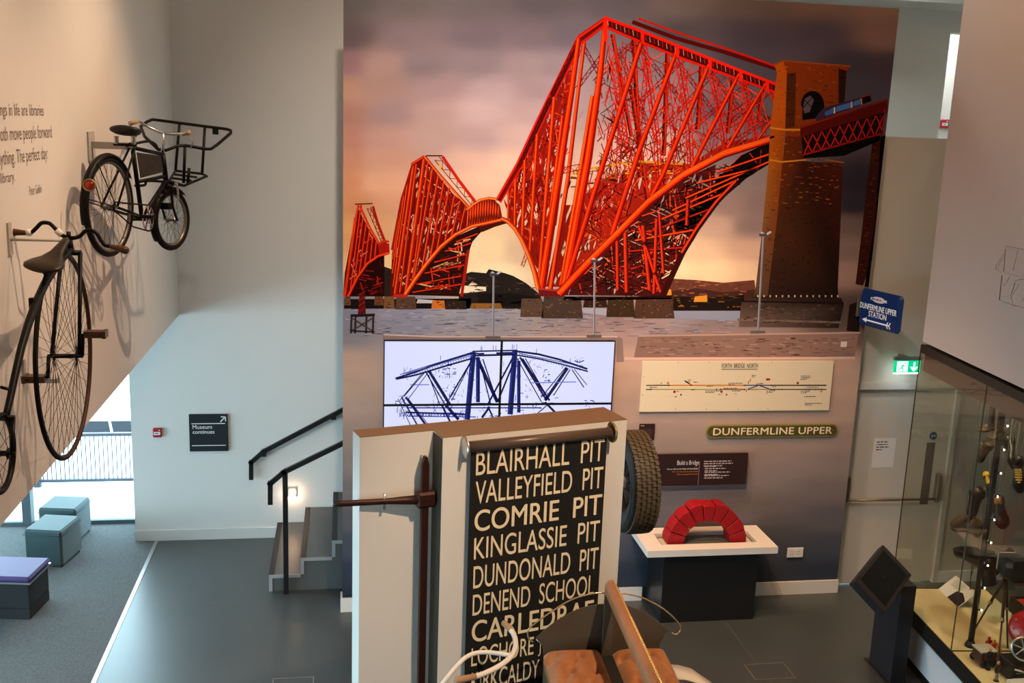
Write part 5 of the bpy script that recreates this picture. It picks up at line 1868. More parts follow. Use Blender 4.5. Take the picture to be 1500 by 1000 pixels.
def cushion(u0, u1, nm):
    mb = MB()
    nu, nv = 26, 60
    v0, v1 = -.02, -LEN
    grid = []
    for i in range(nu + 1):
        for j in range(nv + 1):
            a_, b_ = i / nu, j / nv
            u = u0 + (u1 - u0) * a_
            v = v0 + (v1 - v0) * b_
            e = min(a_, 1 - a_) * (u1 - u0)
            f = min(b_, 1 - b_) * LEN
            edge = (1 - math.exp(-min(e, f) / .03))
            z = ZS - .07 + .07 * edge
            # deep buttons on a diamond lattice with pleats between them
            d = 9
            pd = 9
            for bu in range(-1, 4):
                for bv in range(0, 8):
                    cu_ = u0 + (bu + (.5 if bv % 2 else 0) + .25) * .16
                    cv_ = v0 - .10 - bv * .17
                    if not (u0 + .02 < cu_ < u1 - .02):
                        continue
                    d = min(d, math.hypot(u - cu_, v - cv_))
                    for su in (-1, 1):
                        ex_, ey_ = su * .08, -.17
                        t_ = max(0, min(1, ((u - cu_) * ex_ + (v - cv_) * ey_) / (ex_ * ex_ + ey_ * ey_)))
                        pd = min(pd, math.hypot(u - cu_ - ex_ * t_, v - cv_ - ey_ * t_))
            z -= .060 * math.exp(-(d / .030) ** 2) + .028 * math.exp(-abs(pd) / .012) * edge
            z += .012 * math.sin(3.1 * a_) * edge
            grid.append(pc_(u, v, z))
    fs_ = []
    w_ = nv + 1
    for i in range(nu):
        for j in range(nv):
            fs_.append((i * w_ + j, i * w_ + j + 1, (i + 1) * w_ + j + 1, (i + 1) * w_ + j))
    mb.add(grid, [tuple(reversed(f)) for f in fs_] if False else fs_, True)
    # skirt
    rim_ = [i * w_ for i in range(nu + 1)] + [nu * w_ + j for j in range(1, nv + 1)] + [i * w_ + nv for i in range(nu - 1, -1, -1)] + [j for j in range(nv - 1, 0, -1)]
    low = [Vector((grid[k].x, grid[k].y, ZS - .12)) for k in rim_]
    n_ = len(rim_)
    mb.add([grid[k] for k in rim_] + low, [(i, (i + 1) % n_, n_ + (i + 1) % n_, n_ + i) for i in range(n_)] + [tuple(range(n_, 2 * n_))])
    return build(nm, mb, leather, car)
cushion(uL, -.035, 'seat_cushion')
cushion(.035, uR, 'seat_cushion')
# raised padded back rail with gold piping, carried on two dark posts between the seats
bt = (atP(885, 848, pc_(0, 0, 0), CN)).z
ztop_b = bt
rings = []
for v, sc_ in ((.03, .25), (.022, .6), (0.0, .85), (-.04, 1), (-.3, 1.0), (-.7, 1.0), (-LEN + .05, 1), (-LEN, .8), (-LEN - .02, .3)):
    ring = []
    for k in range(16):
        a_ = 2 * math.pi * k / 16
        ring.append(pc_(.040 * sc_ * math.cos(a_), v, ztop_b - .055 + .058 * sc_ * math.sin(a_)))
    rings.append(ring)
br = build('backrest', MB().loft(rings), leather, car)
build('piping', MB().tube([pc_(.014, .024, ztop_b - .025), pc_(.012, 0, ztop_b - .008), pc_(.012, -.05, ztop_b + .001), pc_(.012, -LEN, ztop_b + .001)], .0045, 8), piping, br)
mb = MB()
for k in range(26):
    mb.ball(pc_(.012, -.50 - k * .025, ztop_b + .002), .008, 8)
build('brass_studs', mb, piping, br)
for v in (.005, -LEN + .08):
    build('back_post', MB().obox(pc_(-.03, v - .02, ZS - .12), CT * .06, CN * .03, (0, 0, ztop_b - .06 - ZS + .12)), carm, car)
build('seat_gap_shade', MB().obox(pc_(-.034, -LEN + .02, ZS - .12), CT * .068, CN * (LEN - .05), (0, 0, .05)), caseb0, car)  # near-black strip paints the shade in the gap between the cushions
# fan-shaped side board with its thin rail
def fan(px, py, v=.035):
    return atP(px, py, pc_(0, v, 0), CN)
fp = [(795, 946), (785, 935), (797, 924), (815, 910), (835, 898), (855, 890), (878, 885.5), (900, 885), (921, 888), (940, 895), (958, 906), (972, 917), (980, 923), (970, 934), (966, 944), (966, 985), (799, 985)]
build('side_board', MB().prism([fan(*p_) for p_ in fp], CN * .012), carm, car)
rp = [(781, 940), (776, 937), (773, 930), (774, 922), (779, 916.5), (800, 901), (831, 881), (855, 872), (878, 868), (910, 868.5), (930, 872), (944, 876.5), (965, 887), (980, 898), (992, 910), (997, 919), (995, 926), (989, 929), (984, 927)]
build('arm_rail', MB().tube(smooth([fan(px, py, .042) for px, py in rp], 4), .0055, 8), mat('worn_brass_rail', (.62, .48, .28), .25, .8), car)
build('rail_stay', MB().tube([fan(980, 923, .042), fan(969, 936, .042)], .005, 6), steel, car)
build('rail_stay', MB().tube([fan(786, 936, .042), fan(797, 946, .042)], .005, 6), steel, car)
# body below the seats, axle, wheels
build('body', MB().prism([pc_(uL + .01, .03, 1.15), pc_(uR - .01, .03, 1.15), pc_(uR - .01, -LEN, 1.15), pc_(uL + .01, -LEN, 1.15)], (0, 0, ZS - .1205 - 1.15)), carm, car)
wood = mat('cart_wood', (.05, .02, .012), .45)
hubz = .62
build('axle', MB().tube([pc_(0, .22, hubz), pc_(0, -LEN - .2, hubz)], .03, 10), black, car)
for v in (.2, -LEN - .18):
    wh = build('wheel', MB().lathe([(.56, -.025), (.60, -.025), (.605, 0), (.60, .025), (.56, .025), (.56, -.025)], pc_(0, v, hubz), CN, 48).lathe([(0, .08), (.05, .08), (.09, .03), (.09, -.03), (.05, -.08), (0, -.08)], pc_(0, v, hubz), CN, 20), wood, car)
    mb = MB()
    for k in range(14):
        a_ = 2 * math.pi * k / 14
        mb.tube([pc_(.07 * math.cos(a_), v, hubz + .07 * math.sin(a_)), pc_(.57 * math.cos(a_), v, hubz + .57 * math.sin(a_))], [.018, .013], 6)
    build('spokes', mb, wood, wh)
for u in (-.25, .25):
    build('spring', MB().tube([pc_(u, -.1, 1.14), pc_(u * .6, -.1, .9), pc_(0, -.1, hubz)], .02, 6).tube([pc_(u, -LEN + .1, 1.14), pc_(u * .6, -LEN + .1, .9), pc_(0, -LEN + .1, hubz)], .02, 6), black, car)
# pale curved mudguard on the right
mz = 1.62
ga, gb, gc_ = atZ(993, 976, mz), atZ(1012, 981, mz), atZ(1040, 1001, mz - .03)
gd, ge = atZ(1062, 1030, mz - .12), atZ(1080, 1075, mz - .28)
wgt = mat('ivory_enamel', (.62, .56, .47), .35, var=.05)
mb = MB()
cl = [atZ(975, 975, mz), ga, gb, gc_, gd, ge]
rows_ = []
for i, c_ in enumerate(cl):
    rows_.append([c_ + CN * .0, c_ - CN * .17])
vs_ = []
for i in range(len(cl)):
    for k in (0, 1):
        vs_.append(rows_[i][k])
fs_ = [(2 * i, 2 * i + 2, 2 * i + 3, 2 * i + 1) for i in range(len(cl) - 1)]
mb.add(vs_, fs_, True)
og = build('mudguard', mb, wgt, car)
md = og.modifiers.new('thickness', 'SOLIDIFY')
md.thickness = .012
build('mudguard_stay', MB().tube([pc_(uR - .02, -.08, 1.5), cl[1] - CN * .08 - Vector((0, 0, .012))], .01, 6), black, car)

# ------------------------------------------------------------------ white handlebar machine left of the cart
zh = 2.0
ivory = mat('ivory_tube', (.70, .66, .62), .3, var=.04, coat=.3)
gripm = mat('tan_grip', (.35, .22, .13), .6)
hbp = [(738, 912, zh + .02), (746, 919.5, zh + .01), (754, 933, zh), (755, 947, zh), (749.5, 960, zh), (739, 970, zh), (721, 981, zh), (697, 990.5, zh), (668, 996.5, zh)]
pts = [atZ(a_, b_, c_) for a_, b_, c_ in hbp]
sp_ = [(749, 960, zh), (729, 956.5, zh), (708, 955, zh), (690, 958.5, zh), (674, 970, zh - .02), (650, 999, zh - .10), (632, 1024, zh - .2)]
sp = [atZ(a_, b_, c_) for a_, b_, c_ in sp_]
foot = Vector((sp[-1].x - .25, sp[-1].y - .35, .36))
hb = thing('tricycle', 'white curved handlebar with tan grips of a machine in front of the blind', 'tricycle', (foot.x, foot.y, 0))
build('handlebar', MB().tube(smooth(pts), .0155, 10), ivory, hb)
build('grip', MB().tube([pts[0] - (pts[1] - pts[0]) * .15, pts[0], pts[1], pts[1] + (pts[2] - pts[1]) * .3], [.013, .019, .0185, .017], 10), gripm, hb)
build('grip', MB().tube([pts[-1] + (pts[-1] - pts[-2]) * .1, pts[-1], pts[-2]], [.016, .021, .017], 10), gripm, hb)
build('steering_stem', MB().tube(smooth(sp) + [Vector((sp[-1].x - .06, sp[-1].y - .08, 1.45)), Vector((foot.x, foot.y, .75))], .013, 10), ivory, hb)
mb = MB()
for s_ in (-1, 1):
    mb.tube([Vector((foot.x, foot.y, .78)), foot + Vector((.07 * s_, 0, .36)), foot + Vector((.07 * s_, 0, 0))], .012, 8)
build('fork', mb, ivory, hb)
wh = build('front_wheel', MB().lathe([(.33, -.02), (.36, 0), (.33, .02), (.31, 0), (.33, -.02)], foot, (1, 0, 0), 40), tyre_m, hb)
mb = MB().tube([foot - Vector((.07, 0, 0)), foot + Vector((.07, 0, 0))], .02, 8)
for k in range(20):
    a_ = 2 * math.pi * k / 20
    mb.tube([foot + Vector((.03 if k % 2 else -.03, 0, 0)), foot + Vector((0, .32 * math.cos(a_), .32 * math.sin(a_)))], .002, 4)
build('spokes', mb, steel, wh)
# ------------------------------------------------------------------ lounge seats
teal = mat('teal_upholstery', (.05, .092, .10), .75, var=.12, scale=90, bump=.1, bscale=300, sheen=.3)
seam = mat('seat_seam', (.05, .09, .10), .8)
def ottoman(pfl, pfr, pbr, h, label):
    a, b, c = atZ(*pfl, 0), atZ(*pfr, 0), atZ(*pbr, 0)
    ax, ay = b - a, c - b
    ay = ay - ax * (ay.dot(ax) / ax.dot(ax))
    t = thing('ottoman', label, 'stool', a + ax / 2 + ay / 2, 'upholstered cube stools in the lounge')
    build('cover', MB().rbox(a + Vector((0, 0, .016)), ax, ay, (0, 0, h - .016), .022), teal, t)
    e = h - .022
    n1 = ax.normalized()
    n2 = ay.normalized()
    r_ = .003
    pts = [a - n1 * r_ - n2 * r_, a + ax + n1 * r_ - n2 * r_, a + ax + ay + n1 * r_ + n2 * r_, a + ay - n1 * r_ + n2 * r_]
    build('top_seam', MB().tube([p_ + Vector((0, 0, h * .86)) for p_ in pts], .004, 6, closed=True), seam, t)
    mb = MB()
    for i in (.08, .92):
        for j in (.08, .92):
            p_ = a + ax * i + ay * j
            mb.lathe([(.02, 0.0045), (.02, .02)], p_, Zv, 10)
    build('glide_feet', mb, black, t)
    return t
ottoman((37, 829), (92, 832), (114.5, 806), .43, 'teal cube stool nearer the grey bench, front one of the pair')
ottoman((58, 795), (113, 797), (127, 776), .43, 'teal cube stool half hidden behind another, nearest the window')
# bench with purple padded top
h = .46
q1_, q2_ = atZ(44, 908, 0), atZ(62, 889, 0)
dx = Vector((-1, 0, 0))
dy = (q2_ - q1_)
dy.z = 0
ang = math.atan2(dy.y, dy.x)
ax_ = Vector((math.cos(ang - math.pi / 2), math.sin(ang - math.pi / 2), 0))
ay_ = Vector((math.cos(ang), math.sin(ang), 0))
Lb, Wb = 1.6, max(.45, dy.length)
bn = thing('bench', 'dark bench with a purple padded top at the left edge of the lounge', 'bench', q1_ - ax_ * .8)
dkb = mat('bench_dark', (.02, .02, .021), .5)
build('plinth', MB().obox(q1_ - ax_ * (Lb - .0), ax_ * Lb, ay_ * Wb, (0, 0, .12)), dkb, bn)
build('body', MB().obox(q1_ - ax_ * (Lb - .0) + Vector((0, 0, .125)), ax_ * Lb, ay_ * Wb, (0, 0, h - .125 - .075)), dkb, bn)
build('cushion_edge', MB().obox(q1_ - ax_ * (Lb) - ay_ * .02 + Vector((0, 0, h - .0745)), ax_ * (Lb + .03), ay_ * (Wb + .04), (0, 0, .018)), steel, bn)
build('seat_pad', MB().rbox(q1_ - ax_ * (Lb) - ay_ * .02 + Vector((0, 0, h - .056)), ax_ * (Lb + .03), ay_ * (Wb + .04), (0, 0, .056), .02), mat('purple_upholstery', (.10, .06, .19), .5, var=.08, scale=50), bn)

# ------------------------------------------------------------------ touch-screen kiosk
kb = atZ(1273, 968, 0)
kq = atZ(1304, 1002, 0)
kd = (kq - kb)
kd.z = 0
kd.normalize()
kn = Vector((-kd.y, kd.x, 0))
if kn.x < 0:
    kn = -kn
grey_k = mat('kiosk_grey', (.016, .015, .018), .5, var=.1)
zk = .98
W_k = (kq - kb).length
ki = thing('kiosk', 'dark grey touch-screen kiosk with a tilted diamond-set screen by the glass case', 'kiosk', kb + kd * W_k / 2)
build('post', MB().obox(kb, kd * W_k, kn * .14, (0, 0, zk)), grey_k, ki)
build('base_plate', MB().obox(kb - kd * .05 - kn * .03, kd * (W_k + .10), kn * .20, (0, 0, .008)), grey_k, ki)
# head: plane facing the visitor
hc = kb + kd * W_k * .45 + Vector((0, 0, zk + .14))
tgt = [(1294, 797), (1257, 851), (1296, 893), (1337, 843)]
best = None
base_c = atP(1296, 846, hc, Vector((0, -1, 0)))
for az in range(-80, 81, 4):
    for el in range(5, 76, 5):
        n_ = Vector((math.sin(math.radians(az)) * math.cos(math.radians(el)), -math.cos(math.radians(az)) * math.cos(math.radians(el)), math.sin(math.radians(el))))
        if n_.dot(EYE - hc) < .2:
            continue
        pts = [atP(px, py, hc, n_) for px, py in tgt]
        e_ = [pts[(i + 1) % 4] - pts[i] for i in range(4)]
        err = 0
        for i in range(4):
            err += abs(e_[i].normalized().dot(e_[(i + 1) % 4].normalized()))
        err += abs(e_[0].length - e_[2].length) + abs(e_[1].length - e_[3].length)
        # a display is level: one pair of edges horizontal
        err += min(abs(e_[0].normalized().z), abs(e_[1].normalized().z)) * 1.5
        if best is None or err < best[0]:
            best = (err, az, el, pts, n_)
print('kiosk', best[0], best[1], best[2], [tuple(round(c, 2) for c in z) for z in best[3]])
kp = best[3]
kN = best[4]
ex1 = ((kp[1] - kp[0]) + (kp[2] - kp[3])) * .52
ey1 = ((kp[3] - kp[0]) + (kp[2] - kp[1])) * .53
O = kp[0]
th = .075
build('head', MB().rbox(O - kN * th, ex1, ey1, kN * th, .008), grey_k, ki)
build('screen', MB().obox(O + ex1 * .1 + ey1 * .1 + kN * .0005, ex1 * .8, ey1 * .8, kN * .003), mat('screen_black', (.003, .003, .004), .35), ki)
cen = O + ex1 * .5 + ey1 * .5 - kN * th
tp = kb + kd * W_k * .5 + kn * .07
build('neck', MB().tube([Vector((tp.x, tp.y, zk - .05)), Vector((tp.x, tp.y, zk + .02)), cen + kN * .02], [.05, .05, .06], 10), grey_k, ki)

# ------------------------------------------------------------------ glass display case
ZCB = .60
OB = Vector((5.36, 8.74, 0))
WC, LC = .965, 4.6
def pk(e, d, z):
    """case coordinates: e into the case, d towards the camera along its front"""
    return Vector((OB.x, OB.y, 0)) + EC * e - DC * d + Vector((0, 0, z))
caseb = mat('case_black', (.012, .011, .010), .4)
case = thing('display_case', 'long glass display case on a plinth holding shoes and old machines', 'display case', pk(WC / 2, LC / 2, 0))
build('deck', MB().obox(pk(.012, .012, ZCB - .02), EC * (WC - .024), -DC * (LC - .024), (0, 0, .02)), mat('straw_deck_cloth', (.62, .56, .34), .8, var=.06, scale=40, bump=.05, bscale=200), case)
build('black_frame', MB().obox(pk(0, 0, ZCB - .15), EC * .0115, -DC * LC, (0, 0, .15)).obox(pk(.0116, 0, ZCB - .15), EC * (WC - .0116), -DC * .0115, (0, 0, .15)), caseb, case)
build('light_trim', MB().obox(pk(.008, .02, ZCB - .165), EC * .012, -DC * (LC - .02), (0, 0, .0148)), mat('warm_trim', (.4, .3, .22), .5), case)
pln = mat('plinth_white', (.55, .60, .64), .35, var=.02)
build('plinth', MB().obox(pk(.03, .03, .10), EC * (WC - .06), -DC * (LC - .06), (0, 0, ZCB - .2655)), pln, case)
build('kick', MB().obox(pk(.05, .05, 0), EC * (WC - .1), -DC * (LC - .1), (0, 0, .0995)), caseb, case)
ZT_ = 3.00
dp = mat('case_head_brown', (.10, .055, .05), .6)
build('head_frame', MB().obox(pk(0, 0, ZT_), EC * .03, -DC * LC, (0, 0, .075)).obox(pk(.0305, 0, ZT_), EC * (WC - .0305), -DC * .03, (0, 0, .075)).obox(pk(.0305, .0305, ZT_ + .03), EC * (WC - .031), -DC * (LC - .031), (0, 0, .045)), caseb, case)
build('head_panel', MB().obox(pk(.035, .035, ZT_ - .17), EC * .05, -DC * (LC - .05), (0, 0, .1695)), dp, case)
gm = glass_mat('case_glass', (.95, .95, .91))
qj = atP(1393, 946, pk(0, 0, 0), EC)
dj = (qj - pk(0, 0, 0)).dot(-DC)
build('front_pane', MB().obox(pk(.002, .012, ZCB), EC * .008, -DC * (dj - .016), (0, 0, ZT_ - ZCB)), gm, case)
build('front_pane', MB().obox(pk(.002, dj + .003, ZCB), EC * .008, -DC * (LC - dj - .02), (0, 0, ZT_ - ZCB)), gm, case)
build('end_pane', MB().obox(pk(.012, .002, ZCB), EC * (WC - .03), -DC * .008, (0, 0, ZT_ - ZCB)), gm, case)
ge = mat('glass_edge', (.10, .11, .09), .2)
build('corner_edge', MB().obox(pk(.0, .0, ZCB), EC * .008, -DC * .008, (0, 0, ZT_ - ZCB)), mat('dark_glass_edge', (.02, .022, .02), .3), case)
build('pane_joint', MB().obox(pk(.001, dj - .003, ZCB), EC * .010, -DC * .0018, (0, 0, ZT_ - ZCB)).obox(pk(.001, dj + .0005, ZCB), EC * .010, -DC * .0018, (0, 0, ZT_ - ZCB)), ge, case)
build('base_divider', MB().obox(pk(.012, dj, ZCB + .0003), EC * (WC - .04), -DC * .012, (0, 0, .006)), caseb, case)
build('back_panel', MB().obox(pk(WC - .012, 1.45, ZCB), EC * .01, -DC * (LC - 1.47), (0, 0, ZT_ - ZCB)), mat('case_back', (.42, .37, .30), .7), case)
build('back_pane', MB().obox(pk(WC - .012, .012, ZCB), EC * .008, -DC * 1.43, (0, 0, ZT_ - ZCB)), gm, case)
build('back_post', MB().obox(pk(WC - .02, 1.442, ZCB), EC * .018, -DC * .007, (0, 0, ZT_ - ZCB)), caseb, case)

# pole with small spotlights
ee = .30
qp = atZ(1421, 946, ZCB)
pe_, pd_ = (qp - pk(0, 0, 0)).dot(EC), (qp - pk(0, 0, 0)).dot(-DC)
print('pole e,d', pe_, pd_)
po = thing('lighting_pole', 'black floor-to-top pole with tiny lights inside the glass case', 'pole', pk(pe_, pd_, ZCB))
build('pole', MB().tube([pk(pe_, pd_, ZCB + .008), pk(pe_, pd_, ZT_ + .029)], .026, 14), black, po)
build('foot', MB().lathe([(0, .05), (.032, .05), (.045, .02), (.05, 0), (0, 0)], pk(pe_, pd_, ZCB + .0005), Zv, 20), black, po)
led = mat('case_led', (1, .85, .6), .4, emit=25, var=0)
nl = 0
zz = .95
while zz < 2.85:
    c_ = pk(pe_, pd_, zz)
    build('lamp_head', MB().tube([c_, c_ + EC * .045 - DC * .01], .008, 8), black, po)
    build('lamp', MB().ball(c_ + EC * .05 - DC * .011, .008, 8), led, po)
    zz += .21
    nl += 1
for i, (e_, d_) in enumerate(((.5, .35), (.5, 1.1), (.5, 1.9), (.45, 2.8))):
    s_ = spot('case_downlight', pk(e_, d_, ZT_ - .05), pk(e_ + .05, d_, ZCB), 40, (1, .84, .55), 95, .7, .02)

# hanging wires
wire = mat('hanging_wire', (.30, .25, .17), .4, .6)
def pcase(px, py, e=.42):
    return atP(px, py, pk(e, 0, 0), EC)
def hang(name_pts, label):
    pass

# shoes -----------------------------------------------------------------
sole_m = mat('dark_sole', (.02, .014, .01), .6)
def leather_m(nm, c):
    return mat(nm, c, .4, var=.35, scale=25, bump=.1, bscale=70)
BRN = leather_m('dark_brown_leather', (.020, .010, .005))
TAN = leather_m('tan_leather', (.11, .045, .017))
BLK = leather_m('black_leather', (.007, .006, .005))
OLV = leather_m('worn_olive_leather', (.055, .036, .014))
PAL = leather_m('pale_suede', (.12, .08, .045))
YEL = mat('yellow_lacing', (.55, .34, .03), .5)
LIN = mat('tan_lining', (.22, .10, .03), .7)


def shoe(label, heel, toe, up, m, L=None, boot=0.0, toecap=None, laces=None, e=.42, heel_h=.02, lining=None, wscale=1.0, wirepx=None, e2=None):
    """heel, toe: picture points on the plane e inside the case; up: direction the opening points to"""
    A, B = pcase(heel[0], heel[1], e), pcase(toe[0], toe[1], e2 if e2 is not None else e)
    xa = (B - A)
    Ls = xa.length
    xa.normalize()
    za = (Vector(up) - xa * Vector(up).dot(xa)).normalized()
    ya = za.cross(xa)
    R_ = Matrix((xa, ya, za)).transposed()
    t = thing('shoe', label, 'shoe', A, 'shoes hung in the glass case', rot=R_)
    k = Ls / .28
    def W(x, y, z):
        return A + xa * (x * Ls) + ya * (y * Ls * wscale) + za * (z * Ls)
    prof = [(0, .10, .20), (.05, .125, .26), (.15, .13, .27), (.28, .118, .25), (.40, .115, .235), (.52, .13, .20), (.64, .155, .165), (.76, .162, .14), (.86, .145, .125), (.94, .105, .105), (.99, .045, .07)]
    rings = []
    for x, hw, hh in prof:
        ring = []
        for kk in range(14):
            a_ = 2 * math.pi * kk / 14
            cy, cz = math.cos(a_), math.sin(a_)
            z_ = hh * .5 + hh * .5 * (abs(cz) ** .8) * (1 if cz > 0 else -1)
            y_ = hw * (abs(cy) ** .7) * (1 if cy > 0 else -1) * (1 - .18 * max(0, cz))
            ring.append(W(x, y_, z_ + .045))
        rings.append(ring)
    build('upper', MB().loft(rings), m, t)
    out = []
    for x, hw, hh in prof:
        out.append((x, hw * 1.06))
    pl_ = [W(x - (.012 if i == 0 else 0) + (.012 if i == len(out) - 1 else 0), w_, .04) for i, (x, w_) in enumerate(out)] + [W(x - (.012 if i == 0 else 0) + (.012 if i == len(out) - 1 else 0), -w_, .04) for i, (x, w_) in reversed(list(enumerate(out)))]
    sb = MB().prism(pl_, za * Ls * .028)
    hp = [W(x, s_ * w_, 0.0) for s_, seq in ((1, [(0, .09), (.06, .125), (.24, .12)]), (-1, [(.24, .12), (.06, .125), (0, .09)])) for x, w_ in seq]
    sb.prism(hp, za * Ls * .0405)
    build('sole', sb, sole_m, t)
    if boot:
        rs = []
        for i, zz_ in enumerate((.2, .3, .3 + boot * .5, .3 + boot)):
            wx_ = .16 - .01 * i
            rs.append([W(.17 + wx_ * math.cos(2 * math.pi * q_ / 14) * (1.0 if i else .95), .108 * math.sin(2 * math.pi * q_ / 14), zz_ + (.02 * math.cos(2 * math.pi * q_ / 14) if i == 3 else 0)) for q_ in range(14)])
        build('boot_shaft', MB().loft(rs, cap=False), m, t)
        zo, ro_, rw = .3 + boot - .03, .135, .10
    else:
        zo, ro_, rw = .29, .145, .085
    lm = lining or sole_m
    build('opening', MB().loft([[W(.20 + ro_ * math.cos(2 * math.pi * q_ / 14), rw * math.sin(2 * math.pi * q_ / 14), zo + .03 - .10 * math.cos(2 * math.pi * q_ / 14) * (0 if boot else .5)) for q_ in range(14)], [W(.20 + ro_ * 1.08 * math.cos(2 * math.pi * q_ / 14), rw * 1.1 * math.sin(2 * math.pi * q_ / 14), zo - .0 - .10 * math.cos(2 * math.pi * q_ / 14) * (0 if boot else .5)) for q_ in range(14)]]), lm, t)
    if toecap:
        rg = []
        for x, hw, hh in [p_ for p_ in prof if p_[0] >= .76]:
            rg.append([W(x + .006, hw * 1.05 * (abs(math.cos(2 * math.pi * q_ / 14)) ** .7) * (1 if math.cos(2 * math.pi * q_ / 14) > 0 else -1), hh * .5 + hh * .54 * math.sin(2 * math.pi * q_ / 14) + .047) for q_ in range(14)])
        build('toecap', MB().loft(rg), toecap, t)
    if laces:
        for i in range(6):
            x = .37 + i * .065
            zt2 = .29 - i * .022
            build('lace', MB().tube([W(x, -.075, zt2 - .035), W(x + .01, 0, zt2 + .0), W(x, .075, zt2 - .035)], .008 * k * 1.3, 6), laces, t)
    # suspension wire to the case head
    q_ = W(.45, 0, .2)
    wb = MB().tube([q_, Vector((q_.x, q_.y, ZT_ + .029))], .0022, 6)
    tag(build('hanging_wire', wb, wire), 'thin wire on which a shoe hangs from the top of the glass case', 'wire', 'hanging wires in the glass case')
    return t


CAPB = mat('polished_toecap', (.22, .15, .07), .2, .3)
cam_d = Vector((-.62, -.62, .45))
shoe('dark brown boot with a polished toecap, highest shoe left of the black pole', (1454, 629), (1435, 634), (.05, .1, 1), BRN, boot=.55, toecap=CAPB, e=.46, e2=.26)
shoe('boot with a pale suede toe, half behind the pole near the case top', (1465, 640), (1451, 645), (.1, .1, 1), BRN, boot=.55, toecap=PAL, e=.60, e2=.40)
shoe('olive slipper with a curled toe, left of the pole below the suede-toed boot', (1456, 649), (1436, 675), (-.6, -.3, .5), OLV, e=.40, lining=PAL)
shoe('brown football boot with yellow toe and laces, left of the pole at mid height', (1452, 722), (1444, 691), cam_d, BRN, toecap=YEL, laces=YEL, e=.36)
shoe('plain black shoe pointing down, right of the pole near the case top', (1468, 643), (1481, 688), (.4, -.5, .5), BLK, e=.55)
shoe('long black football boot with yellow laces, farthest right of the hanging shoes', (1492, 668), (1494, 722), cam_d, BLK, laces=YEL, e=.45)
shoe('tan leather shoe tucked behind the pole above the brown slipper', (1449, 722), (1453, 752), (-.5, -.6, .3), TAN, e=.60, lining=LIN)
shoe('dark brown lace-up shoe pointing down to the left of the pole', (1443, 716), (1424, 757), (-.55, -.2, .5), BRN, e=.52)
shoe('black loafer with tan lining hanging toe down, right of the pole', (1462, 727), (1470, 775), cam_d, BLK, e=.40, lining=LIN, wscale=1.25)
shoe('worn brown slipper lying crosswise, left of the pole', (1441, 780), (1401, 767), (-.5, -.6, .62), OLV, e=.38, lining=BRN, wscale=1.15)
bt_ = shoe('muddy brown boot with dangling laces, lowest shoe left of the pole', (1449, 810), (1402, 797), (.15, -.1, -.9), BRN, boot=.22, toecap=OLV, e=.40)
shoe('brown boot standing on its toe beside the camera, right of the pole', (1468, 814), (1449, 843), (.7, .2, .5), BRN, boot=.25, toecap=OLV, e=.56)

# long laces of the muddy boot, as its part
lm_ = MB()
for a_, b_ in (((1424, 826), (1422, 847)), ((1428, 826), (1421, 864))):
    lm_.tube([pcase(a_[0], a_[1] - 10, .395), pcase(a_[0], a_[1], .39), pcase(b_[0] + 1, (a_[1] + b_[1]) / 2, .40), pcase(b_[0], b_[1], .40)], .004, 6)
build('dangling_lace', lm_, sole_m, bt_)

# caption card on the deck
q = [(1395, 848), (1421, 866), (1403, 891), (1374, 862)]
zc0 = ZCB + .002
c0 = atZ(1403, 890, zc0)
c1 = atZ(1374, 863, zc0)
dd = (c1 - c0)
wcard = dd.length
dd.normalize()
bk = Vector((-dd.y, dd.x, 0))
if bk.dot(EC) < 0:
    bk = -bk
upc = (bk * .75 + Vector((0, 0, .66))).normalized()
hcard = .17
nrm_c = dd.cross(upc)
crd = thing('caption_card', 'tilted paper caption card with a photograph on the deck of the case', 'card', c0 + dd * wcard / 2)
O = c0 + Vector((0, 0, .003))
build('card', MB().obox(O, dd * wcard, upc * .22, nrm_c.normalized() * .006), mat('card_white', (.68, .68, .64), .6, var=.03), crd)
fn = Vector((0, 0, 1)) if nrm_c.z > 0 else Vector((0, 0, -1))
nf = nrm_c.normalized() if nrm_c.z > 0 else -nrm_c.normalized()
off = nf * (.007 if nrm_c.z > 0 else .001)
def cc_(u, v):
    return O + dd * (wcard * u) + upc * (.22 * v) + off
build('photo', MB().quad([cc_(.02, .02), cc_(.55, .02), cc_(.5, .5), cc_(.3, .62), cc_(.12, .5), cc_(.02, .4)]), mat('photo_dark', (.03, .02, .03), .5), crd)
mb = MB()
r2 = random.Random(3)
for i in range(9):
    y = .9 - i * .045
    mb.quad([cc_(.42, y), cc_(.42 + r2.uniform(.35, .5), y), cc_(.42 + .45, y + .02), cc_(.42, y + .02)])
build('lettering', mb, mat('card_grey_ink', (.35, .35, .32), .7), crd)
build('strut', MB().obox(O + dd * wcard * .4 + upc * .15 - nf * .003, dd * wcard * .2, (bk * .8 + Vector((0, 0, -1))).normalized() * .11, nf * .0028), mat('card_white', (.68, .68, .64)), crd)

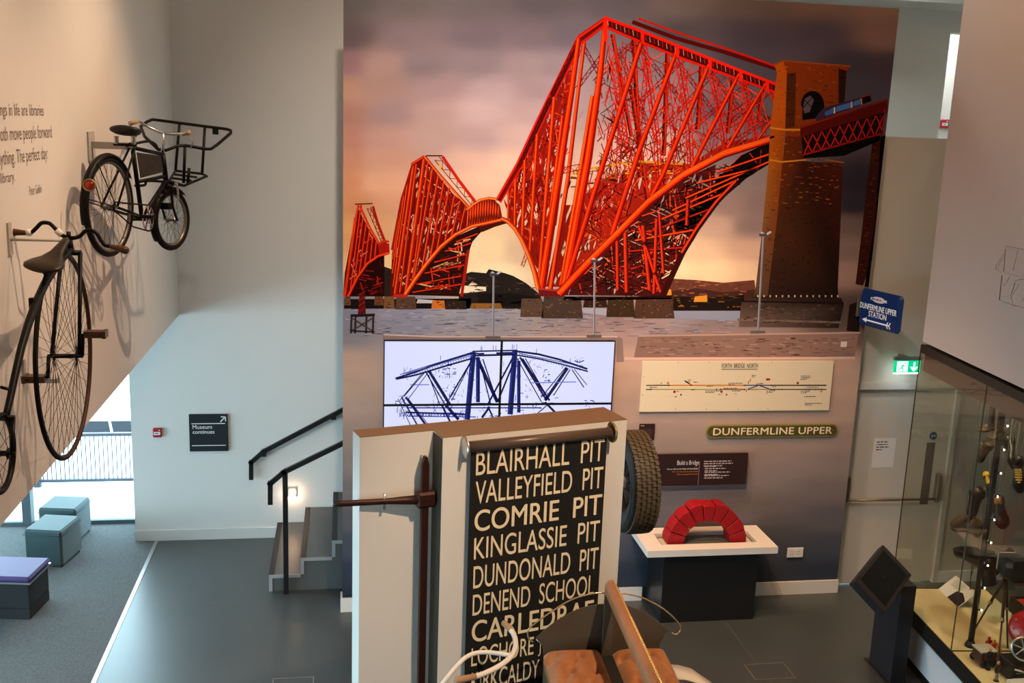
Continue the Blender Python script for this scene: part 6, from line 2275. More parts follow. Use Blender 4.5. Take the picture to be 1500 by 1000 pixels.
# wooden tripod with an old bellows camera
hd = atP(1474, 843, pk(.47, 0, 0), EC)
feet = [atZ(1424, 927, ZCB + .012), atZ(1460, 991, ZCB + .012), atZ(1476, 949, ZCB + .012)]
cm = thing('tripod_camera', 'black plate camera on a thin wooden tripod in the glass case', 'camera', (hd.x, hd.y, ZCB))
trim = mat('tripod_wood', (.045, .022, .010), .45)
for f_ in feet:
    f_ = Vector((f_.x, f_.y, max(ZCB + .006, f_.z)))
    mid_ = hd + (f_ - hd) * .45
    lg = build('tripod_leg', MB().tube([hd, mid_], .013, 8).tube([mid_ - (f_ - hd) * .08, f_], .008, 8), trim, cm)
    build('leg_clamp', MB().tube([mid_ - (f_ - hd) * .02, mid_ + (f_ - hd) * .02], .017, 8), brass, lg)
build('tripod_head', MB().lathe([(0, .02), (.05, .02), (.05, -.02), (0, -.02)], hd + Vector((0, 0, .01)), Zv, 16), brass, cm)
cdv = (atP(1500, 852, pk(.47, 0, 0), EC) - atP(1466, 828, pk(.47, 0, 0), EC))
cdv = Vector((-DC.x, -DC.y, 0)) * 1.0
cb = hd + Vector((0, 0, .035))
wv = EC
build('camera_bed', MB().obox(cb - wv * .07 + DC * .06, wv * .14, cdv * .34, (0, 0, .015)), trim, cm)
build('lens_board', MB().obox(cb - wv * .075 + DC * .05 + Vector((0, 0, .016)), wv * .15, cdv * .02, (0, 0, .15)), mat('pale_grey_board', (.30, .31, .27), .4), cm)
ringsb = []
for i in range(13):
    s_ = .068 + .010 * (i % 2) + .002 * i
    c_ = cb + Vector((0, 0, .091)) - DC * (-.03 + i * .013)
    ringsb.append([c_ + wv * s_ + Vector((0, 0, s_)), c_ - wv * s_ + Vector((0, 0, s_)), c_ - wv * s_ - Vector((0, 0, s_ - .004)), c_ + wv * s_ - Vector((0, 0, s_ - .004))])
build('bellows', MB().loft(ringsb, smooth=False), caseb, cm)
build('camera_back', MB().rbox(cb - wv * .10 + cdv * .13 + Vector((0, 0, .016)), wv * .2, cdv * .12, (0, 0, .2), .008), caseb, cm)
build('lens', MB().lathe([(0, .05), (.022, .05), (.028, .03), (.032, 0), (0, 0)], cb + DC * .051 + Vector((0, 0, .091)), DC, 18), brass, cm)
for k_ in (-.05, .05):
    build('brass_knob', MB().ball(cb + wv * (.075 if k_ > 0 else -.078) + cdv * .08 + Vector((0, 0, .03)), .012, 8), brass, cm)

# black box with a red-lined lid
rb = thing('music_box', 'black box with an open red-orange lining at the right edge of the case', 'box', (0, 0, 0))
COL.objects.unlink(rb)
bpy.data.objects.remove(rb)
rbp = atP(1481, 868, pk(.60, 0, 0), EC)
RB = Vector((rbp.x, rbp.y, 0))
rb = thing('open_box', 'black box with a red-orange lining, right edge of the case behind the tripod', 'box', (RB.x, RB.y, ZCB + .001))
zbx = rbp.z - .03
print('box', rbp, zbx, pk(.6,0,0))
hb0 = ZCB + .001
build('stand', MB().obox(RB + EC * .02 - DC * .02 + Vector((0, 0, hb0)), EC * .26, -DC * .6, (0, 0, zbx - .14 - hb0)), mat('acrylic_grey', (.30, .27, .20), .4), rb)
mb = MB()
mb.obox(RB + Vector((0, 0, zbx - .1395)), EC * .32, -DC * .7, (0, 0, .02))
mb.obox(RB + Vector((0, 0, zbx - .119)), EC * .02, -DC * .7, (0, 0, .119)).obox(RB + EC * .3 + Vector((0, 0, zbx - .119)), EC * .02, -DC * .7, (0, 0, .119))
mb.obox(RB + EC * .0205 + Vector((0, 0, zbx - .119)), EC * .279, -DC * .02, (0, 0, .119))
build('case_shell', mb, caseb, rb)
build('lining', MB().obox(RB + EC * .0205 - DC * .0205 + Vector((0, 0, zbx - .119)), EC * .279, -DC * .67, (0, 0, .10)), mat('red_lining', (.55, .035, .012), .7), rb)

# red shield-shaped object with brass studs
rq = atP(1506, 922, pk(.46, 0, 0), EC)
rs_ = thing('red_drum', 'round red enamelled object with brass knobs, cut by the right edge', 'instrument', (rq.x, rq.y, ZCB))
nr = (Vector((-.75, -.55, .35))).normalized()
build('drum', MB().lathe([(0, .05), (.12, .045), (.15, .03), (.155, 0), (.14, -.05), (0, -.05)], rq, nr, 40), mat('red_enamel', (.30, .006, .012), .25, coat=.3), rs_)
ux_ = nr.orthogonal().normalized()
wy_ = nr.cross(ux_)
for k_ in range(9):
    a_ = 2 * math.pi * k_ / 9
    build('brass_knob', MB().ball(rq + nr * .048 + (ux_ * math.cos(a_) + wy_ * math.sin(a_)) * .105, .012, 8), brass, rs_)
build('stand', MB().tube([rq - nr * .03, Vector((rq.x, rq.y, ZCB + .012))], .014, 8).lathe([(0, .012), (.08, .012), (.08, 0), (0, 0)], (rq.x, rq.y, ZCB + .0005), Zv, 20), caseb, rs_)

# toy steam engine, figures, black machine
def deckp(px, py):
    return atZ(px, py, ZCB + .0005)
te = deckp(1440, 971)
toy = thing('toy_wagon', 'little brown and red toy wagon with a grey top on the case deck', 'toy', te)
s_ = .075
wag = mat('toy_brown', (.055, .018, .012), .5, var=.2)
build('body', MB().rbox(te + Vector((-s_, -s_ * .9, .03)), (s_ * 2, 0, 0), (0, s_ * 1.8, 0), (0, 0, .10), .008), wag, toy)
build('red_panel', MB().box((te.x - s_ * .6, te.y - s_ * .9 - .004, .66), (te.x + s_ * .7, te.y - s_ * .9 - .0005, .715)), mat('toy_red', (.35, .02, .015), .5), toy)
build('roof', MB().obox(te + Vector((-s_ * 1.05, -s_ * .95, .131)), (s_ * 2.1, 0, 0), (0, s_ * 1.9, 0), (0, 0, .012)), mat('toy_grey', (.45, .45, .42), .5), toy)
for sx_ in (-1, 1):
    for sy_ in (-1, 1):
        build('wheel', MB().lathe([(0, .01), (.03, .01), (.034, 0), (.03, -.01), (0, -.01)], te + Vector((sx_ * s_ * .65, sy_ * s_ * .97, .034)), Yv, 16), caseb, toy)
def figure(px, py, hgt, c1, c2, label, head):
    q_ = deckp(px, py)
    t = thing('figurine', label, 'figurine', q_, 'small figures on the case deck')
    build('base', MB().lathe([(0, .006), (.022, .006), (.024, 0), (0, 0)], q_, Zv, 14), sole_m, t)
    lb = MB()
    for sx_ in (-.010, .010):
        lb.tube([q_ + Vector((sx_, 0, .006)), q_ + Vector((sx_, 0, hgt * .46))], [.006, .009], 8)
    build('legs', lb, c2, t)
    build('body', MB().loft([[q_ + Vector((r_ * math.cos(2 * math.pi * k_ / 12), r_ * .65 * math.sin(2 * math.pi * k_ / 12), z_)) for k_ in range(12)] for z_, r_ in ((hgt * .42, .019), (hgt * .55, .019), (hgt * .72, .023), (hgt * .80, .020), (hgt * .83, .008))]), c1, t)
    ab = MB()
    for sx_ in (-1, 1):
        ab.tube([q_ + Vector((sx_ * .022, 0, hgt * .78)), q_ + Vector((sx_ * .030, -.004, hgt * .60)), q_ + Vector((sx_ * .026, -.012, hgt * .46))], [.007, .006, .005], 8)
    build('arms', ab, c1, t)
    build('head', MB().ball(q_ + Vector((0, 0, hgt * .91)), .014, 12, (1, 1, 1.15)), head, t)
    return t
skin = mat('figurine_face', (.45, .25, .15), .5)
navy = mat('figurine_navy', (.012, .013, .022), .5)
orange = mat('figurine_orange', (.75, .12, .01), .5)
redf = mat('figurine_red', (.35, .01, .01), .5)
yelf = mat('figurine_yellow', (.6, .38, .03), .5)
figure(1447, 980, .20, navy, navy, 'dark navy figurine standing in front of the toy wagon', skin)
figure(1453, 962, .17, orange, redf, 'orange and red figurine right of the toy wagon', yelf)
figure(1446, 957, .16, redf, redf, 'dark red figurine standing behind the toy wagon', redf)
figure(1459, 972, .18, yelf, orange, 'yellow figurine between the toy wagon and the black machine', orange)
figure(1459, 997, .18, wag, mat('figurine_pale', (.4, .33, .28), .5), 'brown figurine near the bottom right corner of the deck', skin)
bm = deckp(1489, 990)
mc = thing('black_machine', 'black enamelled hand-cranked machine with a cogged wheel in the glass case', 'machine', bm)
build('base', MB().rbox(bm + Vector((-.12, -.09, 0)), (.26, 0, 0), (0, .2, 0), (0, 0, .16), .012), caseb, mc)
build('column', MB().rbox(bm + Vector((-.05, -.05, .1605)), (.15, 0, 0), (0, .12, 0), (0, 0, .16), .03), caseb, mc)
wn = Vector((-.5, -.8, .3)).normalized()
wc_ = bm + Vector((-.04, -.09, .30))
build('cog_wheel', MB().lathe([(.085, .012), (.10, .012), (.10, -.012), (.085, -.012), (.085, .012)], wc_, wn, 36), steel, mc)
u_ = wn.orthogonal().normalized()
v_ = wn.cross(u_)
mb = MB()
for k_ in range(6):
    a_ = math.pi * 2 * k_ / 6
    mb.tube([wc_, wc_ + (u_ * math.cos(a_) + v_ * math.sin(a_)) * .09], .006, 6)
build('wheel_spokes', mb, steel, mc)
build('axle', MB().tube([wc_ + wn * .02, bm + Vector((.02, 0, .26))], .012, 8), steel, mc)
build('crank_arm', MB().tube([bm + Vector((-.10, -.093, .12)), bm + Vector((.0, -.13, .10)), bm + Vector((.10, -.15, .08))], .008, 8), steel, mc)
for k_ in range(3):
    build('brass_band', MB().box((bm.x - .10 + k_ * .02, bm.y - .0935, ZCB + .03 + k_ * .045), (bm.x + .09, bm.y - .0902, ZCB + .042 + k_ * .045)), dull, mc)
wb_ = deckp(1468, 1002)
o = build('white_block', MB().obox(wb_ + Vector((0, -.28, .0005)), (.25, 0, 0), (0, .24, 0), (0, 0, .07)), mat('plinth_white', (.6, .6, .6)))
tag(o, 'pale display block at the bottom right corner of the case', 'block')

# faint pencil drawing on the right bulkhead
dr = mat('pencil_line', (.22, .19, .14), .8)
dr2 = mat('pencil_faint', (.42, .36, .30), .8)
PB0 = OC - EC * .0008
def onb(x, y):
    return atP(1400 + x / 6.67, 330 + y / 6.67, PB0, EC)
mb, mb2 = MB(), MB()
for a_, b_, w_ in (((490, 200), (700, 240), .016), ((490, 230), (470, 450), .012), ((455, 490), (430, 730), .018), ((430, 730), (590, 790), .012), ((540, 770), (760, 830), .016), ((470, 460), (620, 500), .010), ((575, 540), (680, 520), .02), ((545, 670), (580, 560), .010)):
    mb.tube([onb(*a_), onb(*b_)], w_ * .45, 6, flat=.15, up=EC)
for a_, b_ in (((480, 270), (400, 380)), ((400, 380), (390, 430)), ((390, 430), (440, 450)), ((480, 300), (420, 390)), ((420, 390), (412, 440)), ((610, 240), (560, 440)), ((500, 230), (560, 240)), ((530, 500), (470, 600)), ((460, 700), (540, 680)), ((560, 760), (540, 680)), ((640, 740), (720, 660)), ((620, 580), (530, 720)), ((700, 260), (760, 300)), ((620, 500), (740, 470)), ((680, 560), (740, 590))):
    mb2.tube([onb(*a_), onb(*b_)], .004, 6, flat=.2, up=EC)
gd_ = thing('wall_drawing', 'faint line drawing printed on the right-hand bulkhead, cut by the frame', 'drawing', onb(450, 450))
build('heavy_lines', mb, dr, gd_)
build('fine_lines', mb2, dr2, gd_)
# ------------------------------------------------------------------ bicycles on the left wall
bk_black = mat('bike_black_enamel', (.004, .0035, .003), .45, var=.2, spec=.15)
bk_rub = mat('bike_tyre', (.007, .0055, .004), .65, var=.3, spec=.15)
bk_warm_rim = mat('bike_warm_lit_rim', (.045, .015, .008), .55, var=.4, scale=18)  # black rim browned: the warm light on it is put into the colour
chrome = mat('chrome', (.6, .6, .6))
rimgrey = mat('dull_rim', (.22, .20, .17), .35, .8)
spoke_m = mat('spoke_steel', (.05, .045, .04), .4, .7)
spoke_d = mat('spoke_dark', (.008, .006, .005), .6)


def wheel(parent, name, c, axis, R, rt, nsp, hubw, rubm, rimm, spm, spr=.0013, cross=3, rimw=.014):
    ax = Vector(axis).normalized()
    u = (Zv - ax * Zv.dot(ax)).normalized()
    w = ax.cross(u)
    t = build(name, MB().lathe([(R - rt + rt * math.cos(2 * math.pi * k / 12), rt * math.sin(2 * math.pi * k / 12)) for k in range(13)], c, ax, 72), rubm, parent)
    ri = R - 2 * rt
    build('rim', MB().lathe([(ri + .004, -rimw), (ri - .006, -rimw * .8), (ri - .012, 0), (ri - .006, rimw * .8), (ri + .004, rimw)], c, ax, 72), rimm, t)
    mb = MB()
    hr = .022
    for k in range(nsp):
        a0 = 2 * math.pi * k / nsp
        s = 1 if k % 2 else -1
        tw = (1 if (k // 2) % 2 else -1) * cross * 2 * math.pi / nsp
        p = c + ax * (s * hubw) + (u * math.cos(a0 + tw) + w * math.sin(a0 + tw)) * hr
        q = c + (u * math.cos(a0) + w * math.sin(a0)) * (ri - .004)
        mb.tube([p, q], spr, 4, cap=False)
    build('spokes', mb, spm, t)
    build('hub', MB().lathe([(0, -hubw - .03), (.008, -hubw - .03), (.008, -hubw - .004), (hr + .004, -hubw - .003), (hr + .004, -hubw + .003), (.013, -hubw + .006), (.013, hubw - .006), (hr + .004, hubw - .003), (hr + .004, hubw + .003), (.008, hubw + .004), (.008, hubw + .03), (0, hubw + .03)], c, ax, 16), rimm if rimm is not bk_warm_rim else bk_black, t)
    return t, u, w


# --- delivery bicycle with front carrier
psi = math.radians(14.5)
FWD = Vector((math.sin(psi), math.cos(psi), -.05)).normalized()
LAT = Vector((math.cos(psi), -math.sin(psi), 0))          # to the bike's right
Prc = atY(160, 303, 7.7)
Pfc = atY(251, 322, 8.74)
db = thing('delivery_bicycle', 'black delivery bicycle with a big front carrier, mounted high on the left wall', 'bicycle', Prc - Vector((0, 0, .36)))
RR = .355
rw_, uu, ww = wheel(db, 'rear_wheel', Prc, LAT, RR, .021, 40, .035, bk_rub, rimgrey, spoke_m)
psf = math.radians(24)
LATF = Vector((math.cos(psf), -math.sin(psf), 0))
FWDF = Vector((math.sin(psf), math.cos(psf), 0))
fw_, _u, _w = wheel(db, 'front_wheel', Pfc, LATF, .250, .024, 32, .035, bk_rub, rimgrey, spoke_m)
def mguard(c, ax, R, a0, a1, wd, nm, n=24):
    ax = Vector(ax).normalized()
    u = (Zv - ax * Zv.dot(ax)).normalized()
    w = ax.cross(u)
    mb = MB()
    for i in range(n + 1):
        a_ = a0 + (a1 - a0) * i / n
        d = u * math.cos(a_) + w * math.sin(a_)
        for s, rr in ((-1, R - .012), (-.6, R + .004), (0, R + .010), (.6, R + .004), (1, R - .012)):
            mb.v.append(c + d * rr + ax * (wd * s))
    for i in range(n):
        for k in range(4):
            mb.f.append([i * 5 + k, i * 5 + k + 1, (i + 1) * 5 + k + 1, (i + 1) * 5 + k])
            mb.sm.append(True)
            mb.c.append(None)
    o = build(nm, mb, bk_black, db)
    md = o.modifiers.new('thickness', 'SOLIDIFY')
    md.thickness = .002
    return u, w
# sign of angle: w = axis x up ; find which way is backwards
_back = 1 if (LAT.cross(Zv)).dot(FWD) < 0 else -1
mguard(Prc, LAT, RR + .012, -_back * math.radians(60), _back * math.radians(105), .030, 'rear_mudguard')
mguard(Pfc, LATF, .262, -_back * math.radians(45), _back * math.radians(125), .032, 'front_mudguard')
def bp3(px, py, Y):
    return atY(px, py, Y)
BBc = bp3(208, 319, 8.13)
ST = bp3(194, 216, 7.98)
HT = bp3(238, 224, 8.58)
HB = bp3(243, 264, 8.60)
fr = MB()
fr.tube([BBc, ST], .017, 10)
fr.tube([ST, HT + (HB - HT) * .05], .015, 10)
fr.tube([BBc + (ST - BBc) * .52, HT + (HB - HT) * .85], .014, 10)
fr.tube([HB, BBc], .017, 10)
fr.tube([HT, HB], .021, 10)
for s in (-1, 1):
    fr.tube([BBc + LAT * .03 * s, Prc + LAT * .06 * s], .010, 8)
    fr.tube([ST + LAT * .02 * s, Prc + LAT * .06 * s], .008, 8)
fr.tube([BBc - LAT * .045, BBc + LAT * .045], .024, 12)
build('frame', fr, bk_black, db)
# advertising plate filling the frame
a_, b_, c_, d_ = ST + (HT - ST) * .12 - Vector((0, 0, .03)), ST + (HT - ST) * .92 - Vector((0, 0, .025)), HT + (HB - HT) * .70 - (HT - ST) * .06, BBc + (ST - BBc) * .58 + (HT - ST) * .12
build('frame_plate', MB().prism([a_, b_, c_, d_], LAT * .004), mat('plate_black', (.02, .019, .017), .5, var=.4, scale=20), db)
# fork
SPL = Pfc + (HB - Pfc) * .0 + Vector((0, 0, .30))
fk = MB()
cr_ = HB + (HB - HT).normalized() * .05
for s in (-1, 1):
    fk.tube(smooth([cr_ + LATF * .045 * s, cr_ + LATF * .05 * s + (Pfc - cr_) * .5 - FWDF * .03, Pfc + LATF * .055 * s]), .010, 8)
fk.tube([cr_ - LATF * .05, cr_ + LATF * .05], .016, 8).tube([HB, cr_], .016, 8)
build('fork', fk, bk_black, db)
build('fork_lamp_bracket', MB().tube(smooth([cr_ + LATF * .055, cr_ + LATF * .09 + Vector((0, 0, .03)), cr_ + LATF * .10 - Vector((0, 0, .08)), cr_ + LATF * .085 - Vector((0, 0, .17))]), .009, 8), chrome, db)
bx = Pfc - FWDF * .17 + Vector((0, 0, .10))
build('brake_block', MB().obox(bx - LATF * .09, LATF * .18, FWDF * .05, (0, 0, .05)), bk_black, db)
# handlebar
SM = bp3(239, 195, 8.58)
hl, hr_ = bp3(190, 181, 8.42), bp3(275, 194, 8.50)
hbm = build('handlebar', MB().tube(smooth([hl, bp3(203, 178, 8.48), bp3(217, 186, 8.56), SM, bp3(262, 196, 8.56), hr_]), .011, 10), chrome, db)
build('stem', MB().tube([SM, HT], .013, 10), chrome, db)
hgr = mat('cork_grip', (.36, .24, .10), .7)
build('grip', MB().tube([bp3(268, 197, 8.55), hr_ + (hr_ - SM) * .06], [.014, .019], 10), hgr, db)
build('grip', MB().tube([bp3(203, 178, 8.48), hl], [.014, .018], 10), hgr, db)
build('brake_lever', MB().tube(smooth([bp3(272, 198, 8.5), bp3(281, 203, 8.48), bp3(282, 209, 8.48), bp3(279, 217, 8.5)]), .005, 6), chrome, db)
# saddle
sd = build('saddle', MB().loft([[bp3(168 + 0, 187, 7.82) * 0 + (bp3(190, 193, 7.93) + FWD * x + LAT * (w_ * math.cos(2 * math.pi * k / 14)) + Vector((0, 0, h_ * math.sin(2 * math.pi * k / 14) + z_))) for k in range(14)]
        for x, w_, h_, z_ in ((-.125, .05, .02, .015), (-.11, .10, .032, .012), (-.05, .115, .036, .005), (.02, .075, .032, 0), (.09, .035, .026, .0), (.14, .022, .018, .002), (.15, .01, .01, .002))]), mat('saddle_black', (.012, .010, .009), .4), db)
S0 = bp3(190, 193, 7.93)
for s in (-1, 1):
    mb = MB()
    n = 5
    pts = []
    for k in range(n * 10 + 1):
        a2 = 2 * math.pi * k / 10
        pts.append(S0 - FWD * .08 + LAT * (.065 * s + .016 * math.cos(a2)) + FWD * .016 * math.sin(a2) + Vector((0, 0, -.035 - .055 * k / (n * 10))))
    mb.tube(pts, .0035, 5)
    build('saddle_spring', mb, chrome, sd)
build('saddle_frame', MB().tube([S0 - FWD * .08 - LAT * .085 - Vector((0, 0, .095)), S0 - FWD * .08 + LAT * .085 - Vector((0, 0, .095))], .010, 8).tube([S0 - FWD * .08 - Vector((0, 0, .095)), S0 + FWD * .03 - Vector((0, 0, .085)), S0 + FWD * .10 - Vector((0, 0, .02))], .008, 8), bk_black, sd)
build('seat_post', MB().tube([S0 - FWD * .01 - Vector((0, 0, .085)), ST + (ST - BBc).normalized() * -.03], .013, 10), chrome, db)
# parcel bar over the top tube
build('locking_bar', MB().tube(smooth([S0 - FWD * .06 - Vector((0, 0, .10)), bp3(215, 207, 8.2), bp3(226, 210, 8.35), bp3(231, 217, 8.42)]), .010, 8), bk_black, db)
# crank set
build('chainring', MB().lathe([(.088, .003), (.098, .003), (.098, -.003), (.088, -.003), (.088, .003)], BBc + LAT * .05, LAT, 40).lathe([(.03, .003), (.04, .003), (.04, -.003), (.03, -.003), (.03, .003)], BBc + LAT * .05, LAT, 24), chrome, db)
mb = MB()
for k in range(5):
    d_ = (Zv * math.cos(2 * math.pi * k / 5) + LAT.cross(Zv) * math.sin(2 * math.pi * k / 5))
    mb.tube([BBc + LAT * .05 + d_ * .03, BBc + LAT * .05 + d_ * .093], .007, 6)
build('chainring_spider', mb, chrome, db)
cr = build('crank', MB().tube([BBc + LAT * .06, BBc + LAT * .065 - FWD * .16 + Vector((0, 0, .02))], .008, 8), chrome, db)
build('crank', MB().tube([BBc - LAT * .06, BBc - LAT * .065 + FWD * .16 - Vector((0, 0, .02))], .008, 8), chrome, db)
for s, q_ in ((1, BBc + LAT * .065 - FWD * .16 + Vector((0, 0, .02))), (-1, BBc - LAT * .065 + FWD * .16 - Vector((0, 0, .02)))):
    build('pedal', MB().obox(q_ + LAT * (.01 * s) - FWD * .04 - Vector((0, 0, .012)), LAT * .09 * s, FWD * .08, (0, 0, .024)), bk_black, db)
ch = []
r1, r2 = .098, .035
for k in range(13):
    a2 = -math.pi / 2 + math.pi * k / 12
    ch.append(BBc + LAT * .05 + FWD * (r1 * math.cos(a2)) + Vector((0, 0, r1 * math.sin(a2))))
for k in range(9):
    a2 = math.pi / 2 + math.pi * k / 8
    ch.append(Prc + LAT * .05 + FWD * (r2 * math.cos(a2)) + Vector((0, 0, r2 * math.sin(a2))))
mid_ = (ch[-1] + ch[0]) / 2 - Vector((0, 0, .035))
build('chain', MB().tube(ch + [ch[-1] + (mid_ - ch[-1]) * .6, mid_, ch[0] + (mid_ - ch[0]) * .6], .006, 6, closed=True), bk_rub, db)
# front carrier: raised tray frame in front of the head tube
cr_m = bk_black
Yb, Yf = 8.80, 9.22
top = [bp3(243, 220, 8.62), bp3(261, 213.5, 8.72), bp3(272, 213, 8.76), bp3(300, 218, 8.74), bp3(309, 218, 8.76), bp3(318, 212, 8.84), bp3(338, 195, 9.12), bp3(338, 191, 9.16), bp3(332, 189, 9.18), bp3(300, 185, 9.22), bp3(262, 180, 9.28), bp3(232, 176, 9.32), bp3(223, 175, 9.32), bp3(216, 178, 9.26), bp3(206, 185, 9.1), bp3(212, 200, 8.8), bp3(232, 219, 8.62)]
ca = build('carrier', MB().tube(top, .013, 8, closed=True), cr_m, db)
A1, A2, A3, A4 = bp3(257, 250, 9.26), bp3(296, 254.5, 9.14), bp3(270, 272, 8.76), bp3(246, 268, 8.72)
build('carrier_post', MB().tube([bp3(263, 180, 9.28), bp3(260, 215, 9.27), A1], .012, 8), cr_m, ca)
build('carrier_post', MB().tube([bp3(300, 186, 9.22), bp3(298, 222, 9.18), A2], .012, 8), cr_m, ca)
build('carrier_post', MB().tube([bp3(271, 213, 8.76), bp3(269, 268, 8.76)], .012, 8), cr_m, ca)
build('carrier_post', MB().tube([bp3(277, 246, 8.9), bp3(275, 270, 8.9)], .013, 8), cr_m, ca)
fl = MB().tube([A1, A2, bp3(303, 258, 9.08), A3 + (A2 - A3) * .05, A3, A4, A1], .011, 8)
fl.tube([A4 + (A1 - A4) * .4, A3 + (A2 - A3) * .4], .009, 8).tube([A4 + (A1 - A4) * .7, A3 + (A2 - A3) * .7], .009, 8)
fl.tube([A4, HB], .012, 8).tube([A3, HB], .012, 8)
build('carrier_tray', fl, cr_m, ca)
build('carrier_lug', MB().obox(bp3(311, 188, 9.2), LAT * .05, FWD * .01, (0, 0, -.05)), cr_m, ca)
build('stand_bar', MB().tube(smooth([bp3(198, 272, 8.1), bp3(212, 271, 8.25), bp3(216, 265, 8.3), bp3(240, 266, 8.55)]), .010, 8), bk_black, db)
rf = Prc - FWD * .36 * math.sin(1.25) + Vector((0, 0, .115))
rf = bp3(131, 271, 7.26)
build('rear_reflector', MB().lathe([(0, .012), (.032, .010), (.034, 0), (0, 0)], rf, (-FWD.x * .4 + .1, -FWD.y, .1), 24), mat('red_reflector', (.30, .015, .008), .2, coat=.5), db)
build('reflector_rim', MB().lathe([(.0345, -.008), (.042, -.004), (.042, .008), (.036, .012), (.0345, -.008)], rf, (-FWD.x * .4 + .1, -FWD.y, .1), 24), brass, db)
mb = MB()
for s in (-1, 1):
    mb.tube([Prc + LAT * .055 * s, Prc + LAT * .03 * s - FWD * .345 * math.cos(.2) + Vector((0, 0, .06))], .004, 6)
    mb.tube([Prc + LAT * .055 * s, Prc + LAT * .03 * s - FWD * .20 + Vector((0, 0, .31))], .004, 6)
build('mudguard_stays', mb, bk_black, db)

# wall bracket of the delivery bike
gy = mat('grey_bracket', (.42, .39, .35), .6)
q0, q1 = atX(128, 193, XBULK), atX(137, 234, XBULK)
br1 = thing('wall_bracket', 'pale steel wall bracket holding up the delivery bicycle', 'bracket', (XBULK, 8.12, 4.7))
build('plate', MB().box((XBULK, 8.02, q1.z), (XBULK + .012, 8.21, q0.z)), gy, br1)
build('arm', MB().box((XBULK + .012, 8.095, 4.68), (ST.x - .025, 8.135, 4.73)).box((ST.x - .06, 7.99, 4.68), (ST.x - .0251, 8.0949, 4.73)), gy, br1)

# --- penny-farthing
XP = -1.56
pf = thing('penny_farthing', 'antique high-wheel bicycle with a brown saddle hanging on the left wall', 'bicycle', (XP, 5.98, 3.0))
PH = Vector((XP, 5.985, 3.595))
Rp = .59
wt, pu, pw_ = wheel(pf, 'front_wheel', PH, Xv, Rp, .011, 60, .06, bk_rub, bk_warm_rim, spoke_d, spr=.0014, cross=5, rimw=.013)
def pxx(px, py, x=XP):
    return atX(px, py, x)
hdp = pxx(101, 352)
crown = pxx(104, 370)
fk = MB()
for s in (-1, 1):
    fk.tube([Vector((XP + .05 * s, crown.y, crown.z)), Vector((XP + .075 * s, PH.y, PH.z))], [.013, .010], 8)
fk.tube([Vector((XP - .055, crown.y, crown.z)), Vector((XP + .055, crown.y, crown.z))], .016, 8)
build('fork', fk, bk_black, pf)
build('head', MB().tube([crown, hdp], .020, 10).tube([hdp, hdp + Vector((0, 0, .05))], .012, 8), bk_black, pf)
hbx = [(14, 341, -1.84), (24, 340, -1.79), (37, 341, -1.74), (46, 340, -1.72), (54, 333, -1.70), (60, 327, -1.68), (67, 326, -1.66), (74, 328, -1.64), (82, 336, -1.61), (90, 344, -1.585), (101, 348, -1.56), (111, 348, -1.53), (118, 345, -1.505), (124, 339, -1.485), (132, 337, -1.455), (141, 341, -1.43), (148, 352, -1.405), (154, 359, -1.385), (163, 361, -1.35), (175, 364, -1.30), (186, 367, -1.25)]
hp = [atY(a_, b_, hdp.y + .02) for a_, b_, c_ in hbx]
build('handlebar', MB().tube(smooth(hp, 3), .0115, 10), bk_black, pf)
woodg = mat('wooden_grip', (.075, .030, .012), .35)
build('grip', MB().tube([hp[2] + (hp[3] - hp[2]) * .2, hp[2], hp[1], hp[0] + (hp[1] - hp[0]) * .4, hp[0], hp[0] + (hp[0] - hp[1]) * .25], [.013, .014, .019, .025, .024, .012], 10), woodg, pf)
build('grip', MB().tube([hp[-3] + (hp[-4] - hp[-3]) * .2, hp[-3], hp[-2], hp[-1] + (hp[-2] - hp[-1]) * .4, hp[-1], hp[-1] + (hp[-1] - hp[-2]) * .25], [.012, .014, .018, .024, .023, .012], 10), woodg, pf)
tagm = mat('white_tape', (.75, .72, .68), .7)
build('white_tape', MB().tube([hp[2] + (hp[3] - hp[2]) * .2, hp[3]], .020, 8), tagm, pf)
build('white_tape', MB().tube([hp[8] + (hp[9] - hp[8]) * .1, hp[9] + (hp[10] - hp[9]) * .05], .019, 8), tagm, pf)
# backbone
bbp = [(103, 366), (92, 378), (78, 396), (66, 415), (52, 445), (41, 476), (31, 510), (23, 545), (16, 578), (11, 600), (8, 612)]
bbv = [pxx(a_, b_) for a_, b_ in bbp]
build('backbone', MB().tube(bbv, [.020, .021, .022, .022, .021, .020, .019, .018, .017, .016, .016], 10), bk_black, pf)
build('mounting_step', MB().tube([pxx(13, 570), pxx(2, 567, XP - .01)], .008, 6).box((bbv[4].x - .03, bbv[4].y - .01, bbv[4].z - .03), (bbv[4].x - .015, bbv[4].y + .02, bbv[4].z + .03)), bk_black, pf)
# little rear wheel
rc = pxx(2, 664)
rr_ = .19
RB_ = rc
rwh, _a, _b = wheel(pf, 'rear_wheel', RB_, Xv, rr_, .011, 20, .03, bk_rub, bk_black, spoke_d, cross=2)
rf_ = MB()
for s in (-1, 1):
    rf_.tube([bbv[-1] + Vector((.035 * s, 0, 0)), RB_ + Vector((.045 * s, 0, 0))], .009, 8)
rf_.tube([bbv[-1] - Vector((.04, 0, 0)), bbv[-1] + Vector((.04, 0, 0))], .014, 8)
build('rear_fork', rf_, bk_black, pf)
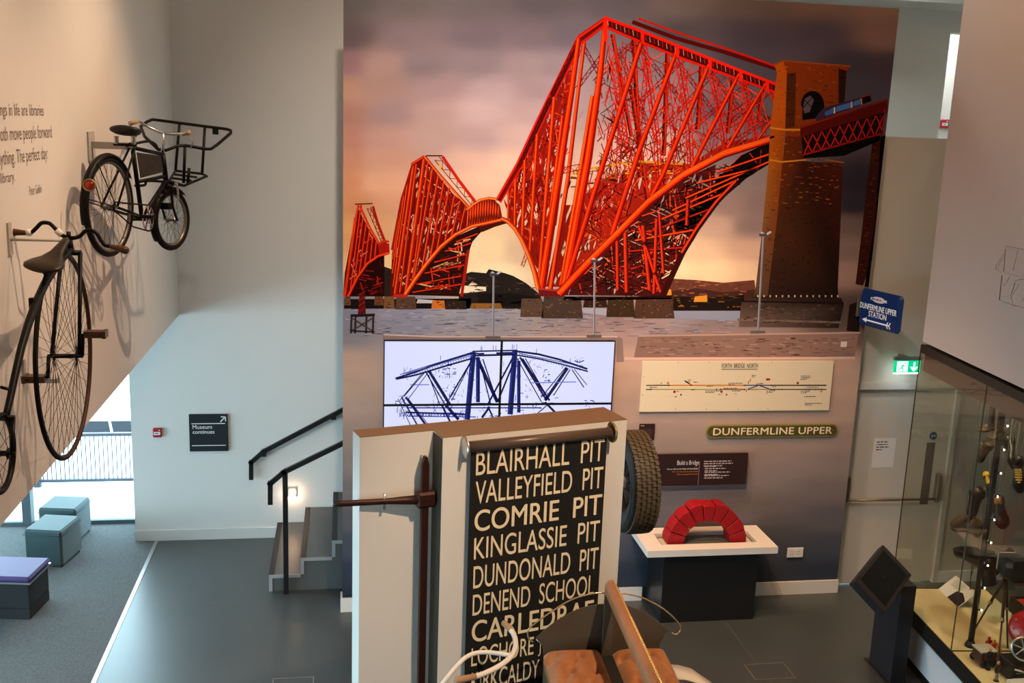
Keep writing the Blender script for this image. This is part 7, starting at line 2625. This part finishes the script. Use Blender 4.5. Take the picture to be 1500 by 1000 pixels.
# saddle: leather, broad at the back, nose up to the head
sad = mat('penny_saddle_leather', (.028, .017, .007), .38, var=.3, scale=20)
c0, c1 = atY(62, 389, 5.66), atY(96, 357, 5.86)
sdir = (c1 - c0)
sl_ = sdir.length
sdir.normalize()
sr = Vector((1, 0, 0))
sr = (sr - sdir * sr.dot(sdir)).normalized()
su = sr.cross(sdir)
if su.z < 0:
    su = -su
rings = []
for t_, w_, d_, l_ in ((-.22, .03, .012, .0), (-.16, .085, .03, .005), (.0, .105, .042, .0), (.2, .10, .045, -.01), (.4, .065, .04, -.012), (.6, .035, .032, 0), (.85, .026, .026, .012), (1.05, .022, .022, .02), (1.12, .008, .01, .02)):
    ring = []
    for k in range(16):
        a2 = 2 * math.pi * k / 16
        s_, c_ = math.sin(a2), math.cos(a2)
        ring.append(c0 + sdir * (sl_ * t_) + sr * (w_ * c_) + su * ((d_ * .45 * s_ if s_ > 0 else d_ * s_ * .9) + l_))
    rings.append(ring)
build('saddle', MB().loft(rings), sad, pf)
build('saddle_spring', MB().tube([c1, c1 - Vector((0, 0, .05)), (c0 + c1) / 2 - Vector((0, 0, .07)), c0 - su * .05], .008, 8), bk_black, pf)
# axle, cranks, pedals
build('axle', MB().tube([PH - Xv * .095, PH + Xv * .095], .011, 8), bk_black, pf)
pr = atX(125, 494, XP + .09)
pl2 = atX(71, 546, XP - .09)
build('crank', MB().tube([PH + Xv * .09, Vector((XP + .09, PH.y + .04, PH.z + .12))], .011, 8), bk_black, pf)
build('crank', MB().tube([PH - Xv * .09, Vector((XP - .09, PH.y - .04, PH.z - .12))], .011, 8), bk_black, pf)
for s, sg2 in ((1, 1), (-1, -1)):
    q_ = Vector((XP + .10 * s, PH.y + .04 * sg2, PH.z + .12 * sg2))
    build('pedal', MB().box((min(q_.x, q_.x + .115 * s), q_.y - .035, q_.z - .018), (max(q_.x, q_.x + .115 * s), q_.y + .035, q_.z - .004)).box((min(q_.x, q_.x + .115 * s), q_.y - .035, q_.z + .004), (max(q_.x, q_.x + .115 * s), q_.y + .035, q_.z + .018)).box((min(q_.x + .1 * s, q_.x + .12 * s), q_.y - .04, q_.z - .021), (max(q_.x + .1 * s, q_.x + .12 * s), q_.y + .04, q_.z + .021)), woodg, pf)
# brackets of the penny-farthing
q0 = atX(10, 326, XBULK)
b2 = thing('wall_bracket', 'pale steel wall bracket behind the penny-farthing\'s handlebar', 'bracket', (XBULK, 6.11, 4.2))
build('plate', MB().box((XBULK, 6.085, 4.15), (XBULK + .012, 6.14, q0.z)), gy, b2)
build('arm', MB().tube([Vector((XBULK + .012, 6.11, 4.235)), Vector((XP - .03, 6.11, 4.235))], .008, 8).tube([Vector((XP - .03, 6.11, 4.235)), Vector((XP - .005, crown.y + .02, crown.z + .02))], .008, 8), gy, b2)
q0 = atX(33, 531, XBULK)
b3 = thing('wall_bracket', 'small angled steel bracket behind the penny-farthing\'s big wheel', 'bracket', (XBULK, q0.y, q0.z - .12))
build('plate', MB().box((XBULK, q0.y - .02, q0.z - .12), (XBULK + .012, q0.y + .02, q0.z + .02)), gy, b3)
build('arm', MB().box((XBULK + .0121, q0.y - .018, q0.z - .12), (XP - .1, q0.y + .018, q0.z - .095)), gy, b3)

# ------------------------------------------------------------------ quotation lettered on the bicycle wall
qm = mat('wall_lettering', (.16, .11, .085), .7, var=.02)
qt = thing('wall_quotation', 'thin dark quotation lettered on the cream bicycle wall', 'lettering', (XBULK, 5.5, 5.0))
h0 = atX(40, 160, XBULK)
ends = [('The best things in life are libraries', 64, 153, 171), ('and bicycles. They both move people forward', 76, 183, 203), ('without wasting anything. The perfect day:', 70, 214, 234), ('riding a bike to the library.', 22, 250, 266)]
ref = atX(64, 171, XBULK)
zs_ = []
xh = atX(64, 153, XBULK).z - atX(64, 171, XBULK).z
for s_, xe, yt, yb in ends:
    a2 = atX(xe, yb, XBULK)
    t2 = atX(xe, yt, XBULK)
    hgt = t2.z - a2.z
    mbt = text_mb(s_, (0, 0, 0), Yv, Zv, height=hgt * 1.22, bold=-.014)
    wmax = max(v_.y for v_ in mbt.v)
    vis = {0: ('ngs in life are libraries', 0), 1: ('oth move people forward', 0), 2: ('ything. The perfect day:', 0), 3: ('library.', 0)}
    dst = a2.y - atX(1, yb + (64 - 1) * .1, XBULK).y
    o = Vector((XBULK, a2.y, a2.z - hgt * .22))
    # condensed so that the line endings fall where they do on the wall
    part = text_mb(vis[len(zs_)][0], (0, 0, 0), Yv, Zv, height=1.0)
    pwid = max(v_.y for v_ in part.v)
    full = text_mb(s_, (0, 0, 0), Yv, Zv, height=1.0)
    fwid = max(v_.y for v_ in full.v)
    wid = dst * fwid / pwid
    build('lettering', text_mb(s_, o - Yv * wid, Yv, Zv, width=wid, height=hgt * 1.22, bold=.001, lift=.0012), qm, qt)
    zs_.append(a2.z)
a2 = atX(61, 282, XBULK)
t2 = atX(43, 283, XBULK)
build('attribution', text_mb('Peter Golkin', (XBULK, t2.y, a2.z), Yv, Zv, width=a2.y - t2.y, height=.055, bold=-.005, lift=.0012), qm, qt)
